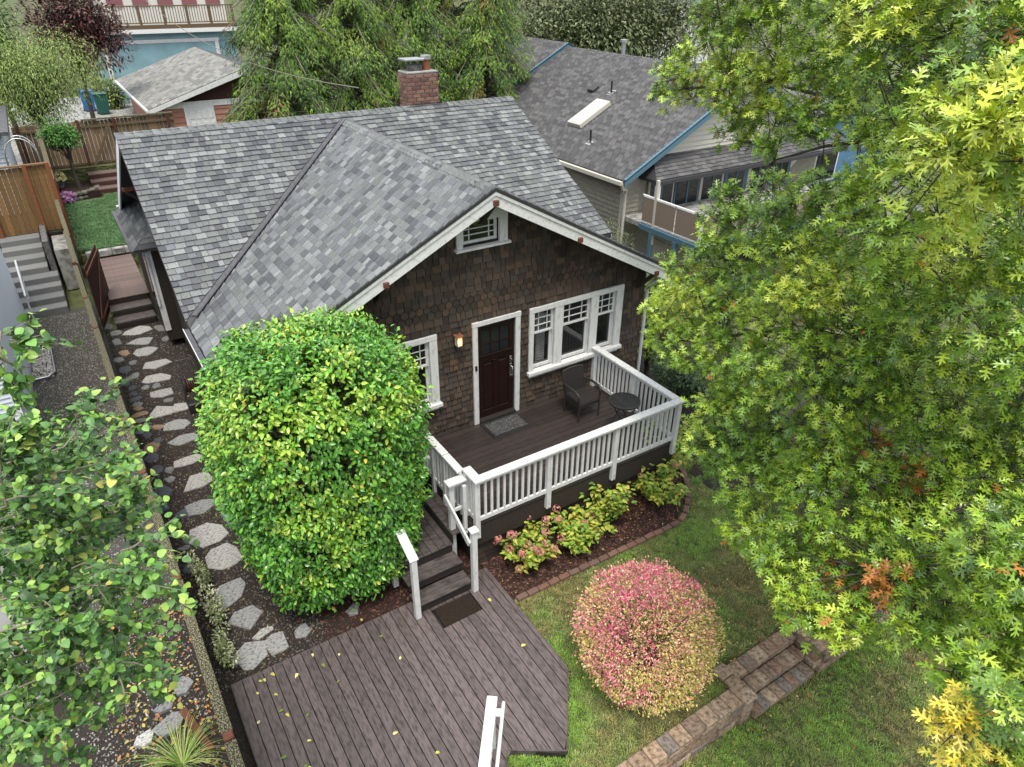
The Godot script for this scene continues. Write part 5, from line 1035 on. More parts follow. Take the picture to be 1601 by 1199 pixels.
func build_porch() -> void:
	var p := thing("front_porch", "raised porch with dark brown boards and white baluster railing before the front door", "porch", Vector3(0.75, -1.0, 1.25))
	var i := 0
	var z := 0.03
	while z < 2.46:
		bx("floor_board", Vector3(0.76, -0.014, z + 0.068), Vector3(4.36, 0.028, 0.126), pick(M.porchboard), p, 0.004)
		z += 0.1375
		i += 1
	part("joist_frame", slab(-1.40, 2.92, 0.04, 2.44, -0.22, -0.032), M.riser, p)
	bx("fascia", Vector3(0.76, -0.25, 2.465), Vector3(4.40, 0.44, 0.03), M.skirt, p)
	bx("fascia", Vector3(2.955, -0.25, 1.23), Vector3(0.03, 0.44, 2.44), M.skirt, p)
	bx("fascia", Vector3(-1.435, -0.25, 1.23), Vector3(0.03, 0.44, 2.44), M.skirt, p)
	# shingled skirt under the floor
	var sk := part("skirt", slab(-1.38, 2.88, 0.05, 2.40, -1.05, -0.23), M.skirt, p)
	var out := []
	var tones := [lin(0.045, 0.033, 0.025), lin(0.032, 0.024, 0.018), lin(0.06, 0.042, 0.03)]
	shingle_rows(Vector3(-1.38, -1.0, 2.403), Vector3.RIGHT, Vector3.UP, 4.26, 0.6, 0.13, 0.09, 0.2, 0.013, tones, [[-1, 0, 0], [1, 0, 4.26], [0, 1, 0.6]], out)
	shingle_rows(Vector3(2.883, -1.0, 2.4), Vector3(0, 0, -1), Vector3.UP, 2.35, 0.6, 0.13, 0.09, 0.2, 0.013, tones, [[-1, 0, 0], [1, 0, 2.35], [0, 1, 0.6]], out)
	emit_pieces("skirt_shingle", "skirt_shingles", out, 200, M.cedar, sk)
	# front railing
	var zf := 2.50
	var xs := [-1.385, 0.0, 1.43, 2.9]
	var top := 0.93
	var r := bx("front_railing", Vector3(0.765, top - 0.02, 2.505), Vector3(4.42, 0.04, 0.155), M.white, p, 0.006)
	for k in 4: bx("post", Vector3(xs[k], 0.31, zf + 0.005), Vector3(0.09, 1.16, 0.085), M.white, r, 0.005)
	for k in 3: baluster_run(r, Vector3(xs[k] + 0.045, 0, zf), Vector3(xs[k + 1] - 0.045, 0, zf), top)
	# right railing
	r = bx("side_railing", Vector3(2.895, top - 0.02, 1.215), Vector3(0.155, 0.04, 2.42), M.white, p, 0.006)
	for q in [0.06, 1.25]: bx("post", Vector3(2.9, 0.31, q), Vector3(0.085, 1.16, 0.09), M.white, r, 0.005)
	baluster_run(r, Vector3(2.9, 0, 0.1), Vector3(2.9, 0, 1.205), top)
	baluster_run(r, Vector3(2.9, 0, 1.295), Vector3(2.9, 0, 2.455), top)
	# left side: a return at the corner, the gate, and a fixed piece to the wall
	r = bx("corner_return", Vector3(-1.37, top - 0.019, 2.29), Vector3(0.155, 0.04, 0.27), M.white, p, 0.006)
	bx("post", Vector3(-1.385, 0.31, 2.2), Vector3(0.085, 1.16, 0.085), M.white, r, 0.005)
	baluster_run(r, Vector3(-1.385, 0, 2.24), Vector3(-1.385, 0, 2.46), top)
	r = bx("gate", Vector3(-1.46, 0.87, 1.90), Vector3(0.13, 0.04, 0.5), M.white, p, 0.006)
	baluster_run(r, Vector3(-1.46, -0.02, 1.68), Vector3(-1.46, -0.02, 2.12), 0.88)
	for q in [1.665, 2.135]: bx("gate_stile", Vector3(-1.46, 0.42, q), Vector3(0.04, 0.86, 0.04), M.white, r, 0.004)
	r = bx("side_railing", Vector3(-1.46, 0.872, 0.84), Vector3(0.13, 0.04, 1.58), M.white, p, 0.006)
	for q in [0.08, 1.18, 1.6]: bx("post", Vector3(-1.46, 0.3, q), Vector3(0.085, 1.12, 0.085), M.white, r, 0.005)
	baluster_run(r, Vector3(-1.46, -0.02, 0.12), Vector3(-1.46, -0.02, 1.14), 0.88)
	baluster_run(r, Vector3(-1.46, -0.02, 1.22), Vector3(-1.46, -0.02, 1.56), 0.88)
	for q in xs: for s in [-0.02, 0.02]:
		var b := MB.new()
		b.tube([Vector3(q, -0.2 + s * 2.0, 2.545), Vector3(q, -0.2 + s * 2.0, 2.556)], [0.012, 0.01], 8)
		part("bolt_head", b, M.galv, p)

func build_steps() -> void:
	var p := thing("porch_stairs", "dark plank stairs with a landing and white posts up to the porch gate", "stairs", Vector3(-2.2, -0.91, 2.0))
	var x0 := -2.66
	var x1 := -1.74
	# upper step beside the porch
	for i in 2: bx("tread", Vector3(-1.60 - 0.0 + (i - 0.5) * 0.137, -0.204, 1.76), Vector3(0.132, 0.028, 1.1), M.stairboard[i % 2], p)
	bx("riser", Vector3(-1.735, -0.3, 1.76), Vector3(0.02, 0.16, 1.1), M.riser, p)
	# landing
	var x := x0
	while x < x1 - 0.05:
		bx("landing_board", Vector3(x + 0.066, -0.394, 1.76), Vector3(0.128, 0.028, 1.1), pick(M.stairboard), p)
		x += 0.134
	part("landing_frame", slab(x0 + 0.02, x1 - 0.01, 1.22, 2.26, -0.62, -0.41), M.riser, p)
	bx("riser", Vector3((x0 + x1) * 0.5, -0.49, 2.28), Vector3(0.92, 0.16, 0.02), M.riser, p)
	for k in 2:
		var y := -0.555 - 0.175 * k
		var z := 2.30 + 0.3 * k
		for i in 2: bx("tread", Vector3((x0 + x1) * 0.5, y - 0.014, z + 0.072 + i * 0.152), Vector3(0.96, 0.028, 0.147), M.stairboard[(i + k) % 2], p)
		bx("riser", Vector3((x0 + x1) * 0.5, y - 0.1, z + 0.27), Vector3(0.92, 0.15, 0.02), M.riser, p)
		bx("stringer", Vector3(x1 - 0.02, y - 0.1, z + 0.13), Vector3(0.03, 0.15, 0.26), M.riser, p)
		bx("stringer", Vector3(x0 + 0.02, y - 0.1, z + 0.13), Vector3(0.03, 0.15, 0.26), M.riser, p)
	# posts
	for q in [[-1.69, 2.93, 0.36], [-2.70, 2.93, 0.30]]:
		bx("post", Vector3(q[0], (q[2] - 0.91) * 0.5, q[1]), Vector3(0.088, q[2] + 0.91, 0.088), M.white, p, 0.005)
	bx("post_cap", Vector3(-1.69, 0.375, 2.93), Vector3(0.14, 0.03, 0.14), M.white, p, 0.01)
	bx("post", Vector3(-1.66, -0.06, 2.17), Vector3(0.088, 1.64, 0.088), M.white, p, 0.005)
	bx("post", Vector3(-1.48, 0.2, 2.28), Vector3(0.06, 1.0, 0.06), M.white, p, 0.005)
	bx("newel_cap", Vector3(-1.58, 0.775, 2.2), Vector3(0.34, 0.035, 0.17), M.white, p, 0.006)
	bx("newel_rail", Vector3(-1.57, 0.2, 2.2), Vector3(0.22, 0.06, 0.035), M.white, p)
	bx("newel_rail", Vector3(-1.57, 0.7, 2.2), Vector3(0.22, 0.06, 0.035), M.white, p)
	beam("handrail", Vector3(-1.755, 0.50, 2.12), Vector3(-1.755, 0.10, 2.92), 0.035, 0.13, M.white, p, 0.012)
	beam("handrail", Vector3(-2.70, 0.53, 2.5), Vector3(-2.70, 0.31, 2.98), 0.14, 0.035, M.white, p, 0.006)
	bx("post", Vector3(-2.72, -0.12, 2.15), Vector3(0.088, 1.6, 0.088), M.white, p, 0.005)
	bx("post", Vector3(-2.70, 0.1, 1.2), Vector3(0.088, 1.1, 0.088), M.white, p, 0.005)
	bx("back_rail", Vector3(-2.1, -0.28, 1.2), Vector3(1.1, 0.06, 0.04), M.white, p)
	bx("back_rail", Vector3(-2.1, 0.6, 1.2), Vector3(1.1, 0.04, 0.1), M.white, p)
	beam("bottom_rail", Vector3(-2.7, -0.2, 1.24), Vector3(-2.7, -0.2, 2.1), 0.04, 0.06, M.white, p)

func deck_front(x: float) -> float:
	if x > -2.03: return lerpf(4.88, 5.85, (-1.3 - x) / 0.73)
	if x > -2.67: return lerpf(5.85, 5.44, (-2.03 - x) / 0.64)
	if x > -3.3: return lerpf(5.44, 6.2, (-2.67 - x) / 0.63)
	return 6.2

func build_lower_deck() -> void:
	var p := thing("lower_deck", "weathered grey brown plank deck with an angled corner at the foot of the stairs", "deck", Vector3(-3.3, -1.03, 4.4))
	var x := -5.40
	var step := 0.1395
	while x < -1.32:
		var xe := minf(x + step - 0.012, -1.3)
		var spans := [[2.60, -1.0]]
		if x < -1.79 and xe > -2.43: spans = [[2.62, 2.92], [3.33, -1.0]]
		for s in spans:
			var b := MB.new()
			var a: float = deck_front(x) if s[1] < 0 else s[1]
			var c: float = deck_front(xe) if s[1] < 0 else s[1]
			var y := -0.91 + rf(-0.0015, 0.0015)
			b.prism([Vector3(x, y, s[0]), Vector3(xe, y, s[0]), Vector3(xe, y, c), Vector3(x, y, a)], Vector3(0, -0.028, 0))
			part("deck_board", b, pick(M.deckboard), p)
		x += step
	part("deck_frame", slab(-5.38, -2.70, 2.64, 5.4, -1.02, -0.985), M.riser, p)
	part("deck_frame", slab(-2.70, -1.33, 2.64, 4.86, -1.02, -0.986), M.riser, p)
	var e := [Vector3(-1.293, -0.97, 2.6), Vector3(-1.293, -0.97, 4.88), Vector3(-2.03, -0.97, 5.857), Vector3(-2.67, -0.97, 5.447), Vector3(-3.3, -0.97, 6.21)]
	for i in 4: beam("rim_board", e[i], e[i + 1], 0.022, 0.12, M.stairboard[0], p)
	beam("rim_board", Vector3(-5.41, -0.97, 2.6), Vector3(-5.41, -0.97, 6.2), 0.02, 0.12, M.stairboard[0], p)
	# steps that leave the deck by its angled corner
	var d := Vector3(-0.6, 0, 0.8).normalized()
	var s := Vector3(0.8, 0, 0.6).normalized()
	var mid := Vector3(-2.35, 0, 5.645)
	var bs := Basis(s, Vector3.UP, -d)
	for k in 3:
		var q := mid + d * (0.16 + 0.3 * k)
		bx("step_tread", Vector3(q.x, -1.09 - 0.17 * k, q.z), Vector3(0.78, 0.03, 0.3), M.stairboard[k % 2], p, 0.004, bs)
		bx("step_riser", Vector3(q.x, -1.19 - 0.17 * k, q.z) + d * 0.13, Vector3(0.76, 0.16, 0.02), M.riser, p, 0.003, bs)
	bx("step_riser", Vector3(mid.x, -0.995, mid.z) + d * 0.012, Vector3(0.74, 0.15, 0.012), M.riser, p, 0.003, bs)
	# inset mat of bristles in the deck
	var m := thing("inset_doormat", "dark brown bristle mat set into the deck below the stairs", "doormat", Vector3(-2.11, -0.94, 3.125))
	part("mat_base", slab(-2.425, -1.795, 2.925, 3.325, -0.945, -0.925), mat(0.02, 0.013, 0.009, 0.95), m)
	var xs := []
	var cols := PackedColorArray()
	for i in 2600:
		xs.append(Transform3D(Basis(Vector3.UP, rf(0, TAU)).scaled(Vector3.ONE * rf(0.7, 1.2)), Vector3(rf(-2.415, -1.805), -0.925, rf(2.935, 3.315))))
		cols.append(tint(pick([lin(0.03, 0.018, 0.01), lin(0.045, 0.028, 0.016), lin(0.018, 0.012, 0.009)]), 0.2))
	leaves(m, "bristle", "bristles", xs, cols, bladetuft(0.016, 4, 0.012, 0.004), M.bits, 0)
	# railing of the steps at the lower edge
	var r := thing("step_railing", "white railing with a thin grab rail standing at the front of the lower deck", "railing", Vector3(-3.1, -0.91, 5.7))
	var a := Vector3(-2.77, 0.0, 5.25)
	var c := Vector3(-3.75, 0.0, 6.53)
	beam("rail_cap", a + Vector3(0, 0.02, 0), c + Vector3(0, 0.02, 0), 0.13, 0.036, M.white, r, 0.006)
	beam("top_rail", a + (c - a) * 0.03 + Vector3(0, -0.04, 0), c + Vector3(0, -0.04, 0), 0.04, 0.08, M.white, r)
	beam("bottom_rail", a + (c - a) * 0.03 + Vector3(0, -0.78, 0), c + Vector3(0, -0.78, 0), 0.04, 0.07, M.white, r)
	for k in 13:
		var q := a.lerp(c, 0.09 + k * 0.072)
		bx("baluster", q + Vector3(0, -0.41, 0), Vector3(0.036, 0.68, 0.036), M.white, r, 0.004, beam_t(a, c).basis)
	for k in [0.035, 0.97]: bx("post", a.lerp(c, k) + Vector3(0, -0.45, 0), Vector3(0.088, 0.92, 0.088), M.white, r, 0.005, beam_t(a, c).basis)
	var off := Vector3(0.8, 0, 0.6) * 0.14
	beam("grab_rail", a + off + Vector3(0, -0.06, 0), c + off + Vector3(0, -0.06, 0), 0.042, 0.055, M.white, r, 0.015)
	for k in [0.1, 0.6]: beam("rail_bracket", a.lerp(c, k) + Vector3(0, -0.05, 0), a.lerp(c, k) + off + Vector3(0, -0.05, 0), 0.1, 0.03, M.white, r)

# ---------- things on the porch ----------
func build_porch_things() -> void:
	# doormat
	var m := thing("doormat", "rectangular dark doormat with a grey speckled middle before the front door", "doormat", Vector3(0.51, 0.0, 0.375))
	bx("rubber_border", Vector3(0.51, 0.008, 0.375), Vector3(0.87, 0.014, 0.58), M.dark, m, 0.005)
	for s in [-1, 1]:
		bx("border_rib", Vector3(0.51, 0.017, 0.375 + s * 0.255), Vector3(0.83, 0.008, 0.03), M.iron, m, 0.003)
		bx("border_rib", Vector3(0.51 + s * 0.4, 0.017, 0.375), Vector3(0.03, 0.008, 0.47), M.iron, m, 0.003)
	var xs := []
	var cols := PackedColorArray()
	for i in 3000:
		xs.append(Transform3D(Basis(Vector3.UP, rf(0, TAU)), Vector3(rf(0.14, 0.88), 0.014, rf(0.165, 0.585))))
		cols.append(tint(pick([lin(0.12, 0.12, 0.125), lin(0.03, 0.03, 0.032), lin(0.05, 0.05, 0.055), lin(0.2, 0.2, 0.21)]), 0.2))
	leaves(m, "pile", "pile", xs, cols, bladetuft(0.012, 4, 0.012, 0.006), M.bits, 0)
	build_chair()
	build_table()

func build_chair() -> void:
	var o := Vector3(2.01, 0, 0.80)
	var c := thing("wicker_armchair", "black woven wicker armchair standing on the porch beside the round table", "chair", o)
	var w := 0.26
	var f := MB.new()
	# legs and frame
	for sx in [-1, 1]:
		var leg := MB.new()
		leg.tube([o + Vector3(sx * 0.245, 0, 0.25), o + Vector3(sx * 0.25, 0.4, 0.24), o + Vector3(sx * 0.265, 0.6, 0.235)], [0.016, 0.02, 0.02], 8)
		part("leg", leg, M.wicker, c)
		leg = MB.new()
		leg.tube([o + Vector3(sx * 0.235, 0, -0.25), o + Vector3(sx * 0.24, 0.4, -0.23), o + Vector3(sx * 0.24, 0.88, -0.34)], [0.016, 0.02, 0.018], 8)
		part("leg", leg, M.wicker, c)
		var arm := MB.new()
		arm.tube([o + Vector3(sx * 0.262, 0.52, 0.25), o + Vector3(sx * 0.268, 0.6, 0.24), o + Vector3(sx * 0.275, 0.645, 0.15), o + Vector3(sx * 0.275, 0.65, -0.02), o + Vector3(sx * 0.265, 0.64, -0.18), o + Vector3(sx * 0.243, 0.62, -0.27)], [0.02, 0.024, 0.026, 0.026, 0.024, 0.02], 8)
		part("armrest", arm, M.wicker, c)
	# woven seat and back: strips over and under
	var seat := bx("seat", o + Vector3(0, 0.4, 0.0), Vector3(0.48, 0.03, 0.5), M.dark, c, 0.01)
	weave(seat, o + Vector3(-0.24, 0.42, -0.24), Vector3(0.48, 0, 0), Vector3(0, 0, 0.49), Vector3.UP)
	bx("apron", o + Vector3(0, 0.36, 0.245), Vector3(0.46, 0.09, 0.02), M.wicker, c)
	for s in [-1, 1]: bx("apron", o + Vector3(s * 0.235, 0.36, 0), Vector3(0.02, 0.09, 0.46), M.wicker, c)
	var up := (Vector3(0, 0.47, -0.11)).normalized()
	var nb := Vector3(0, 0.11, 0.47).normalized()
	var b := MB.new()
	b.prism([o + Vector3(-0.23, 0.42, -0.235), o + Vector3(0.23, 0.42, -0.235), o + Vector3(0.235, 0.88, -0.345), o + Vector3(-0.235, 0.88, -0.345)], -nb * 0.02)
	var back := part("backrest", b, M.dark, c)
	weave(back, o + Vector3(-0.23, 0.43, -0.232), Vector3(0.46, 0, 0), up * 0.46, nb)
	b = MB.new()
	b.tube([o + Vector3(-0.24, 0.87, -0.34), o + Vector3(-0.1, 0.895, -0.35), o + Vector3(0.1, 0.895, -0.35), o + Vector3(0.24, 0.87, -0.34)], [0.02, 0.02, 0.02, 0.02], 8)
	part("top_rail", b, M.wicker, c)
	bx("stretcher", o + Vector3(0, 0.33, 0.24), Vector3(0.46, 0.02, 0.02), M.wicker, c)

func weave(parent: Node, o: Vector3, a: Vector3, b: Vector3, n: Vector3) -> void:
	var s := MB.new()
	var k := 22
	for i in k:
		for dirs in [[a, b, 0], [b, a, 1]]:
			var A: Vector3 = dirs[0]
			var B: Vector3 = dirs[1]
			var t := (i + 0.5) / k
			for j in k:
				var hgt := 0.006 if (i + j + dirs[2]) % 2 == 0 else 0.001
				var c: Vector3 = o + B * t + A * ((j + 0.5) / k) + n * hgt
				var hu := A / k * 0.52
				var hv := B / k * 0.38
				s.prism([c - hu - hv, c + hu - hv, c + hu + hv, c - hu + hv], -n * 0.004)
	part("weave", s, M.wicker, parent, "stuff")

func build_table() -> void:
	var o := Vector3(2.29, 0, 1.72)
	var t := thing("bistro_table", "small round black metal folding table on the porch by the railing corner", "table", o)
	var b := MB.new()
	var r := 0.30
	var n := 40
	for i in n:
		var a0 := TAU * i / n
		var a1 := TAU * (i + 1) / n
		var p0 := o + Vector3(cos(a0) * r, 0.7, sin(a0) * r)
		var p1 := o + Vector3(cos(a1) * r, 0.7, sin(a1) * r)
		var q0 := o + Vector3(cos(a0) * (r - 0.025), 0.706, sin(a0) * (r - 0.025))
		var q1 := o + Vector3(cos(a1) * (r - 0.025), 0.706, sin(a1) * (r - 0.025))
		b.quad(p0, p1, q1, q0)
		b.quad(p0, p1, p1 - Vector3(0, 0.025, 0), p0 - Vector3(0, 0.025, 0))
		b.quad(q0, q1, q1 - Vector3(0, 0.012, 0), q0 - Vector3(0, 0.012, 0))
	var top := part("table_top", b, M.iron, t)
	# mesh of crossed bars across the top
	var g := MB.new()
	var k := -0.26
	while k <= 0.261:
		var l := sqrt(maxf(0.0, 0.076 - k * k))
		g.box(Transform3D(IDENT, o + Vector3(k, 0.701, 0)), Vector3(0.011, 0.005, 2.0 * l))
		g.box(Transform3D(IDENT, o + Vector3(0, 0.698, k)), Vector3(2.0 * l, 0.005, 0.011))
		k += 0.02
	part("mesh", g, M.iron, top, "stuff")
	for s in [-1, 1]:
		for q in [-1, 1]:
			var lg := MB.new()
			lg.tube([o + Vector3(s * 0.2, 0.69, q * 0.16), o + Vector3(s * 0.02, 0.36, q * 0.17), o + Vector3(-s * 0.2, 0.01, q * 0.18)], [0.011, 0.011, 0.011], 8)
			part("leg", lg, M.iron, t)
		var bar := MB.new()
		bar.tube([o + Vector3(s * 0.2, 0.012, -0.18), o + Vector3(s * 0.2, 0.012, 0.18)], [0.01, 0.01], 8)
		part("foot_bar", bar, M.iron, t)
	var ring := MB.new()
	ring.tube([o + Vector3(0, 0.36, -0.17), o + Vector3(0, 0.36, 0.17)], [0.009, 0.009], 8)
	part("crossbar", ring, M.iron, t)

# ---------- bed edging, wall, path ----------
func build_beds() -> void:
	var e := thing("brick_edging", "single row of red paving bricks edging the mulched flower bed", "edging", Vector3(0.8, -1.02, 3.4))
	var pts := [Vector3(-1.2, 0, 3.40), Vector3(2.28, 0, 3.48), Vector3(2.55, 0, 3.36), Vector3(3.06, 0, 2.93), Vector3(3.4, 0, 2.45), Vector3(3.49, 0, 1.95), Vector3(3.45, 0, 1.2)]
	for i in pts.size() - 1:
		var a: Vector3 = pts[i]
		var c: Vector3 = pts[i + 1]
		var n := maxi(1, int(round(a.distance_to(c) / 0.2)))
		for k in n:
			var p := a.lerp(c, (k + 0.5) / n) + Vector3(0, -0.975 + rf(-0.008, 0.008), 0)
			bx("brick", p, Vector3(0.095, 0.07, 0.19), pick(M.brick_pale), e, 0.01, Basis(Vector3.UP, rf(-0.06, 0.06)) * beam_t(a, c).basis)

func block_piece(called: String, p: Vector3, s: Vector3, parent: Node, turn := 0.0) -> void:
	# a tumbled concrete block with worn edges
	var b := MB.new()
	b.col = tint(pick([lin(0.36, 0.255, 0.18), lin(0.42, 0.30, 0.205), lin(0.30, 0.22, 0.165), lin(0.46, 0.345, 0.25), lin(0.27, 0.23, 0.20), lin(0.33, 0.215, 0.15)]), 0.12)
	b.box(Transform3D(Basis(Vector3.UP, turn + rf(-0.02, 0.02)) * Basis(Vector3.RIGHT, rf(-0.012, 0.012)), p), s, 0.014)
	part(called, b, M.block, parent)

func build_retaining_wall() -> void:
	var w := thing("retaining_wall", "low tan concrete block retaining wall crossing the lawn, broken by stone steps", "wall", Vector3(0.8, -1.47, 6.5))
	for run in [[-2.4, 0.62, 6.46], [2.12, 7.5, 6.56]]:
		var row := 0
		for y in [-1.4, -1.25, -1.1]:
			var x: float = run[0] + (0.0 if row % 2 == 0 else 0.13)
			while x < run[1] - 0.06:
				var l := minf(rf(0.24, 0.32), run[1] - x)
				block_piece("block", Vector3(x + l * 0.5, y, run[2] + rf(-0.008, 0.008) + 0.03), Vector3(l - 0.006, 0.146, 0.2), w)
				x += l
			row += 1
		var x: float = run[0]
		while x < run[1] - 0.06:
			var l := minf(rf(0.2, 0.27), run[1] - x)
			block_piece("cap_block", Vector3(x + l * 0.5, -0.985, run[2]), Vector3(l - 0.008, 0.085, 0.25), w)
			x += l
	for x in [0.56, 2.14]:
		for k in 3:
			for y in [-1.42, -1.32, -1.17, -1.05]: block_piece("return_block", Vector3(x, y, 6.12 + k * 0.2), Vector3(0.2, 0.145, 0.195), w)
			block_piece("cap_block", Vector3(x, -0.952, 6.1 + k * 0.22), Vector3(0.22, 0.05, 0.21), w)
	var s := thing("garden_steps", "two short flights of tan paver steps set into the retaining wall", "steps", Vector3(1.35, -1.47, 6.4))
	for k in 3:
		var y := -1.04 - 0.15 * k
		var z := 6.14 + 0.215 * k
		var x := 0.68
		while x < 2.0:
			var l := 0.235 if k == 0 else 0.165
			l = minf(l * rf(0.92, 1.08), 2.02 - x)
			if l < 0.05: break
			block_piece("paver", Vector3(x + l * 0.5, y, z), Vector3(l - 0.005, 0.08, 0.225), s)
			x += l
		x = 0.7
		while x < 2.0:
			var l := minf(0.3, 2.02 - x)
			block_piece("riser_block", Vector3(x + l * 0.5, y - 0.085, z + 0.0), Vector3(l - 0.006, 0.088, 0.2), s)
			x += l

func flag(p: Vector3, rx: float, rz: float, c: Color, parent: Node, called := "flagstone", turn := 0.0, th := 0.03) -> void:
	var b := MB.new()
	b.col = c
	var n := rng.randi_range(5, 8)
	var q := []
	var a0 := rf(0, TAU)
	for i in n:
		var a := a0 + TAU * (i + rf(-0.38, 0.38)) / n
		var sq := pow(pow(absf(cos(a)), 3.0) + pow(absf(sin(a)), 3.0), -1.0 / 3.0)
		q.append(p + (Vector3(cos(a) * rx, 0, sin(a) * rz) * sq * rf(0.76, 1.14)).rotated(Vector3.UP, turn))
	var low := []
	for e in q: low.append(p + (e - p) * 1.04 - Vector3(0, 0.012, 0))
	var cen := p + Vector3(0, 0.004, 0)
	for i in n:
		var j := (i + 1) % n
		var m0: Vector3 = q[i] + Vector3(0, rf(-0.003, 0.003), 0)
		b.tri(cen, q[i], q[j])
		b.quad(q[i], low[i], low[j], q[j])
		b.quad(low[i], low[i] - Vector3(0, th, 0), low[j] - Vector3(0, th, 0), low[j])
	part(called, b, M.stone, parent)

func build_path() -> void:
	var b := sheet(-5.5, -4.0, -10.45, 2.6, -1.008)
	var path := ground("garden_path", b, M.soil)
	for s in BIG:
		flag(Vector3(s[0], -0.982, s[1]), maxf(s[2], 0.1) * 1.1, maxf(s[3], 0.1) * 0.95, tint(pick([lin(0.34, 0.345, 0.345), lin(0.28, 0.288, 0.295), lin(0.40, 0.40, 0.39)]), 0.06), path)
	var tones := [lin(0.20, 0.205, 0.21), lin(0.085, 0.095, 0.12), lin(0.30, 0.21, 0.14)]
	for s in SMALL:
		flag(Vector3(s[0], -0.99, s[1]), maxf(s[2], 0.06), maxf(s[3], 0.05), tint(tones[s[4]], 0.15), path, "slate", rf(-0.3, 0.3))
	for s in BEYOND:
		var o := thing("garden_stone", ["squarish dark stone nearest the mossy fence on the leaf strewn soil", "long dark flat stone beside the loose plank beyond the fence", "small dark stone between the two larger ones beyond the fence", "pale flat stone behind the grass clump beyond the fence"][BEYOND.find(s)], "stone", Vector3(s[0], -1.0, s[1]), "flat stones beyond the fence")
		flag(Vector3(s[0], -0.96, s[1]), s[2], s[3], tint(tones[0] * 1.1 if s[4] else lin(0.45, 0.45, 0.44), 0.1), o, "stone", rf(-0.4, 0.4), 0.06)
	# green valve box lid
	var g := thing("valve_box", "pale green square irrigation box lid beside the clipped shrub", "box", Vector3(-4.5, -1.0, -1.0))
	var gm := mat(0.20, 0.33, 0.27, 0.5)
	bx("lid", Vector3(-4.5, -0.985, -1.0), Vector3(0.27, 0.03, 0.4), gm, g, 0.012, Basis(Vector3.UP, 0.15))
	bx("rim", Vector3(-4.5, -1.0, -1.0), Vector3(0.32, 0.03, 0.45), mat(0.1, 0.17, 0.13, 0.6), g, 0.008, Basis(Vector3.UP, 0.15))
	build_hose()

func build_hose() -> void:
	var o := Vector3(-4.3, -1.0, -5.2)
	var h := thing("hose_reel", "black wheeled hose reel with a dark coiled hose against the house wall", "hose reel", o)
	for s in [-1, 1]:
		var w := MB.new()
		var ring := []
		var rr := []
		for i in 21:
			ring.append(o + Vector3(s * 0.14, 0.62 + sin(TAU * i / 20.0) * 0.22, cos(TAU * i / 20.0) * 0.22)); rr.append(0.016)
		w.tube(ring, rr, 6, false)
		for i in 3: w.tube([o + Vector3(s * 0.14, 0.62 + sin(PI * i / 3.0) * 0.21, cos(PI * i / 3.0) * 0.21), o + Vector3(s * 0.14, 0.62 - sin(PI * i / 3.0) * 0.21, -cos(PI * i / 3.0) * 0.21)], [0.01, 0.01], 6)
		part("reel_wheel", w, M.iron, h)
	for k in 6:
		var c := MB.new()
		var ring := []
		var rr := []
		for i in 21:
			ring.append(o + Vector3(-0.11 + 0.044 * k, 0.62 + sin(TAU * i / 20.0) * (0.14 + 0.02 * (k % 2)), cos(TAU * i / 20.0) * (0.14 + 0.02 * (k % 2)))); rr.append(0.019)
		c.tube(ring, rr, 6, false)
		part("hose_coil", c, mat(0.05, 0.018, 0.015, 0.5), h)
	for s in [-1, 1]:
		beam("frame_leg", o + Vector3(s * 0.16, 0.02, 0.22), o + Vector3(s * 0.16, 0.64, 0.0), 0.03, 0.03, M.iron, h)
		beam("frame_leg", o + Vector3(s * 0.16, 0.02, -0.22), o + Vector3(s * 0.16, 0.64, 0.0), 0.03, 0.03, M.iron, h)
		beam("handle_bar", o + Vector3(s * 0.16, 0.5, -0.1), o + Vector3(s * 0.15, 1.05, -0.42), 0.022, 0.022, M.iron, h)
	bx("handle_grip", o + Vector3(0, 1.05, -0.42), Vector3(0.34, 0.03, 0.03), M.iron, h, 0.01)
	bx("tray", o + Vector3(0, 0.14, 0.14), Vector3(0.36, 0.24, 0.24), M.wicker, h, 0.02)
	var u := thing("wall_vent_box", "pale grey utility box mounted low on the house wall above the hose reel", "utility box", Vector3(-3.95, -0.2, -4.3))
	bx("cover", Vector3(-3.97, -0.05, -4.3), Vector3(0.13, 0.34, 0.3), M.concrete, u, 0.015)
	for i in 3: bx("louvre", Vector3(-4.04, -0.14 + i * 0.09, -4.3), Vector3(0.02, 0.03, 0.22), M.darkcon, u, 0.004)

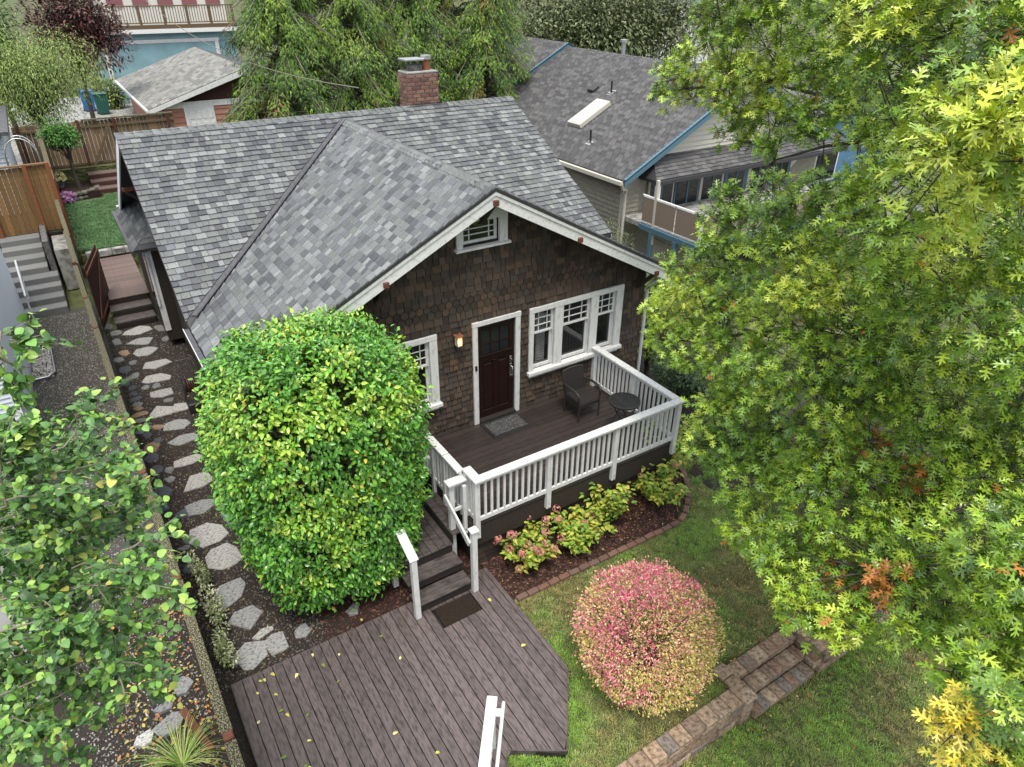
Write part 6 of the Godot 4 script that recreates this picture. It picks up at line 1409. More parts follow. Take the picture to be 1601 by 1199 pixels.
func build_side_fence() -> void:
	var f := thing("boundary_fence", "long weathered board fence with a moss covered top rail along the stone path", "fence", Vector3(-5.68, -1.0, -2.0))
	var zs := [7.2, 4.65, 2.06, -0.56, -3.3, -6.6, -8.5]
	for i in zs.size():
		var x: float = lerpf(-5.56, -5.76, (7.2 - zs[i]) / 15.7)
		bx("post", Vector3(x, -0.1, zs[i]), Vector3(0.1, 1.88, 0.1), M.postbrown, f, 0.01)
		if i == zs.size() - 1: continue
		var x2: float = lerpf(-5.56, -5.76, (7.2 - zs[i + 1]) / 15.7)
		beam("top_rail", Vector3(x, 0.8, zs[i] - 0.06), Vector3(x2, 0.8, zs[i + 1] + 0.06), 0.115, 0.045, M.moss, f, 0.008)
		beam("lower_rail", Vector3(x, -0.75, zs[i] - 0.05), Vector3(x2, -0.75, zs[i + 1] + 0.05), 0.04, 0.09, M.skirt, f)
		var n := int((zs[i] - zs[i + 1] - 0.1) / 0.14)
		for k in n:
			var t := (k + 0.5) / n
			bx("board", Vector3(lerpf(x, x2, t) + 0.0, -0.12, lerpf(zs[i] - 0.05, zs[i + 1] + 0.05, t)), Vector3(0.02, 1.76 + rf(-0.01, 0.01), (zs[i] - zs[i + 1] - 0.1) / n - 0.006), pick(M.fencered), f, 0.003)
	# further rail behind the gate
	var zz := [-8.5, -10.9, -13.3, -15.9]
	for i in 3:
		beam("top_rail", Vector3(-5.77, 0.8 + i * 0.05, zz[i] - 0.06), Vector3(-5.8, 0.85 + i * 0.25, zz[i + 1] + 0.06), 0.115, 0.045, M.moss, f, 0.008)
		bx("post", Vector3(-5.8, 0.0 + i * 0.1, zz[i + 1]), Vector3(0.1, 1.9, 0.1), M.postbrown, f, 0.01)
		for k in 16: bx("board", Vector3(-5.78, -0.1 + i * 0.1, lerpf(zz[i], zz[i + 1], (k + 0.5) / 16)), Vector3(0.02, 1.75, 0.145), pick(M.fencered), f, 0.003)
	# open gate at the head of the path
	var g := thing("side_gate", "red brown board gate standing open by the wooden side steps", "gate", Vector3(-5.55, -0.9, -10.5))
	var a := Vector3(-5.62, 0, -10.3)
	var c := Vector3(-5.2, 0, -12.2)
	var bs := beam_t(a, c).basis
	for k in 10: bx("board", a.lerp(c, (k + 0.5) / 10) + Vector3(0, 0.05, 0), Vector3(0.022, 1.75, 0.185), pick(M.fencered), g, 0.003, bs)
	for y in [-0.6, 0.75]: beam("gate_rail", a + Vector3(0.03, y, 0), c + Vector3(0.03, y, 0), 0.035, 0.09, M.postbrown, g)
	beam("gate_brace", a + Vector3(0.032, -0.55, 0), c + Vector3(0.032, 0.7, 0), 0.03, 0.09, M.postbrown, g)
	# loose plank on the ground beyond the fence
	var p := thing("loose_plank", "short brown timber plank lying on the soil beyond the mossy fence", "plank", Vector3(-5.95, -1.0, 3.0))
	beam("plank", Vector3(-6.05, -0.95, 2.6), Vector3(-5.85, -0.95, 3.4), 0.1, 0.05, M.postbrown, p, 0.008)

# ---------- back yard ----------
func picket(called: String, parent: Node, a: Vector3, b: Vector3, y0: float, y1: float, w: float, mats: Array, gap := 0.008) -> void:
	var n := int(a.distance_to(b) / w)
	var bs := beam_t(Vector3(a.x, 0, a.z), Vector3(b.x, 0, b.z)).basis
	for k in n:
		var p := a.lerp(b, (k + 0.5) / n)
		var hh := y1 - y0 + rf(-0.012, 0.012)
		bx(called, Vector3(p.x, y0 + hh * 0.5, p.z), Vector3(0.02, snappedf(hh, 0.006), a.distance_to(b) / n - gap), pick(mats), parent, 0.003, bs)

func siding(parent: Node, a: Vector3, b: Vector3, y0: float, y1: float, expo: float, m: Material, slope := 0.0, called := "siding_board") -> void:
	# lap boards on the wall from a to b; outside is to the right of a -> b seen from above
	var d := (b - a).normalized()
	var n := Vector3(-d.z, 0, d.x)
	var y := y0
	while y < y1 - 0.01:
		var h := minf(expo + 0.015, y1 - y)
		var s := a
		var e := b
		if slope > 0.0:
			var inn := maxf(0.0, (y + h * 0.5 - 1.95) / slope + 0.1)
			var cut := [inn, a.distance_to(b) - inn]
			s = a + d * cut[0]
			e = a + d * cut[1]
			if cut[1] - cut[0] < 0.05: break
		var q := MB.new()
		s.y = y; e.y = y
		var up := Vector3(0, h, 0)
		q.quad(s + n * 0.045, e + n * 0.045, e + up + n * 0.006, s + up + n * 0.006)
		q.quad(s, e, e + n * 0.045, s + n * 0.045)
		q.quad(s, s + n * 0.045, s + up + n * 0.006, s + up)
		q.quad(e, e + n * 0.045, e + up + n * 0.006, e + up)
		part(called, q, m, parent)
		y += expo

func build_back_yard() -> void:
	# plank walkway and its steps
	var w := thing("side_walkway", "narrow reddish plank walkway with three steps at the far end of the stone path", "walkway", Vector3(-4.75, -1.0, -13.0))
	var wm := [mat(0.17, 0.115, 0.105, 0.7, M.grain, Vector3(1, 4, 5)), mat(0.145, 0.10, 0.09, 0.7, M.grain, Vector3(1, 4, 5)), mat(0.19, 0.13, 0.115, 0.7, M.grain, Vector3(1, 4, 5))]
	var z := -15.1
	while z < -11.45:
		bx("plank", Vector3(-4.75, -0.475, z + 0.07), Vector3(1.04, 0.03, 0.136), pick(wm), w)
		z += 0.142
	part("walkway_frame", slab(-5.24, -4.26, -15.08, -11.45, -1.03, -0.49), M.riser, w)
	for k in 2:
		bx("tread", Vector3(-4.8, -0.655 - 0.18 * k, -11.2 + 0.46 * k), Vector3(1.04, 0.03, 0.46), M.stairboard[0], w)
		bx("riser", Vector3(-4.8, -0.57 - 0.18 * k, -11.43 + 0.46 * k), Vector3(1.02, 0.14, 0.02), M.riser, w)
	bx("riser", Vector3(-4.8, -0.93, -10.51), Vector3(1.02, 0.14, 0.02), M.riser, w)
	# lawn above it
	ground("back_lawn", slab(-5.62, 9.0, -22.9, -15.2, -1.5, -0.31), M.turf)
	var e := thing("lawn_kerb", "row of pale concrete kerb blocks between the plank walkway and the back lawn", "kerb", Vector3(-4.8, -0.45, -15.25))
	for i in 4: bx("kerb_block", Vector3(-5.3 + i * 0.37, -0.33, -15.25), Vector3(0.36, 0.2, 0.22), M.concrete, e, 0.015)
	# raised curved bed with stone border
	ground("raised_bed", slab(-5.62, -4.35, -24.0, -22.1, -0.6, -0.02), M.mulch)
	var rb := thing("bed_border", "curved border of rounded grey stones round the raised flower bed", "border", Vector3(-5.0, -0.3, -22.1))
	for row in 2:
		for i in 11:
			var t := i / 10.0
			var a := lerpf(-0.2, 1.35, t)
			var p := Vector3(-5.55 + sin(a) * 1.25, -0.22 + row * 0.17, -23.1 + cos(a) * 1.15)
			var q := MB.new()
			q.col = tint(pick([lin(0.2, 0.19, 0.17), lin(0.15, 0.145, 0.135), lin(0.26, 0.25, 0.22)]), 0.1)
			q.box(Transform3D(Basis(Vector3.UP, -a + PI * 0.5 + rf(-0.1, 0.1)), p), Vector3(0.16, 0.16, 0.21), 0.05)
			part("border_stone", q, M.block, rb)
	# brown steps at the back
	var st := thing("back_steps", "broad brown plank steps below the back fence gate", "steps", Vector3(-4.0, -0.3, -22.8))
	for k in 3:
		bx("tread", Vector3(-3.9, -0.06 + k * 0.19, -22.55 - k * 0.5), Vector3(1.25, 0.04, 0.5), wm[k % 3], st)
		bx("riser", Vector3(-3.9, -0.17 + k * 0.19, -22.31 - k * 0.5), Vector3(1.24, 0.18, 0.02), M.fencered[1], st)
	# far ground
	ground("alley", slab(-90, 90, -300, -23.9, -1.5, 0.5), M.turf)
	ground("alley_pavement", sheet(-7.0, 12.0, -44.0, -24.2, 0.506), M.concrete)
	# back fence with gate
	var f := thing("back_fence", "weathered grey brown board fence with a braced gate across the back of the yard", "fence", Vector3(-3.6, 0.5, -24.1))
	picket("board", f, Vector3(-6.6, 0, -24.15), Vector3(-0.75, 0, -24.27), 0.3, 2.22, 0.145, M.fencedark, 0.012)
	for y in [0.6, 2.0]: beam("rail", Vector3(-6.6, y, -24.11), Vector3(-0.75, y, -24.23), 0.04, 0.09, M.fencedark[1], f)
	for x in [-6.4, -4.35, -3.05, -1.0]: bx("post", Vector3(x, 1.3, -24.09), Vector3(0.1, 2.0, 0.1), M.fencered[0], f)
	beam("cap_rail", Vector3(-4.2, 2.27, -24.15), Vector3(-0.75, 2.27, -24.27), 0.16, 0.05, M.moss, f)
	beam("gate_brace", Vector3(-4.15, 0.5, -24.06), Vector3(-3.2, 2.1, -24.06), 0.03, 0.1, M.fencedark[1], f)
	# flowers in pots
	mum(Vector3(-5.62, 0.0, -23.3), 0.32, [lin(0.62, 0.58, 0.30), lin(0.7, 0.66, 0.45), lin(0.5, 0.45, 0.12)], "round pot of pale yellow chrysanthemums by the back bed", 0.55)
	mum(Vector3(-5.55, -0.31, -21.8), 0.36, [lin(0.38, 0.14, 0.36), lin(0.5, 0.28, 0.5), lin(0.28, 0.07, 0.25)], "round pot of purple chrysanthemums on the back lawn", 0.3)
	# pinkish garage with white door and grey roof
	var g := thing("garage", "pinkish brown garage with white trim, white door and light grey roof", "garage", Vector3(2.0, 0.5, -26))
	var gx0 := -1.45
	var gr := 3.0
	var ey := 2.16
	var gs := 0.33
	var gz := -26.0
	part("wall", slab(gx0 + 0.45, 6.9, -36.6, gz - 0.4, 0.4, 2.2), M.pinksiding, g)
	var b := MB.new()
	b.prism([Vector3(gx0 + 0.45, 2.2, gz - 0.45), Vector3(6.9, 2.2, gz - 0.45), Vector3(gr, ey + gs * (gr - gx0) - 0.2, gz - 0.45)], Vector3(0, 0, -0.1))
	part("gable_wall", b, M.fencered[1], g)
	var gw := part("front_wall", slab(gx0 + 0.46, 6.9, gz - 0.42, gz - 0.38, 0.4, 2.15), M.pinksiding, g)
	siding(gw, Vector3(gx0 + 0.46, 0, gz - 0.38), Vector3(6.9, 0, gz - 0.38), 0.5, 2.1, 0.24, M.pinksiding)
	bx("corner_board", Vector3(gx0 + 0.5, 1.3, gz - 0.35), Vector3(0.16, 1.7, 0.05), M.white, g)
	bx("frieze_board", Vector3(2.9, 2.2, gz - 0.34), Vector3(7.9, 0.24, 0.06), M.white, g)
	var dr := bx("door", Vector3(0.75, 1.25, gz - 0.34), Vector3(1.2, 1.65, 0.06), M.white, g)
	for i in 4: for j in 3: bx("door_panel", Vector3(0.33 + i * 0.28, 0.75 + j * 0.5, gz - 0.3), Vector3(0.2, 0.36, 0.02), M.white, dr, 0.008)
	bx("door_casing", Vector3(0.1, 1.3, gz - 0.33), Vector3(0.1, 1.75, 0.07), M.whitetrim, g)
	for s in [[gx0, ey, gr, ey + gs * (gr - gx0)], [gr, ey + gs * (gr - gx0), 2 * gr - gx0, ey]]:
		b = MB.new()
		b.prism([Vector3(s[0], s[1], gz), Vector3(s[2], s[3], gz), Vector3(s[2], s[3], -37.0), Vector3(s[0], s[1], -37.0)], Vector3(0, -0.1, 0))
		var gf := part("roof", b, M.edge, g)
		b = MB.new()
		b.prism([Vector3(s[0], s[1] - 0.02, gz + 0.04), Vector3(s[2], s[3] - 0.02, gz + 0.04), Vector3(s[2], s[3] - 0.26, gz + 0.04), Vector3(s[0], s[1] - 0.2, gz + 0.04)], Vector3(0, 0, -0.035))
		part("bargeboard", b, M.white, g)
		if s[0] < 0:
			var out := []
			var vv := Vector3(1, gs, 0).normalized()
			var vl := (gr - gx0) * sqrt(1 + gs * gs)
			shingle_rows(Vector3(gx0, ey, gz), Vector3(0, 0, -1), vv, 11.0, vl, 0.2, 0.3, 0.5, 0.015, [lin(0.38, 0.38, 0.365), lin(0.33, 0.33, 0.32), lin(0.44, 0.44, 0.42), lin(0.27, 0.27, 0.26)], [[-1, 0, 0], [1, 0, 11.0], [0, 1, vl]], out)
			emit_pieces("shingle", "shingles", out, 60, M.shingle, gf)
			bx("gutter", Vector3(gx0 - 0.05, ey - 0.06, -31.5), Vector3(0.1, 0.1, 11.0), M.white, g)
	# pale blue building behind, with a roof deck
	var bl := thing("blue_garage", "pale blue garage with wide white framed door and a railed deck on its roof", "garage", Vector3(2, 0.5, -41))
	part("wall", slab(-1.6, 6.0, -46.0, -40.0, 0.4, 4.2), M.bluewall, bl)
	var bw := part("front_wall", slab(-1.62, 6.02, -40.0, -39.96, 3.7, 4.2), M.bluewall, bl)
	siding(bw, Vector3(-1.62, 0, -39.96), Vector3(6.02, 0, -39.96), 3.7, 4.2, 0.17, M.bluewall)
	bx("door", Vector3(1.75, 2.1, -39.95), Vector3(6.0, 3.2, 0.06), M.bluewall, bl)
	bx("door_casing", Vector3(1.75, 3.75, -39.93), Vector3(6.5, 0.2, 0.1), M.white, bl)
	for x in [-1.35, 4.85]: bx("door_casing", Vector3(x, 2.0, -39.93), Vector3(0.22, 3.3, 0.09), M.white, bl)
	bx("eave_board", Vector3(2.2, 4.3, -39.8), Vector3(8.4, 0.22, 0.5), M.whitetrim, bl)
	bx("deck_edge", Vector3(2.2, 4.52, -39.8), Vector3(8.0, 0.2, 0.4), M.fencedark[1], bl)
	var dk := bx("deck_railing", Vector3(2.2, 5.6, -39.75), Vector3(8.0, 0.07, 0.12), M.fencedark[0], bl)
	bx("bottom_rail", Vector3(2.2, 4.72, -39.75), Vector3(8.0, 0.06, 0.06), M.fencedark[0], dk)
	for i in 7: bx("post", Vector3(-1.75 + i * 1.3, 5.1, -39.75), Vector3(0.13, 1.1, 0.13), M.fencedark[1], dk)
	for i in 52: bx("baluster", Vector3(-1.65 + i * 0.15, 5.15, -39.75), Vector3(0.04, 0.85, 0.04), M.fencedark[2], dk, 0.0)
	var hb := thing("far_house", "cream house wall with dark red window bands beyond the roof deck", "house", Vector3(3, 0.5, -50))
	part("wall", slab(0, 8, -58, -50, 0.4, 9.0), mat(0.55, 0.53, 0.5, 0.8), hb)
	for i in 5: bx("window", Vector3(0.8 + i * 1.6, 5.8, -49.97), Vector3(1.0, 1.3, 0.06), mat(0.2, 0.07, 0.08, 0.6), hb)
	# bins
	for q in [[Vector3(-3.05, 0.5, -38.0), mat(0.02, 0.13, 0.42, 0.5), "blue wheeled recycling bin standing in the alley beside the weeping tree"], [Vector3(-2.5, 0.5, -36.6), mat(0.01, 0.09, 0.075, 0.5), "dark green wheeled bin standing in the alley near the blue bin"]]:
		var bn := thing("wheeled_bin", q[2], "bin", q[0], "bins in the alley")
		b = MB.new()
		var o: Vector3 = q[0]
		b.prism([o + Vector3(-0.26, 0.1, 0.26), o + Vector3(0.26, 0.1, 0.26), o + Vector3(0.33, 1.05, 0.33), o + Vector3(-0.33, 1.05, 0.33)], Vector3(0, 0, -0.6))
		part("body", b, q[1], bn)
		bx("lid", o + Vector3(0, 1.09, 0), Vector3(0.7, 0.08, 0.74), q[1], bn, 0.03)
		for s in [-1, 1]:
			b = MB.new()
			b.tube([o + Vector3(s * 0.27 - 0.03, 0.12, -0.3), o + Vector3(s * 0.27 + 0.03, 0.12, -0.3)], [0.12, 0.12], 12)
			part("wheel", b, M.dark, bn)
	# overhead service cable
	b = MB.new()
	var pts := []
	var rs := []
	for i in 15:
		var t := i / 14.0
		var p := Vector3(0.6, 6.6, -38.0).lerp(Vector3(1.0, 5.2, -6.9), t)
		p.y -= 4.0 * t * (1.0 - t) * 0.9
		pts.append(p); rs.append(0.014)
	b.tube(pts, rs, 5, false)
	var cb := part("service_cable", b, M.palebark, self)
	tag(cb, "thin pale overhead cable sagging from the alley towards the house roof", "cable")

func mum(p: Vector3, r: float, tones: Array, label: String, h: float) -> void:
	var o := thing("flower_pot", label, "potted flowers", p)
	var b := MB.new()
	b.tube([p, p + Vector3(0, h * 0.5, 0), p + Vector3(0, h * 0.55, 0)], [r * 0.55, r * 0.75, r * 0.8], 14)
	part("pot", b, M.darkcon, o)
	var xs := []
	var cols := PackedColorArray()
	var ga := PackedColorArray()
	var gx := []
	for i in 380:
		var s := shell(p + Vector3(0, h * 0.6, 0), Vector3(r, r * 0.75, r), 0.0, 2.0)
		if s[1].y < -0.2: continue
		var t := Transform3D(along(s[1].cross(Vector3(0.3, 1, 0.2)) + jit(0.4), s[1]).scaled(Vector3.ONE * rf(0.8, 1.3)), s[0])
		if rng.randf() < 0.72:
			xs.append(t); cols.append(tint(pick(tones), 0.2))
		else:
			gx.append(t); ga.append(tint(lin(0.05, 0.10, 0.02), 0.3))
	leaves(o, "flower", "flowers", xs, cols, rosette(0.05), M.small, 0)
	leaves(o, "leaf", "foliage", gx, ga, ovate(0.08, 0.04, 0.2, 0.2, 3), M.small, 0)

func rosette(r: float) -> ArrayMesh:
	var b := MB.new()
	for i in 7:
		var a := TAU * i / 7.0
		var a2 := a + 0.75
		b.tri(Vector3.ZERO, Vector3(cos(a) * r, r * 0.35, sin(a) * r), Vector3(cos(a2) * r, r * 0.2, sin(a2) * r))
	return b.mesh()

# ---------- neighbours ----------
func build_left_neighbour() -> void:
	var h := thing("pale_house", "pale blue grey lap sided house at the left edge beyond the boundary fence", "house", Vector3(-9.0, -1.0, -8.5))
	part("wall", slab(-14.0, -7.4, -12.5, -4.75, -1.05, 4.0), M.palesiding, h)
	var f := part("front_wall", slab(-14.0, -7.42, -4.75, -4.72, -0.6, 1.35), M.palesiding, h)
	siding(f, Vector3(-12.0, 0, -4.72), Vector3(-7.42, 0, -4.72), -0.6, 1.3, 0.1, M.palesiding)
	var s := part("side_wall", slab(-7.42, -7.40, -12.5, -4.9, -0.6, 2.6), M.palesiding, h)
	siding(s, Vector3(-7.40, 0, -4.9), Vector3(-7.40, 0, -12.5), -0.6, 2.6, 0.12, M.palesiding)
	bx("corner_board", Vector3(-7.37, 0.6, -4.72), Vector3(0.1, 3.3, 0.12), M.white, h)
	bx("foundation", Vector3(-9.5, -0.8, -4.7), Vector3(4.24, 0.42, 0.08), M.concrete, h)
	bx("band_board", Vector3(-9.6, 1.42, -4.66), Vector3(4.5, 0.16, 0.14), M.white, h)
	bx("basement_door", Vector3(-7.95, -0.2, -4.66), Vector3(0.04, 1.5, 0.06), M.white, h)
	# flat roofed front porch with a pale deck, seen through the branches
	var pr := thing("pale_patio", "pale concrete patio slabs under the overhanging branches at the left edge", "patio", Vector3(-8.4, -1.0, 0))
	for i in 2: for j in 4: bx("patio_slab", Vector3(-9.3 + i * 1.15, -0.99, -3.9 + j * 1.55), Vector3(1.12, 0.07, 1.52), M.patio, pr, 0.01)
	# outdoor steps handrail
	var r := thing("stair_handrail", "white wall mounted handrail beside the concrete stairs", "handrail", Vector3(-7.2, -0.5, -13.5))
	beam("rail", Vector3(-7.15, 0.0, -11.6), Vector3(-7.2, 0.5, -13.2), 0.05, 0.06, M.whitetrim, r, 0.012)
	for q in [0.05, 0.95]: beam("bracket", Vector3(-7.15, 0.0, -11.6).lerp(Vector3(-7.2, 0.5, -13.2), q), Vector3(-7.16, -1.0, -11.6).lerp(Vector3(-7.2, -0.6, -13.2), q), 0.04, 0.04, M.whitetrim, r)
	# concrete stairs
	var c := thing("concrete_stairs", "eight grey concrete steps climbing beside the pale house", "stairs", Vector3(-6.95, -1.0, -14.2))
	var zs := [-12.55, -12.95, -13.4, -13.8, -14.25, -14.7, -15.15, -15.6]
	for k in 8:
		var xe := -6.33 if k < 4 else -6.54
		bx("step", Vector3((-7.6 + xe) * 0.5, -1.03 + 0.0855 * (k + 1) + 0.015, zs[k] - 0.25 if k < 7 else -15.85), Vector3(xe + 7.6, 0.171 * (k + 1) + 0.03, 0.5), M.darkstep[k % 2], c, 0.012)
	bx("side_wall", Vector3(-6.4, -0.2, -15.2), Vector3(0.16, 1.6, 1.9), M.darkcon, c, 0.01)
	bx("side_wall", Vector3(-6.0, -0.35, -15.0), Vector3(0.5, 1.3, 1.5), M.concrete, c, 0.01)
	ground("upper_yard", slab(-16, -5.9, -23.8, -16.0, -1.5, 0.34), M.soil)
	# brown fence above the stairs
	var fe := thing("brown_fence", "warm brown vertical board fence at the head of the concrete stairs", "fence", Vector3(-6.9, 0.34, -16.1))
	picket("board", fe, Vector3(-9.0, 0, -16.12), Vector3(-5.75, 0, -16.12), 0.38, 2.36, 0.15, M.fenceboard, 0.009)
	for x in [-7.5, -6.35, -5.74]: bx("post", Vector3(x, 1.4, -16.05), Vector3(0.11, 2.1, 0.1), M.postorange, fe)
	beam("cap_rail", Vector3(-9, 2.42, -16.1), Vector3(-5.7, 2.42, -16.1), 0.14, 0.045, M.fenceboard[1], fe)
	# its return along our lawn
	var f2 := thing("lawn_fence", "brown board fence with pale weathered rails along the left of the back lawn", "fence", Vector3(-5.75, -0.3, -19.5))
	picket("board", f2, Vector3(-5.76, 0, -16.2), Vector3(-5.76, 0, -23.9), -0.3, 1.6, 0.15, M.fencedark, 0.009)
	for k in 5: bx("post", Vector3(-5.72, 0.8, -16.3 - k * 1.85), Vector3(0.11, 2.2, 0.11), M.postorange, f2)
	beam("cap_rail", Vector3(-5.74, 1.65, -16.2), Vector3(-5.74, 2.1, -23.9), 0.15, 0.05, M.moss, f2)
	# metal arch
	var tr := thing("garden_arch", "curved grey metal garden arch above the brown fence", "arch", Vector3(-6.4, 0.34, -18.0))
	for dz in [0.0, -0.5]:
		var b := MB.new()
		var pts := []
		var rr := []
		for i in 15:
			var a := PI * i / 14.0
			pts.append(Vector3(-6.35 - cos(a) * 0.45, 2.3 + sin(a) * 0.6, -17.8 + dz)); rr.append(0.022)
		b.tube(pts, rr, 6)
		b.tube([Vector3(-6.8, 0.34, -17.8 + dz), Vector3(-6.8, 2.3, -17.8 + dz)], [0.022, 0.022], 6)
		b.tube([Vector3(-5.9, 0.34, -17.8 + dz), Vector3(-5.9, 2.3, -17.8 + dz)], [0.022, 0.022], 6)
		part("hoop", b, M.galv, tr)
	for i in 6:
		var a := PI * (i + 0.5) / 6.0
		bx("rung", Vector3(-6.35 - cos(a) * 0.45, 2.3 + sin(a) * 0.6, -18.05), Vector3(0.02, 0.02, 0.5), M.galv, tr, 0.003)
	var sh := thing("blue_grey_shed", "blue grey sided shed corner beyond the brown fence at the left edge", "shed", Vector3(-8.5, 0.34, -20))
	var sw := part("wall", slab(-11.0, -6.75, -23.5, -18.6, 0.3, 2.9), M.palesiding, sh)
	siding(sw, Vector3(-11.0, 0, -18.6), Vector3(-6.75, 0, -18.6), 0.4, 2.9, 0.14, M.palesiding)
	bx("roof", Vector3(-8.9, 3.0, -21.0), Vector3(4.8, 0.12, 5.6), M.flash, sh)
	# window well
	var ww := thing("window_well", "corrugated metal window well filled with pale pebbles against the pale house", "window well", Vector3(-7.15, -1.0, -9.5))
	var b := MB.new()
	var pts := []
	var rr := []
	for q in [Vector3(-7.4, 0, -10.65), Vector3(-7.05, 0, -10.65), Vector3(-6.92, 0, -10.5), Vector3(-6.9, 0, -8.6), Vector3(-7.05, 0, -8.42), Vector3(-7.4, 0, -8.42)]:
		pts.append(q + Vector3(0, -0.93, 0)); rr.append(0.03)
	b.tube(pts, rr, 8)
	part("rim", b, M.galv, ww)
	for i in 5: bx("corrugation", Vector3(-7.15, -0.99 + 0.0 * i, -10.6 + i * 0.09), Vector3(0.48, 0.03 + 0.002 * i, 0.05), M.galv, ww, 0.012)
	var xs := []
	var cols := PackedColorArray()
	for i in 500:
		xs.append(Transform3D(Basis.from_euler(jit(3.0)).scaled(Vector3.ONE * rf(0.6, 1.3)), Vector3(rf(-7.38, -6.95), -0.985, rf(-10.15, -8.48))))
		cols.append(tint(pick([lin(0.42, 0.4, 0.38), lin(0.3, 0.29, 0.28), lin(0.5, 0.48, 0.46)]), 0.2))
	leaves(ww, "pebble", "pebbles", xs, cols, box_mesh(Vector3(0.05, 0.03, 0.04), 0.012), M.bits, 0)

func build_right_neighbour() -> void:
	var h := thing("taupe_house", "taupe sided neighbouring house with dark grey roof, blue trim and skylight", "house", Vector3(13, -1.0, -14))
	var ex := 9.22
	var ey := 2.0
	var s := 0.518
	var rx := 14.5
	var ry := ey + s * (rx - ex)
	var zf := -6.53
	var zm := -16.9
	var zb := -30.0
	# walls
	var w := part("side_wall", slab(9.62, 9.7, zb, -7.0, -1.1, 1.95), M.taupe, h)
	siding(w, Vector3(9.62, 0, zb), Vector3(9.62, 0, -7.0), -1.0, 1.9, 0.15, M.taupe)
	var b := MB.new()
	b.prism([Vector3(9.62, -1.1, -7.0), Vector3(19.4, -1.1, -7.0), Vector3(19.4, 1.95, -7.0), Vector3(rx, ry - 0.25, -7.0), Vector3(9.62, 1.95, -7.0)], Vector3(0, 0, -0.1))
	var gw := part("gable_wall", b, M.taupe, h)
	siding(gw, Vector3(9.62, 0, -7.0), Vector3(19.4, 0, -7.0), 2.3, 4.5, 0.16, M.taupepale, s)
	siding(gw, Vector3(9.62, 0, -7.0), Vector3(10.3, 0, -7.0), -1.0, 2.2, 0.15, M.taupe)
	bx("corner_board", Vector3(9.6, 0.45, -6.98), Vector3(0.12, 2.9, 0.12), M.taupepale, h)
	# roof: front part, then a slightly higher rear part
	var tones := [lin(0.185, 0.183, 0.192), lin(0.15, 0.148, 0.157), lin(0.225, 0.222, 0.23), lin(0.13, 0.128, 0.138)]
	for q in [[zf, zm, 0.0, 250], [zm + 0.1, zb, 0.14, 50]]:
		var dy: float = q[2]
		for side in [1.0, -1.0]:
			b = MB.new()
			var x0: float = rx - side * (rx - ex)
			b.prism([Vector3(x0, ey + dy, q[0]), Vector3(rx, ry + dy, q[0]), Vector3(rx, ry + dy, q[1]), Vector3(x0, ey + dy, q[1])], Vector3(0, -0.14, 0))
			var rf_ := part("roof", b, M.edge, h)
			if side > 0:
				var out := []
				var vv := Vector3(1, s, 0).normalized()
				var vl := (rx - ex) * sqrt(1 + s * s)
				shingle_rows(Vector3(ex, ey + dy, q[0]), Vector3(0, 0, -1), vv, q[0] - q[1], vl, 0.15, 0.2, 0.34, 0.034, tones, [[-1, 0, 0], [1, 0, q[0] - q[1]], [0, 1, vl]], out, 0.02)
				emit_pieces("shingle", "shingles", out, q[3], M.shingle, rf_)
			b = MB.new()
			var zz: float = q[0] + 0.03
			b.prism([Vector3(x0, ey + dy - 0.03, zz), Vector3(rx, ry + dy - 0.03, zz), Vector3(rx, ry + dy - 0.2, zz), Vector3(x0, ey + dy - 0.2, zz)], Vector3(0, 0, -0.03))
			part("bargeboard", b, M.bluetrim, h)
			b = MB.new()
			b.prism([Vector3(x0, ey + dy + 0.02, zz + 0.02), Vector3(rx, ry + dy + 0.02, zz + 0.02), Vector3(rx, ry + dy + 0.02, zz - 0.08), Vector3(x0, ey + dy + 0.02, zz - 0.08)], Vector3(0, 0.02, 0))
			part("bargeboard_cap", b, M.bluetrim, h)
		for i in int((q[0] - q[1]) / 0.24):
			var m := MB.new()
			m.col = tint(pick(tones), 0.1)
			var p := Vector3(rx, ry + dy + 0.03, q[0] - i * 0.24)
			m.prism([p, p + Vector3(0, 0, -0.26), p + Vector3(-0.18, -0.09, -0.26), p + Vector3(-0.18, -0.09, 0)], Vector3(0, -0.012, 0))
			part("ridge_cap", m, M.shingle, h)
	bx("gutter", Vector3(ex - 0.05, ey - 0.1, -18.0), Vector3(0.12, 0.12, 22.8), M.taupepale, h)
	# skylight, vents
	var up := Vector3(1, s, 0).normalized()
	var nrm := Vector3(-s, 1, 0).normalized()
	var bs := Basis(up, nrm, up.cross(nrm))
	var sk := bx("skylight", Vector3(11.28, 3.07, -11.0) + nrm * 0.1, Vector3(1.5, 0.16, 0.74), M.taupepale, h, 0.01, bs)
	bx("skylight_glass", Vector3(11.28, 3.07, -11.0) + nrm * 0.185, Vector3(1.38, 0.02, 0.62), M.skylight, sk, 0.004, bs)
	bx("skylight_flashing", Vector3(11.28, 3.07, -11.0) + nrm * 0.02, Vector3(1.66, 0.02, 0.9), M.dark, sk, 0.004, bs)
	for q in [[12.45, -12.3, 0], [13.0, -19.6, 0], [10.2, -9.55, 1], [12.5, -11.35, 1]]:
		var p := Vector3(q[0], ey + s * (q[0] - ex), q[1])
		if q[2] == 0: bx("roof_vent", p + nrm * 0.09, Vector3(0.35, 0.12, 0.34), M.edge, h, 0.02, bs)
		else:
			b = MB.new()
			b.tube([p, p + Vector3(0, 0.42, 0)], [0.035, 0.035], 8)
			part("vent_pipe", b, M.dark, h)
			bx("pipe_flashing", p + nrm * 0.02, Vector3(0.3, 0.02, 0.24), M.galv, h, 0.004, bs)
	b = MB.new()
	b.tube([Vector3(14.7, 4.6, -13.4), Vector3(14.7, 5.15, -13.4)], [0.09, 0.09], 10)
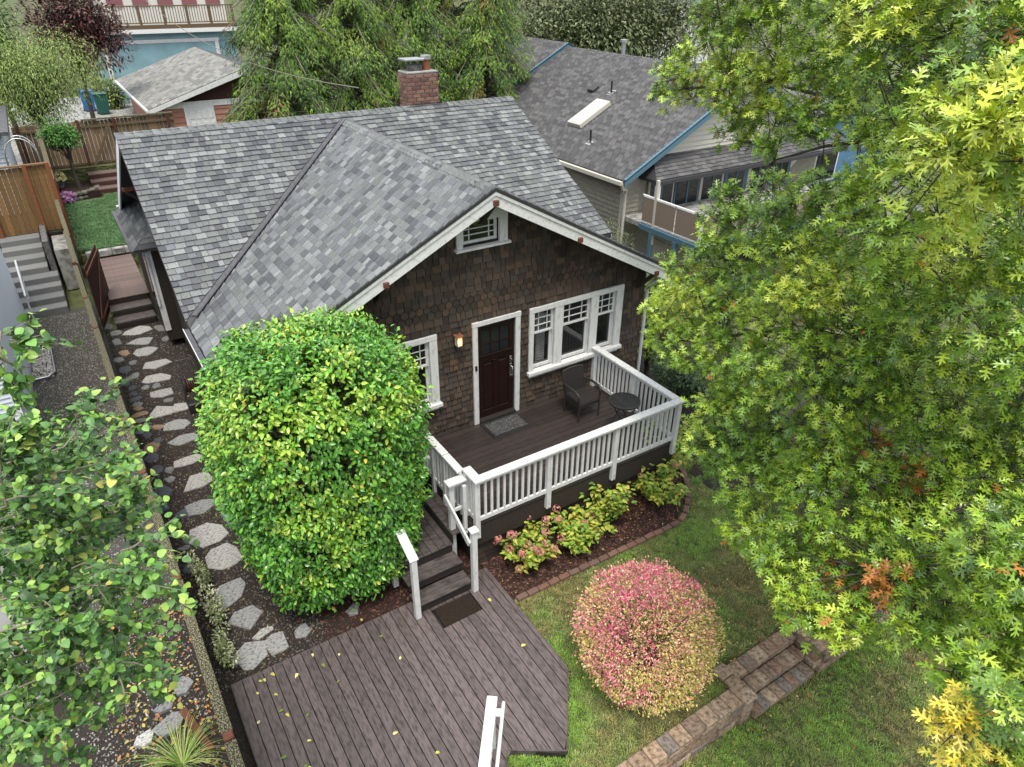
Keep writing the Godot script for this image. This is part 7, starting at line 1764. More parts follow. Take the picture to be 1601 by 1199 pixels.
	b.tube([Vector3(14.7, 5.16, -13.4), Vector3(14.7, 5.26, -13.4)], [0.15, 0.15], 10)
	part("flue", b, M.galv, h)
	# downspout at the corner
	b = MB.new()
	b.tube([Vector3(9.2, 1.9, -6.62), Vector3(9.22, 1.72, -6.62), Vector3(9.52, 1.62, -6.75), Vector3(9.54, 1.5, -6.8), Vector3(9.54, -1.0, -6.8)], [0.05, 0.05, 0.05, 0.05, 0.05], 8)
	part("downspout", b, M.taupepale, h)
	# hipped roof over the glazed front room
	var c0 := Vector3(10.2, 1.95, -6.15)
	var c1 := Vector3(20.0, 1.95, -6.15)
	var t0 := Vector3(10.75, 2.5, -7.0)
	var t1 := Vector3(20.0, 2.5, -7.0)
	b = MB.new()
	b.prism([c0, c1, t1, t0], Vector3(0, -0.1, 0))
	b.prism([c0, t0, Vector3(10.2, 1.95, -7.0)], Vector3(0, -0.1, 0))
	var hr := part("hip_roof", b, M.edge, h)
	var out := []
	var vv := Vector3(0, 0.55, -0.85).normalized()
	var vl := Vector2(0.55, 0.85).length()
	shingle_rows(c0, Vector3.RIGHT, vv, 9.8, vl, 0.15, 0.2, 0.34, 0.024, tones, [[-1, 0.54, 0.0], [1, 0, 9.8], [0, 1, vl]], out)
	emit_pieces("shingle", "shingles", out, 120, M.shingle, hr)
	bx("gutter", Vector3(15.0, 1.88, -6.1), Vector3(9.7, 0.12, 0.1), M.edge, h)
	# front room: posts, windows
	bx("corner_post", Vector3(10.35, 1.3, -6.2), Vector3(0.14, 1.2, 0.14), M.whitetrim, h)
	for q in [[10.7, 1.0, 0], [11.9, 1.0, 1], [13.1, 0.9, 0], [14.3, 0.8, 1], [15.5, 0.8, 0], [16.7, 0.8, 1]]:
		var wn := bx("window", Vector3(q[0] + 0.5, 1.15, -6.92), Vector3(1.15, 1.45, 0.06), M.bluetrim if q[2] else M.taupepale, h)
		bx("pane", Vector3(q[0] + 0.5, 1.15, -6.88), Vector3(q[1], 1.3, 0.02), M.windowdark, wn, 0.001)
		bx("frame_bar", Vector3(q[0] + 0.5, 1.15, -6.865), Vector3(0.06, 1.3, 0.03), M.bluetrim, wn)
	# balcony with tan privacy panels and blue posts
	var d := thing("neighbour_balcony", "balcony with tan privacy panels laced to white rails and blue posts below", "balcony", Vector3(12, -1.0, -4.8))
	part("floor", slab(9.62, 18.0, -6.85, -3.5, 0.6, 0.75), M.concrete, d)
	bx("beam", Vector3(9.6, 0.66, -4.75), Vector3(0.12, 0.16, 2.6), M.bluetrim, d)
	bx("beam", Vector3(13.8, 0.66, -3.47), Vector3(8.4, 0.16, 0.1), M.bluetrim, d)
	for q in [[-6.0, -5.52], [-5.42, -4.6], [-4.56, -3.6]]:
		bx("privacy_panel", Vector3(9.6, 1.22, (q[0] + q[1]) * 0.5), Vector3(0.015, 0.76, q[1] - q[0]), M.tanpanel, d)
		# lacing along the edges
		for yy in [0.83, 1.61]:
			for i in int((q[1] - q[0]) / 0.05): bx("lacing", Vector3(9.59, yy, q[0] + 0.02 + i * 0.05), Vector3(0.02, 0.035, 0.018), M.white, d, 0.0)
	for y in [0.8, 1.64]: bx("rail", Vector3(9.62, y, -4.8), Vector3(0.045, 0.04, 2.5), M.whitetrim, d)
	bx("post", Vector3(9.62, 1.2, -5.47), Vector3(0.09, 2.0, 0.09), M.taupepale, d)
	bx("post", Vector3(9.62, 1.2, -3.55), Vector3(0.07, 0.95, 0.07), M.whitetrim, d)
	for q in [-5.5, -4.45, -3.5]: bx("support_post", Vector3(9.6, -0.2, q), Vector3(0.13, 1.6, 0.13), M.bluetrim, d)
	bx("rail", Vector3(13.8, 1.64, -3.5), Vector3(8.4, 0.04, 0.05), M.whitetrim, d)
	for i in 4: bx("privacy_panel", Vector3(10.6 + i * 2.0, 1.22, -3.5), Vector3(1.9, 0.76, 0.015), M.tanpanel, d)
	for i in 3: bx("lower_siding", Vector3(10.2, -0.2, -5.8 + i * 0.9), Vector3(0.05, 0.7, 0.8), M.taupepale, d)
	# the blue house glimpsed through the oak
	var n := thing("blue_gabled_house", "blue shingled house with white bargeboards glimpsed through the oak branches", "house", Vector3(21, -1.0, -9))
	b = MB.new()
	b.prism([Vector3(16.8, -1.1, -7.4), Vector3(25.5, -1.1, -7.4), Vector3(25.5, 0.4, -7.4), Vector3(21.0, 3.6, -7.4), Vector3(16.8, 0.6, -7.4)], Vector3(0, 0, -7.0))
	part("wall", b, M.bluesiding, n)
	for q in [[Vector3(16.2, 0.3, -7.0), Vector3(21.0, 3.8, -7.0)], [Vector3(21.0, 3.8, -7.0), Vector3(26.0, 0.2, -7.0)]]:
		b = MB.new()
		var a: Vector3 = q[0]
		var c: Vector3 = q[1]
		b.prism([a, c, c + Vector3(0, 0, -9), a + Vector3(0, 0, -9)], Vector3(0, -0.12, 0))
		part("roof", b, M.greyroof, n)
		b = MB.new()
		b.prism([a + Vector3(0, 0.02, 0.03), c + Vector3(0, 0.02, 0.03), c + Vector3(0, -0.3, 0.03), a + Vector3(0, -0.3, 0.03)], Vector3(0, 0, -0.03))
		part("bargeboard", b, M.white, n)
	bx("porch_roof", Vector3(22.2, 0.0, -5.2), Vector3(5.0, 0.1, 3.2), M.greyroof, n, 0.01, Basis(Vector3.RIGHT, 0.25))
	var bwn := bx("window", Vector3(20.6, 0.9, -7.36), Vector3(1.5, 1.3, 0.08), M.white, n)
	bx("pane", Vector3(20.6, 0.9, -7.3), Vector3(1.25, 1.05, 0.03), M.windowdark, bwn, 0.001)

# ---------- shrubs ----------
func noise3(seed_: int, freq: float) -> FastNoiseLite:
	var f := FastNoiseLite.new()
	f.seed = seed_; f.frequency = freq; f.noise_type = FastNoiseLite.TYPE_SIMPLEX_SMOOTH
	f.fractal_octaves = 2
	return f

func stems(o: Node, base: Vector3, tops: Array, r: float, m: Material, called := "stem") -> void:
	for t in tops:
		var b := MB.new()
		var mid: Vector3 = base.lerp(t, 0.5) + jit(0.06 * base.distance_to(t))
		b.tube([base + Vector3(rf(-r, r), 0, rf(-r, r)), mid, t], [r, r * 0.7, r * 0.3], 6)
		part(called, b, m, o)

func build_shrubs() -> void:
	# the big clipped shrub
	var o := thing("clipped_shrub", "huge clipped glossy evergreen shrub between the stone path and the porch stairs", "shrub", Vector3(-3.3, -1.0, 1.3))
	var tops := []
	for i in 9: tops.append(Vector3(-3.3 + rf(-0.9, 0.9), rf(0.8, 2.4), 1.35 + rf(-0.6, 0.6)))
	stems(o, Vector3(-3.3, -1.0, 1.35), tops, 0.06, M.bark)
	var nz := noise3(5, 0.9)
	var nb := noise3(8, 0.55)
	var xs := []
	var cols := PackedColorArray()
	var green := [lin(0.07, 0.225, 0.024), lin(0.095, 0.275, 0.03), lin(0.052, 0.17, 0.02), lin(0.13, 0.32, 0.032)]
	var lime := [lin(0.2, 0.385, 0.035), lin(0.27, 0.43, 0.045), lin(0.15, 0.34, 0.03), lin(0.33, 0.46, 0.06)]
	# every shoot has its own length, lean and leaf colour
	for sh in 3200:
		var s := shell(Vector3(-3.36, 1.13, 1.44), Vector3(1.34, 2.36, 1.08), 0.18, 3.1)
		var n: Vector3 = s[1]
		var root: Vector3 = s[0] + n * (nz.get_noise_3dv(s[0] * 2.0) * 0.13)
		if root.y < -0.72: continue
		var yellow := nb.get_noise_3dv(root * 1.2) + rf(-0.3, 0.3) + (0.16 if root.y > 1.2 else -0.1) > 0.12
		var pal: Array = lime if yellow else green
		var lean := (n + jit(0.55) + Vector3(0, 0.2, 0)).normalized()
		var ln := rf(0.02, 0.13)
		for k in 16:
			var deep := rf(-0.3, 1.0)
			var p := root + lean * ln * deep + jit(0.1) - n * (jit(0.05).length() + (rf(0.05, 0.3) if k % 4 == 0 else 0.0))
			if p.y < -0.78: continue
			var d := (n * rf(0.2, 0.9) + jit(0.8) + Vector3(0, -0.25, 0)).normalized()
			xs.append(Transform3D(along(d, (n + Vector3.UP * 0.5 + jit(0.4)).normalized()).scaled(Vector3(1, 1, rf(0.8, 1.2)) * rf(0.55, 1.12)), p))
			var c: Color = pick(pal) if rng.randf() < 0.8 else pick(green)
			if rng.randf() < 0.012: c = lin(0.5, 0.42, 0.06)
			cols.append(tint(c, 0.28))
	leaves(o, "leaf", "foliage", xs, cols, ovate(0.088, 0.044, 0.28, 0.22, 4, 0.85), M.laurel, 300)
	# the pink and yellow shrub on the lawn
	o = thing("autumn_shrub", "round fine leaved shrub turning pink and yellow on the lawn", "shrub", Vector3(-0.41, -1.0, 5.44))
	tops = []
	for i in 14: tops.append(Vector3(-0.41 + rf(-0.6, 0.6), rf(-0.3, 0.5), 5.44 + rf(-0.6, 0.6)))
	stems(o, Vector3(-0.41, -1.03, 5.44), tops, 0.02, M.bark)
	xs = []
	cols = PackedColorArray()
	nb = noise3(21, 0.8)
	for i in 23000:
		var s := shell(Vector3(-0.41, -0.2, 5.44), Vector3(0.9, 0.86, 0.9), 0.02, 2.2)
		var p: Vector3 = s[0]
		var n: Vector3 = s[1]
		var dep := pow(rng.randf(), 2.2) * 0.45
		p += n * (nz.get_noise_3dv(p * 3.5) * 0.12 - dep + 0.03 + (rf(0.0, 0.11) if i % 9 == 0 else 0.0))
		if p.y < -0.98: continue
		xs.append(Transform3D(along((n + jit(1.0)).normalized(), (Vector3.UP + jit(0.6)).normalized()).scaled(Vector3.ONE * rf(0.7, 1.25)), p))
		var k := maxf(0.55 - p.distance_to(Vector3(-0.25, 0.45, 5.0)) * 0.62, 0.38 - p.distance_to(Vector3(-0.95, 0.3, 5.5)) * 0.6) + nb.get_noise_3dv(p * 3.2) * 0.75 + rf(-0.28, 0.28) + 0.1
		var c: Color
		if k > 0.3: c = pick([lin(0.55, 0.07, 0.17), lin(0.5, 0.06, 0.14), lin(0.6, 0.2, 0.25), lin(0.6, 0.32, 0.3)])
		elif k > 0.02: c = pick([lin(0.58, 0.24, 0.22), lin(0.60, 0.36, 0.24), lin(0.5, 0.12, 0.14), lin(0.62, 0.46, 0.28)])
		else: c = pick([lin(0.60, 0.48, 0.17), lin(0.52, 0.42, 0.10), lin(0.40, 0.36, 0.08), lin(0.62, 0.42, 0.22), lin(0.25, 0.27, 0.05)])
		cols.append(tint(c, 0.2))
	leaves(o, "leaf", "foliage", xs, cols, ovate(0.036, 0.019, 0.2, 0.15, 3), M.small, 0)
	# hydrangeas in the bed
	var hy := [[-0.6, 2.78, 0.55, 0.95, 1.0, "small hydrangea with pink flower heads at the stair end of the flower bed"], [0.32, 2.94, 0.5, 0.9, 0.35, "yellowing small hydrangea second from the stairs in the flower bed"], [1.1, 2.74, 0.6, 1.1, 0.0, "bright green hydrangea in the middle of the flower bed"], [2.4, 2.85, 0.48, 1.0, 0.1, "pale green hydrangea near the far end of the flower bed"], [2.98, 2.35, 0.56, 1.75, 0.0, "tall yellow green hydrangea at the porch corner end of the bed"]]
	for h in hy:
		hydrangea(Vector3(h[0], -1.0, h[1]), h[2], h[3], h[4], h[5])
	# dark evergreens beside the right of the house
	blob("evergreen_shrub", "dense dark evergreen shrub behind the porch's right railing", "shrub", Vector3(5.2, -1.0, 0.5), Vector3(5.2, -0.25, 0.5), Vector3(0.85, 0.75, 0.85), 3200, 0.075, [lin(0.03, 0.075, 0.018), lin(0.045, 0.11, 0.02), lin(0.02, 0.055, 0.015)], 0.03, M.laurel, 7)
	blob("leafy_shrub", "light green feathery shrub growing at the house's right corner", "shrub", Vector3(5.45, -1.0, -0.9), Vector3(5.45, 0.9, -0.9), Vector3(0.8, 1.5, 0.8), 4200, 0.085, [lin(0.10, 0.20, 0.025), lin(0.16, 0.27, 0.03), lin(0.06, 0.13, 0.02), lin(0.22, 0.31, 0.05)], 0.03, M.small, 9)
	blob("tall_shrub", "sparse grey green upright shrub between the two house roofs", "shrub", Vector3(6.3, -1.0, -3.4), Vector3(6.3, 1.0, -3.4), Vector3(0.5, 1.25, 0.55), 1500, 0.06, [lin(0.07, 0.10, 0.035), lin(0.11, 0.14, 0.05), lin(0.05, 0.07, 0.025)], 0.025, M.small, 8)
	blob("laurel_bush", "dark laurel bush growing under the oak beside the porch", "shrub", Vector3(4.9, -1.0, 1.9), Vector3(4.9, -0.35, 1.9), Vector3(0.75, 0.65, 0.7), 2400, 0.08, [lin(0.04, 0.10, 0.02), lin(0.06, 0.14, 0.025), lin(0.03, 0.07, 0.015)], 0.03, M.laurel, 6)
	# variegated ground shrub along the fence
	for q in [[-5.36, 0.45, "pale variegated creeping shrub along the mossy fence above the deck corner"], [-5.34, 1.25, "pale variegated creeping shrub between the fence and the lowest flagstones"], [-5.38, 2.1, "pale variegated creeping shrub at the deck's back left corner"]]:
		blob("variegated_shrub", q[2], "shrub", Vector3(q[0], -1.0, q[1]), Vector3(q[0] + 0.02, -0.72, q[1]), Vector3(0.16, 0.34, 0.5), 620, 0.046, [lin(0.42, 0.44, 0.27), lin(0.2, 0.25, 0.09), lin(0.52, 0.53, 0.37), lin(0.12, 0.17, 0.05)], 0.008, M.small, 6)
	# ornamental grass
	o = thing("grass_clump", "arching bright green ornamental grass clump at the bottom left edge", "grass", Vector3(-6.2, -1.0, 3.35))
	for i in 180:
		var b := MB.new()
		var a := rf(0, TAU)
		var d := Vector3(cos(a), 0, sin(a))
		var s := Vector3(-d.z, 0, d.x) * 0.005
		var l := rf(0.35, 0.75)
		var p0 := Vector3(-6.2, -1.0, 3.35) + d * rf(0, 0.16)
		var prev := p0
		b.col = tint(pick([lin(0.16, 0.27, 0.04), lin(0.25, 0.34, 0.07), lin(0.10, 0.19, 0.03), lin(0.35, 0.38, 0.14)]), 0.2)
		for k in range(1, 6):
			var t := k / 5.0
			var p := p0 + d * l * t * 0.95 + Vector3(0, l * (1.1 * t - 1.05 * t * t), 0)
			var w0 := 1.0 - (k - 1) / 5.0
			b.quad(prev - s * w0, prev + s * w0, p + s * (1.0 - t), p - s * (1.0 - t))
			prev = p
		part("blade", b, M.grass, o)

func hydrangea(p: Vector3, r: float, h: float, pink: float, label: String) -> void:
	var o := thing("hydrangea", label, "shrub", p, "hydrangeas in the flower bed")
	var xs := []
	var cols := PackedColorArray()
	var fx := []
	var fc := PackedColorArray()
	var tops := []
	for i in 38:
		var a := rf(0, TAU)
		var q := sqrt(rng.randf())
		var top := p + Vector3(cos(a) * r * q, h * rf(0.45, 1.0) * (1.0 - 0.35 * q), sin(a) * r * q)
		tops.append(top)
		for k in 15:
			var t := rf(0.35, 1.0)
			var an := rf(0, TAU)
			var pt := p.lerp(top, t) + jit(0.05)
			var d := (Vector3(cos(an), rf(-0.3, 0.35), sin(an)))
			xs.append(Transform3D(along(d, Vector3.UP).scaled(Vector3.ONE * rf(0.7, 1.25)), pt))
			cols.append(tint(pick([lin(0.20, 0.32, 0.03), lin(0.30, 0.36, 0.04), lin(0.12, 0.24, 0.025), lin(0.42, 0.40, 0.06)]), 0.2))
		if rng.randf() < pink * 0.5:
			for k in 34:
				var s := shell(top + Vector3(0, 0.05, 0), Vector3(0.065, 0.05, 0.065), 0.0, 2.0)
				fx.append(Transform3D(along(s[1].cross(Vector3(0.2, 1, 0.3)), s[1]), s[0]))
				fc.append(tint(pick([lin(0.50, 0.20, 0.17), lin(0.42, 0.15, 0.13), lin(0.55, 0.28, 0.22)]), 0.2))
	stems(o, p, tops, 0.008, M.bark)
	leaves(o, "leaf", "foliage", xs, cols, ovate(0.10, 0.062, 0.25, 0.25, 4), M.small, 120)
	if fx.size(): leaves(o, "flower", "flower_heads", fx, fc, rosette(0.018), M.small, 0)

# a clumped leafy mass on stems or a trunk
func blob(called: String, label: String, cat: String, base: Vector3, cen: Vector3, r: Vector3, n: int, size: float, tones: Array, trunk: float, m: StandardMaterial3D, clumps: int, leaf: Mesh = null, droop := 0.0, group := "") -> Node3D:
	var o := thing(called, label, cat, base, group)
	var cs := []
	for i in clumps:
		var d := Vector3(rng.randfn(), rng.randfn(), rng.randfn()).normalized() * pow(rng.randf(), 0.4)
		cs.append([cen + d * r * 0.62, rf(0.38, 0.6), pick(tones)])
	var tops := []
	for c in cs: tops.append(c[0])
	if trunk > 0.05:
		var b := MB.new()
		b.tube([base, base.lerp(cen, 0.4) + jit(trunk), cen], [trunk, trunk * 0.75, trunk * 0.45], 8)
		part("trunk", b, M.bark, o)
		stems(o, base.lerp(cen, 0.55), tops, trunk * 0.35, M.bark, "limb")
	else: stems(o, base, tops, trunk, M.bark)
	var xs := []
	var cols := PackedColorArray()
	for i in n:
		var c: Array = cs[rng.randi() % cs.size()]
		var d := Vector3(rng.randfn(), rng.randfn(), rng.randfn()).normalized()
		var p: Vector3 = c[0] + d * r * c[1] * pow(rng.randf(), 0.33)
		if p.y < base.y + 0.04: continue
		var dd := (d + jit(0.7) + Vector3(0, -droop, 0)).normalized()
		xs.append(Transform3D(along(dd, (Vector3.UP + d * 0.5 + jit(0.3)).normalized()).scaled(Vector3.ONE * size * rf(0.7, 1.3)), p))
		cols.append(tint(c[2] if rng.randf() < 0.5 else pick(tones), 0.25))
	leaves(o, "leaf", "foliage", xs, cols, leaf if leaf else ovate(1.0, 0.5, 0.25, 0.2, 3), m, 0)
	return o

# ---------- the oak ----------
func build_oak() -> void:
	var base := Vector3(5.2, -1.5, 7.2)
	var o := thing("oak_tree", "large oak with pointed lobed leaves, green turning yellow and orange, filling the right side", "tree", base)
	var b := MB.new()
	var fork := Vector3(5.0, 2.2, 6.6)
	b.tube([base, Vector3(5.15, 0.4, 7.0), fork, Vector3(4.7, 4.4, 6.0), Vector3(4.5, 6.4, 5.5)], [0.3, 0.24, 0.2, 0.13, 0.06], 12)
	part("trunk", b, M.bark, o)
	# limbs to spread out clumps, branches from the limbs to every clump
	var seeds := []
	for c in OAK:
		var p := Vector3(c[0], c[1], c[2])
		var far := true
		for s in seeds:
			if s.distance_to(p) < 1.9: far = false
		if far and seeds.size() < 26: seeds.append(p)
	var nodes := []
	for s in seeds:
		var t := clampf((s.y - 0.5) / 6.0, 0.25, 0.95)
		var st := Vector3(5.15, 0.4, 7.0).lerp(Vector3(4.5, 6.4, 5.5), t)
		var pts := []
		var rr := []
		for k in 7:
			var q := k / 6.0
			var p: Vector3 = st.lerp(s, q) + Vector3(0, sin(q * PI) * 0.35 - 0.15 * q, 0) + (jit(0.1) if k > 0 and k < 6 else Vector3.ZERO)
			pts.append(p); rr.append(lerpf(0.075, 0.012, q))
			if k > 1: nodes.append(p)
		b = MB.new()
		b.tube(pts, rr, 7)
		part("limb", b, M.bark, o)
	var tw := MB.new()
	var xs := []
	var cols := PackedColorArray()
	var tones := [[lin(0.20, 0.33, 0.028), lin(0.27, 0.40, 0.034), lin(0.135, 0.25, 0.025), lin(0.07, 0.145, 0.02), lin(0.34, 0.45, 0.045), lin(0.17, 0.30, 0.03)], [lin(0.42, 0.51, 0.055), lin(0.50, 0.57, 0.065), lin(0.32, 0.46, 0.045), lin(0.2, 0.32, 0.035)], [lin(0.62, 0.48, 0.04), lin(0.55, 0.45, 0.045), lin(0.64, 0.53, 0.07), lin(0.4, 0.4, 0.05)], [lin(0.40, 0.15, 0.03), lin(0.33, 0.12, 0.03), lin(0.43, 0.2, 0.045), lin(0.2, 0.22, 0.03)], [lin(0.09, 0.18, 0.022), lin(0.13, 0.24, 0.028), lin(0.18, 0.30, 0.03), lin(0.06, 0.125, 0.018)]]
	for c in OAK:
		var cen := Vector3(c[0], c[1], c[2])
		var r: float = c[3] * (1.0 if c[4] == 0 else 1.0)
		var best := Vector3(5, 4, 6)
		for q in nodes:
			if q.distance_squared_to(cen) < best.distance_squared_to(cen): best = q
		if best.distance_to(cen) > 0.05:
			tw.tube([best, best.lerp(cen, 0.5) + jit(0.08), cen], [0.009, 0.008, 0.005], 5, false)
		var pal: Array = tones[c[5]]
		var cw: Color = pick(pal)
		var out := (cen - Vector3(4.8, 3.2, 6.4)).normalized()
		var tips := 14 if c[4] == 0 else 9
		for t in tips:
			var d := (Vector3(rng.randfn(), rng.randfn() * 0.7, rng.randfn()).normalized() + out * 0.5 + Vector3(0, 0.15, 0)).normalized()
			var tip: Vector3 = cen + d * r * rf(0.5, 1.05)
			tw.tube([cen + d * r * 0.1, tip], [0.005, 0.003], 4, false)
			var nl := rng.randi_range(5, 8)
			for k in nl:
				var a := TAU * k / nl + rf(-0.4, 0.4)
				var u := d.cross(Vector3(0.2, 1, 0.1)).normalized()
				var w := d.cross(u)
				var ld := (d * rf(0.15, 0.9) + u * cos(a) + w * sin(a) + Vector3(0, -0.15, 0)).normalized()
				var pos := tip - d * rf(0.0, 0.12)
				var sz := rf(0.095, 0.17)
				xs.append(Transform3D(along(ld, (Vector3.UP + jit(0.5)).normalized()).scaled(Vector3.ONE * sz), pos))
				var cc: Color = cw if rng.randf() < 0.35 else pick(pal)
				if c[5] < 2 and rng.randf() < 0.007: cc = pick(tones[3])
				cols.append(tint(cc, 0.22))
	part("twigs", tw, M.bark, o, "stuff")
	leaves(o, "leaf", "foliage", xs, cols, oak_leaf(1.0), M.oak, 300)

func build_birch() -> void:
	var base := Vector3(-8.9, -1.0, 6.9)
	var o := thing("round_leaved_tree", "tree with small round green leaves on fine twigs reaching in from the left", "tree", base)
	var b := MB.new()
	b.tube([base, Vector3(-8.8, 1.5, 6.9), Vector3(-8.5, 3.4, 6.8), Vector3(-8.2, 5.0, 6.9), Vector3(-8.0, 6.4, 7.2)], [0.14, 0.11, 0.085, 0.055, 0.02], 10)
	part("trunk", b, M.palebark, o)
	var xs := []
	var cols := PackedColorArray()
	var pal := [lin(0.0494, 0.125, 0.0312), lin(0.0715, 0.163, 0.0416), lin(0.039, 0.0938, 0.0312), lin(0.111, 0.25, 0.0481), lin(0.156, 0.325, 0.0546), lin(0.0845, 0.194, 0.0481), lin(0.247, 0.413, 0.0754)]
	var tw := MB.new()
	var li := 0
	for t in TWIGS:
		var a := Vector3(t[0], t[1], t[2])
		var c := Vector3(t[3], t[4], t[5])
		var q := clampf((a.y - 1.0) / 5.4, 0.1, 0.95)
		var st := Vector3(-8.85, 0.8, 6.9).lerp(Vector3(-8.0, 6.4, 7.2), q)
		var mid := st.lerp(a, 0.6) + Vector3(0, 0.12, 0) + jit(0.06)
		if li % 14 == 3:
			b = MB.new()
			b.tube([st, st.lerp(mid, 0.5) + jit(0.16), mid, mid.lerp(a, 0.5) + jit(0.07), a], [0.011, 0.009, 0.007, 0.005, 0.004], 6)
			part("limb", b, M.palebark, o)
		else: tw.tube([a + (mid - a).limit_length(0.05), a], [0.005, 0.004], 5, false)
		li += 1
		var pts := []
		var rr := []
		var sag := jit(0.05)
		for k in 6:
			var s := k / 5.0
			pts.append(a.lerp(c, s) + sag * sin(s * PI)); rr.append(lerpf(0.0055, 0.002, s))
		tw.tube(pts, rr, 5, false)
		for sb in 5:                                          # side twigs
			var sp := a.lerp(c, rf(0.05, 0.8))
			var se := sp + ((c - a).normalized() * 0.6 + jit(0.9)).normalized() * rf(0.1, 0.22)
			tw.tube([sp, se], [0.003, 0.0015], 4, false)
			for k in 14:
				var p := sp.lerp(se, rf(0.1, 1.05)) + jit(0.018)
				xs.append(Transform3D(along((se - sp).normalized() * 0.4 + jit(0.9), (Vector3.UP + jit(0.55)).normalized()).scaled(Vector3.ONE * rf(0.028, 0.05)), p))
				cols.append(tint(pick(pal), 0.25))
		var n := int(a.distance_to(c) / 0.012)
		for k in n:
			var s := (k + rf(0, 0.8)) / n
			var p := a.lerp(c, s) + sag * sin(s * PI) + jit(0.035)
			var d := ((c - a).normalized() * 0.5 + jit(0.9) + Vector3(0, -0.25, 0)).normalized()
			xs.append(Transform3D(along(d, (Vector3.UP + jit(0.55)).normalized()).scaled(Vector3.ONE * rf(0.03, 0.054)), p + d * 0.008))
			var cc: Color = pick(pal)
			if rng.randf() < 0.04: cc = lin(0.42, 0.40, 0.10)
			if s > 0.7 and rng.randf() < 0.4: cc = pick([lin(0.22, 0.33, 0.05), lin(0.28, 0.36, 0.07)])
			cols.append(tint(cc, 0.2))
	part("twigs", tw, M.palebark, o, "stuff")
	leaves(o, "leaf", "foliage", xs, cols, ovate(1.0, 0.82, 0.18, 0.2, 6, 0.75), M.birch, 300)

# ---------- trees behind the house ----------
func build_back_trees() -> void:
	for q in [[2.4, -17.6, 3.0, "tall drooping cedar behind the roof ridge, nearest the pinkish garage"], [5.0, -18.0, 3.3, "tall drooping cedar behind the roof ridge, just left of the chimney"], [8.0, -18.6, 3.4, "tall drooping cedar behind the roof ridge, just right of the chimney"], [10.6, -17.4, 2.8, "tall drooping cedar behind the roof ridge, beside the dark grey neighbour roof"]]:
		cedar(Vector3(q[0], -0.5, q[1]), q[2], q[3])
	var small := ovate(1.0, 0.42, 0.2, 0.2, 3)
	blob("grey_green_tree", "broad grey green tree behind the dark grey neighbour roof", "tree", Vector3(24, 0.5, -27), Vector3(26, 4.6, -27), Vector3(12, 3.8, 3.4), 36000, 0.24, [lin(0.10, 0.13, 0.05), lin(0.14, 0.17, 0.07), lin(0.07, 0.095, 0.035), lin(0.18, 0.20, 0.09)], 0.3, M.small, 70, small)
	blob("weeping_tree", "light green weeping tree above the back fence at the upper left", "tree", Vector3(-6.0, 0.34, -25.6), Vector3(-5.3, 3.7, -25.8), Vector3(2.9, 2.5, 1.9), 24000, 0.105, [lin(0.14, 0.22, 0.045), lin(0.2, 0.28, 0.06), lin(0.09, 0.15, 0.03), lin(0.25, 0.31, 0.09)], 0.14, M.small, 34, ovate(1.0, 0.3, 0.2, 0.2, 3), 1.1)
	blob("red_maple", "dark purple red maple beside the pale blue garage", "tree", Vector3(-3.4, 0.5, -31), Vector3(-3.2, 5.0, -31), Vector3(2.5, 2.1, 1.6), 8500, 0.2, [lin(0.075, 0.03, 0.032), lin(0.11, 0.045, 0.042), lin(0.05, 0.02, 0.024), lin(0.14, 0.07, 0.055)], 0.12, M.small, 18, small)
	blob("dark_tree", "dark green conifer foliage in the top left corner", "tree", Vector3(-6.6, 0.5, -31), Vector3(-6.9, 5.4, -31), Vector3(2.6, 2.8, 1.6), 7000, 0.22, [lin(0.04, 0.11, 0.02), lin(0.06, 0.15, 0.025)], 0.12, M.small, 12, small)
	blob("round_garden_tree", "small dense bright green round tree before the back fence", "tree", Vector3(-4.95, -0.1, -22.7), Vector3(-4.95, 1.95, -22.7), Vector3(0.95, 0.72, 0.8), 3600, 0.11, [lin(0.045, 0.15, 0.02), lin(0.07, 0.20, 0.025), lin(0.03, 0.10, 0.015)], 0.07, M.small, 14, small)
	blob("clipped_hedge", "dark glossy hedge beside the pinkish garage's white door", "hedge", Vector3(2.6, 0.5, -25.0), Vector3(2.6, 1.45, -25.0), Vector3(1.2, 0.95, 0.6), 2600, 0.12, [lin(0.05, 0.08, 0.025), lin(0.08, 0.12, 0.035), lin(0.03, 0.055, 0.018)], 0.04, M.laurel, 12, small)
	blob("ivy_bank", "yellow green ivy bank beside the bins in the alley", "shrub", Vector3(-1.5, 0.5, -38.6), Vector3(-1.9, 1.3, -38.4), Vector3(1.4, 1.2, 0.8), 2200, 0.17, [lin(0.12, 0.19, 0.04), lin(0.2, 0.25, 0.06), lin(0.06, 0.1, 0.025)], 0.04, M.small, 12, small)
	blob("far_tree", "pale green tree in the top middle behind the cedars", "tree", Vector3(16, 0.5, -36), Vector3(16, 5.2, -36), Vector3(5, 3.2, 3), 6000, 0.28, [lin(0.10, 0.14, 0.045), lin(0.15, 0.19, 0.06), lin(0.07, 0.10, 0.03)], 0.25, M.small, 22, small)
	var fh := thing("white_far_house", "white house wall showing above the trees at the top right", "house", Vector3(38, 0.5, -34))
	part("wall", slab(34, 46, -44, -38, 0.4, 6.0), mat(0.62, 0.62, 0.62, 0.8), fh)
	bx("roof", Vector3(40, 6.1, -41), Vector3(15, 0.25, 7), M.greyroof, fh)
	for i in 4: bx("window", Vector3(35.5 + i * 2.9, 4.4, -37.96), Vector3(1.4, 1.5, 0.06), M.windowdark, fh)

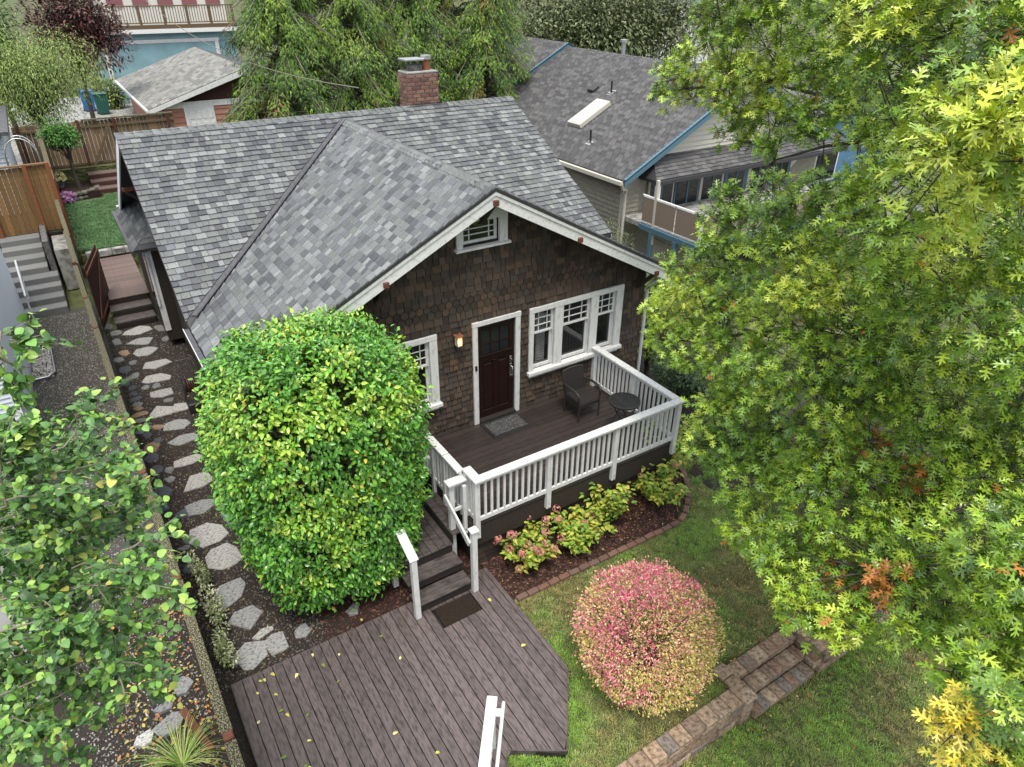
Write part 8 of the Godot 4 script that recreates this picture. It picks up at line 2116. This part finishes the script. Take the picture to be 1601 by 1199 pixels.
func cedar(base: Vector3, r: float, label: String) -> void:
	var o := thing("cedar_tree", label, "tree", base, "cedars behind the house")
	var b := MB.new()
	b.tube([base, base + Vector3(0.1, 5, 0), base + Vector3(0, 11, 0)], [0.35, 0.22, 0.03], 10)
	part("trunk", b, M.bark, o)
	var xs := []
	var cols := PackedColorArray()
	var pal := [lin(0.085, 0.165, 0.02), lin(0.115, 0.205, 0.023), lin(0.05, 0.11, 0.016), lin(0.17, 0.25, 0.03), lin(0.035, 0.08, 0.013)]
	for i in 330:
		var h := 0.8 + 9.4 * pow(rng.randf(), 1.25)
		var rad := r * (1.02 - pow(h / 11.5, 1.6)) * rf(0.75, 1.08)
		var a := rf(0, TAU)
		var d := Vector3(cos(a), 0, sin(a))
		var p0 := base + Vector3(0, h + 0.5, 0)
		var tip := p0 + d * rad + Vector3(0, -0.25 * rad + rf(-0.2, 0.2), 0)
		var mid := p0.lerp(tip, 0.55) + Vector3(0, 0.18 * rad, 0)
		b = MB.new()
		b.tube([p0, mid, tip], [0.035, 0.022, 0.008], 5)
		part("branch", b, M.palebark, o)
		var bc: Color = pick(pal)
		if rng.randf() < 0.05: bc = lin(0.18, 0.13, 0.03)
		for k in 175:
			var t := sqrt(rf(0.02, 1.0))
			var p := p0.lerp(mid, t * 2.0) if t < 0.5 else mid.lerp(tip, t * 2.0 - 1.0)
			var side := Vector3(-d.z, 0, d.x) * rf(-0.5, 0.5) * rad * 0.42 * t
			p += side + Vector3(0, -absf(rng.randfn()) * 0.2 - side.length() * 0.25, 0)
			var ld := (d * 0.6 + side.normalized() * 0.45 + Vector3(0, -0.65, 0) + jit(0.5)).normalized()
			xs.append(Transform3D(along(ld, (d + Vector3.UP * 0.4 + jit(0.3)).normalized()).scaled(Vector3.ONE * rf(0.07, 0.15)), p))
			cols.append(tint(bc if rng.randf() < 0.6 else pick(pal), 0.25))
	leaves(o, "spray", "foliage", xs, cols, frond(1.0), M.needle, 0)

# ---------- loose ground cover ----------
func in_poly(p: Vector2, poly: Array) -> bool:
	return Geometry2D.is_point_in_polygon(p, PackedVector2Array(poly))

func build_litter() -> void:
	# lawn grass: patches of green, olive and straw
	var nz := noise3(31, 0.55)
	var n2 := noise3(33, 2.2)
	var xs := []
	var cols := PackedColorArray()
	var bed := bed_outline()
	for i in 72000:
		var p := Vector3(rf(-2.7, 4.4), -1.03, rf(0.6, 6.34)) if i < 42000 else Vector3(rf(-2.2, 8.5), -1.47, rf(6.6, 11.0))
		if i < 42000:
			if p.x < -1.28 and p.z < deck_front(p.x) + 0.03: continue
			if p.x < 3.4 and p.z < 3.44 and (p.z < 2.5 or in_poly(Vector2(p.x, p.z), bed)): continue
			if p.x > 0.5 and p.x < 2.2 and p.z > 6.0: continue
			if p.x > 3.5 + nz.get_noise_2d(p.z * 3.0, 7.0) * 0.9: continue
		elif p.x < -1.6 and p.z < 8: continue
		grass(xs, cols, p, nz, n2)
	litter("grass", "short mossy lawn grass in green and olive patches", "grass", xs, cols, bladetuft(0.055, 6, 0.05, 0.008), M.grass)
	xs = []
	cols = PackedColorArray()
	for i in 9000:
		var p := Vector3(rf(-5.6, -3.2), -0.31, rf(-22.2, -15.4))
		if p.z < -21.6 and p.x < -4.2: continue
		xs.append(Transform3D(Basis(Vector3.UP, rf(0, TAU)).scaled(Vector3.ONE * rf(0.9, 1.7)), p))
		cols.append(tint(pick([lin(0.05, 0.13, 0.04), lin(0.075, 0.17, 0.05), lin(0.035, 0.09, 0.03), lin(0.10, 0.20, 0.07)]), 0.25))
	litter("back_lawn_grass", "fresh green grass on the back lawn", "grass", xs, cols, bladetuft(0.08, 6, 0.07, 0.012), M.grass)
	# bark chips on the flower bed and under the shrub
	xs = []
	cols = PackedColorArray()
	for i in 9000:
		var p := Vector3(rf(-1.3, 3.45), -0.985, rf(2.42, 3.44))
		if i > 5500: p = Vector3(rf(-4.0, -1.35), -1.005, rf(0.2, 2.56))
		elif i > 5000: p = Vector3(rf(2.95, 3.45), -0.985, rf(0.3, 2.9))
		if i <= 5500 and not in_poly(Vector2(p.x, p.z), bed): continue
		xs.append(Transform3D(Basis.from_euler(Vector3(rf(-0.5, 0.5), rf(0, TAU), rf(-0.5, 0.5))).scaled(Vector3(rf(0.5, 1.5), 1, rf(0.6, 1.3))), p))
		cols.append(tint(pick([lin(0.06, 0.022, 0.016), lin(0.085, 0.032, 0.022), lin(0.04, 0.016, 0.012), lin(0.03, 0.014, 0.012), lin(0.14, 0.07, 0.05)]), 0.3))
	litter("bark_chips", "dark reddish bark chips covering the flower bed", "mulch", xs, cols, box_mesh(Vector3(0.045, 0.008, 0.02), 0.002), M.bits)
	# gravel and soil crumbs along the path and over the fence
	xs = []
	cols = PackedColorArray()
	for i in 28000:
		var p := Vector3(rf(-5.6, -3.9), -1.005, rf(-10.4, 2.58))
		if i > 9000 and i < 13000: p = Vector3(rf(-5.6, -4.0), -1.005, rf(-2.0, 2.58))
		if i > 15000: p = Vector3(rf(-7.4, -5.75), -1.005, rf(-12.4, 4.0))
		xs.append(Transform3D(Basis.from_euler(jit(3.0)).scaled(Vector3.ONE * rf(0.4, 1.2)), p))
		var pal := [lin(0.055, 0.042, 0.034), lin(0.085, 0.07, 0.058), lin(0.035, 0.028, 0.023), lin(0.16, 0.15, 0.14)]
		if i > 15000: pal = [lin(0.16, 0.15, 0.14), lin(0.24, 0.23, 0.22), lin(0.09, 0.085, 0.08), lin(0.32, 0.31, 0.29)]
		cols.append(tint(pick(pal), 0.3))
	litter("gravel", "dark gravel and soil crumbs along the side path", "gravel", xs, cols, box_mesh(Vector3(0.03, 0.016, 0.024), 0.006), M.bits)
	# fallen leaves on the soil beyond the fence and on the lawn
	xs = []
	cols = PackedColorArray()
	for i in 2300:
		var p := Vector3(rf(-6.9, -5.66), -0.995, rf(0.4, 4.2))
		var s := 1.0
		if i > 600 and i <= 1100: continue
		if i > 1100: p = Vector3(rf(-1.2, 7.0), -0.985, rf(3.5, 6.3)); s = 0.8
		if i > 1450: p = Vector3(rf(-1.4, 7.0), -1.43, rf(6.65, 9.5))
		if i > 1850: p = Vector3(rf(-5.5, -3.9), -0.99, rf(-6.0, 2.5)); s = 0.7
		if i > 2050: p = Vector3(rf(-1.2, 3.3), -0.975, rf(2.5, 3.4)); s = 0.6
		if i > 1100 and i <= 1450 and p.x < 3.5 and p.z < 3.6: continue
		xs.append(Transform3D(Basis.from_euler(Vector3(rf(-0.4, 0.4), rf(0, TAU), rf(-0.4, 0.4))).scaled(Vector3.ONE * s * rf(0.7, 1.3)), p))
		cols.append(tint(pick([lin(0.36, 0.28, 0.06), lin(0.42, 0.36, 0.12), lin(0.28, 0.10, 0.03), lin(0.22, 0.2, 0.05), lin(0.34, 0.16, 0.04), lin(0.12, 0.06, 0.03)]), 0.3))
	litter("leaf_litter", "scattered yellow and brown fallen leaves on the soil and lawn", "leaves", xs, cols, ovate(0.055, 0.036, 0.35, 0.1, 3), M.small)
	# single leaves lying on the decks
	var lm := ovate(0.062, 0.036, 0.3, 0.1, 5)
	var tl := [mat(0.55, 0.5, 0.12, 0.6), mat(0.62, 0.56, 0.22, 0.6), mat(0.45, 0.42, 0.08, 0.6), mat(0.12, 0.2, 0.03, 0.6)]
	for q in FALLEN:
		var o := MeshInstance3D.new()
		o.name = numbered("fallen_leaf")
		add_child(o, true)
		o.mesh = lm
		o.material_override = pick(tl)
		o.transform = Transform3D(Basis.from_euler(Vector3(rf(-0.15, 0.15), rf(0, TAU), rf(-0.15, 0.15))).scaled(Vector3.ONE * rf(0.9, 1.35)), Vector3(q[0], -0.898, q[1]))
		tag(o, "small yellowish fallen leaf lying on the lower deck boards", "leaf", "fallen leaves on the lower deck")

func grass(xs: Array, cols: PackedColorArray, p: Vector3, nz: FastNoiseLite, n2: FastNoiseLite) -> void:
	xs.append(Transform3D(Basis(Vector3.UP, rf(0, TAU)).scaled(Vector3.ONE * rf(0.6, 1.3)), p))
	var k := nz.get_noise_2d(p.x, p.z) + 0.5 * n2.get_noise_2d(p.x, p.z) + rf(-0.22, 0.22)
	var c: Color
	if k > 0.12: c = pick([lin(0.185, 0.324, 0.0513), lin(0.26, 0.405, 0.0684), lin(0.139, 0.263, 0.0428)])
	elif k > -0.34: c = pick([lin(0.167, 0.243, 0.0599), lin(0.241, 0.303, 0.0855), lin(0.315, 0.344, 0.111), lin(0.111, 0.173, 0.0428)])
	else: c = pick([lin(0.279, 0.243, 0.0855), lin(0.167, 0.162, 0.0599), lin(0.13, 0.152, 0.0513), lin(0.371, 0.324, 0.128)])
	cols.append(tint(c, 0.4))
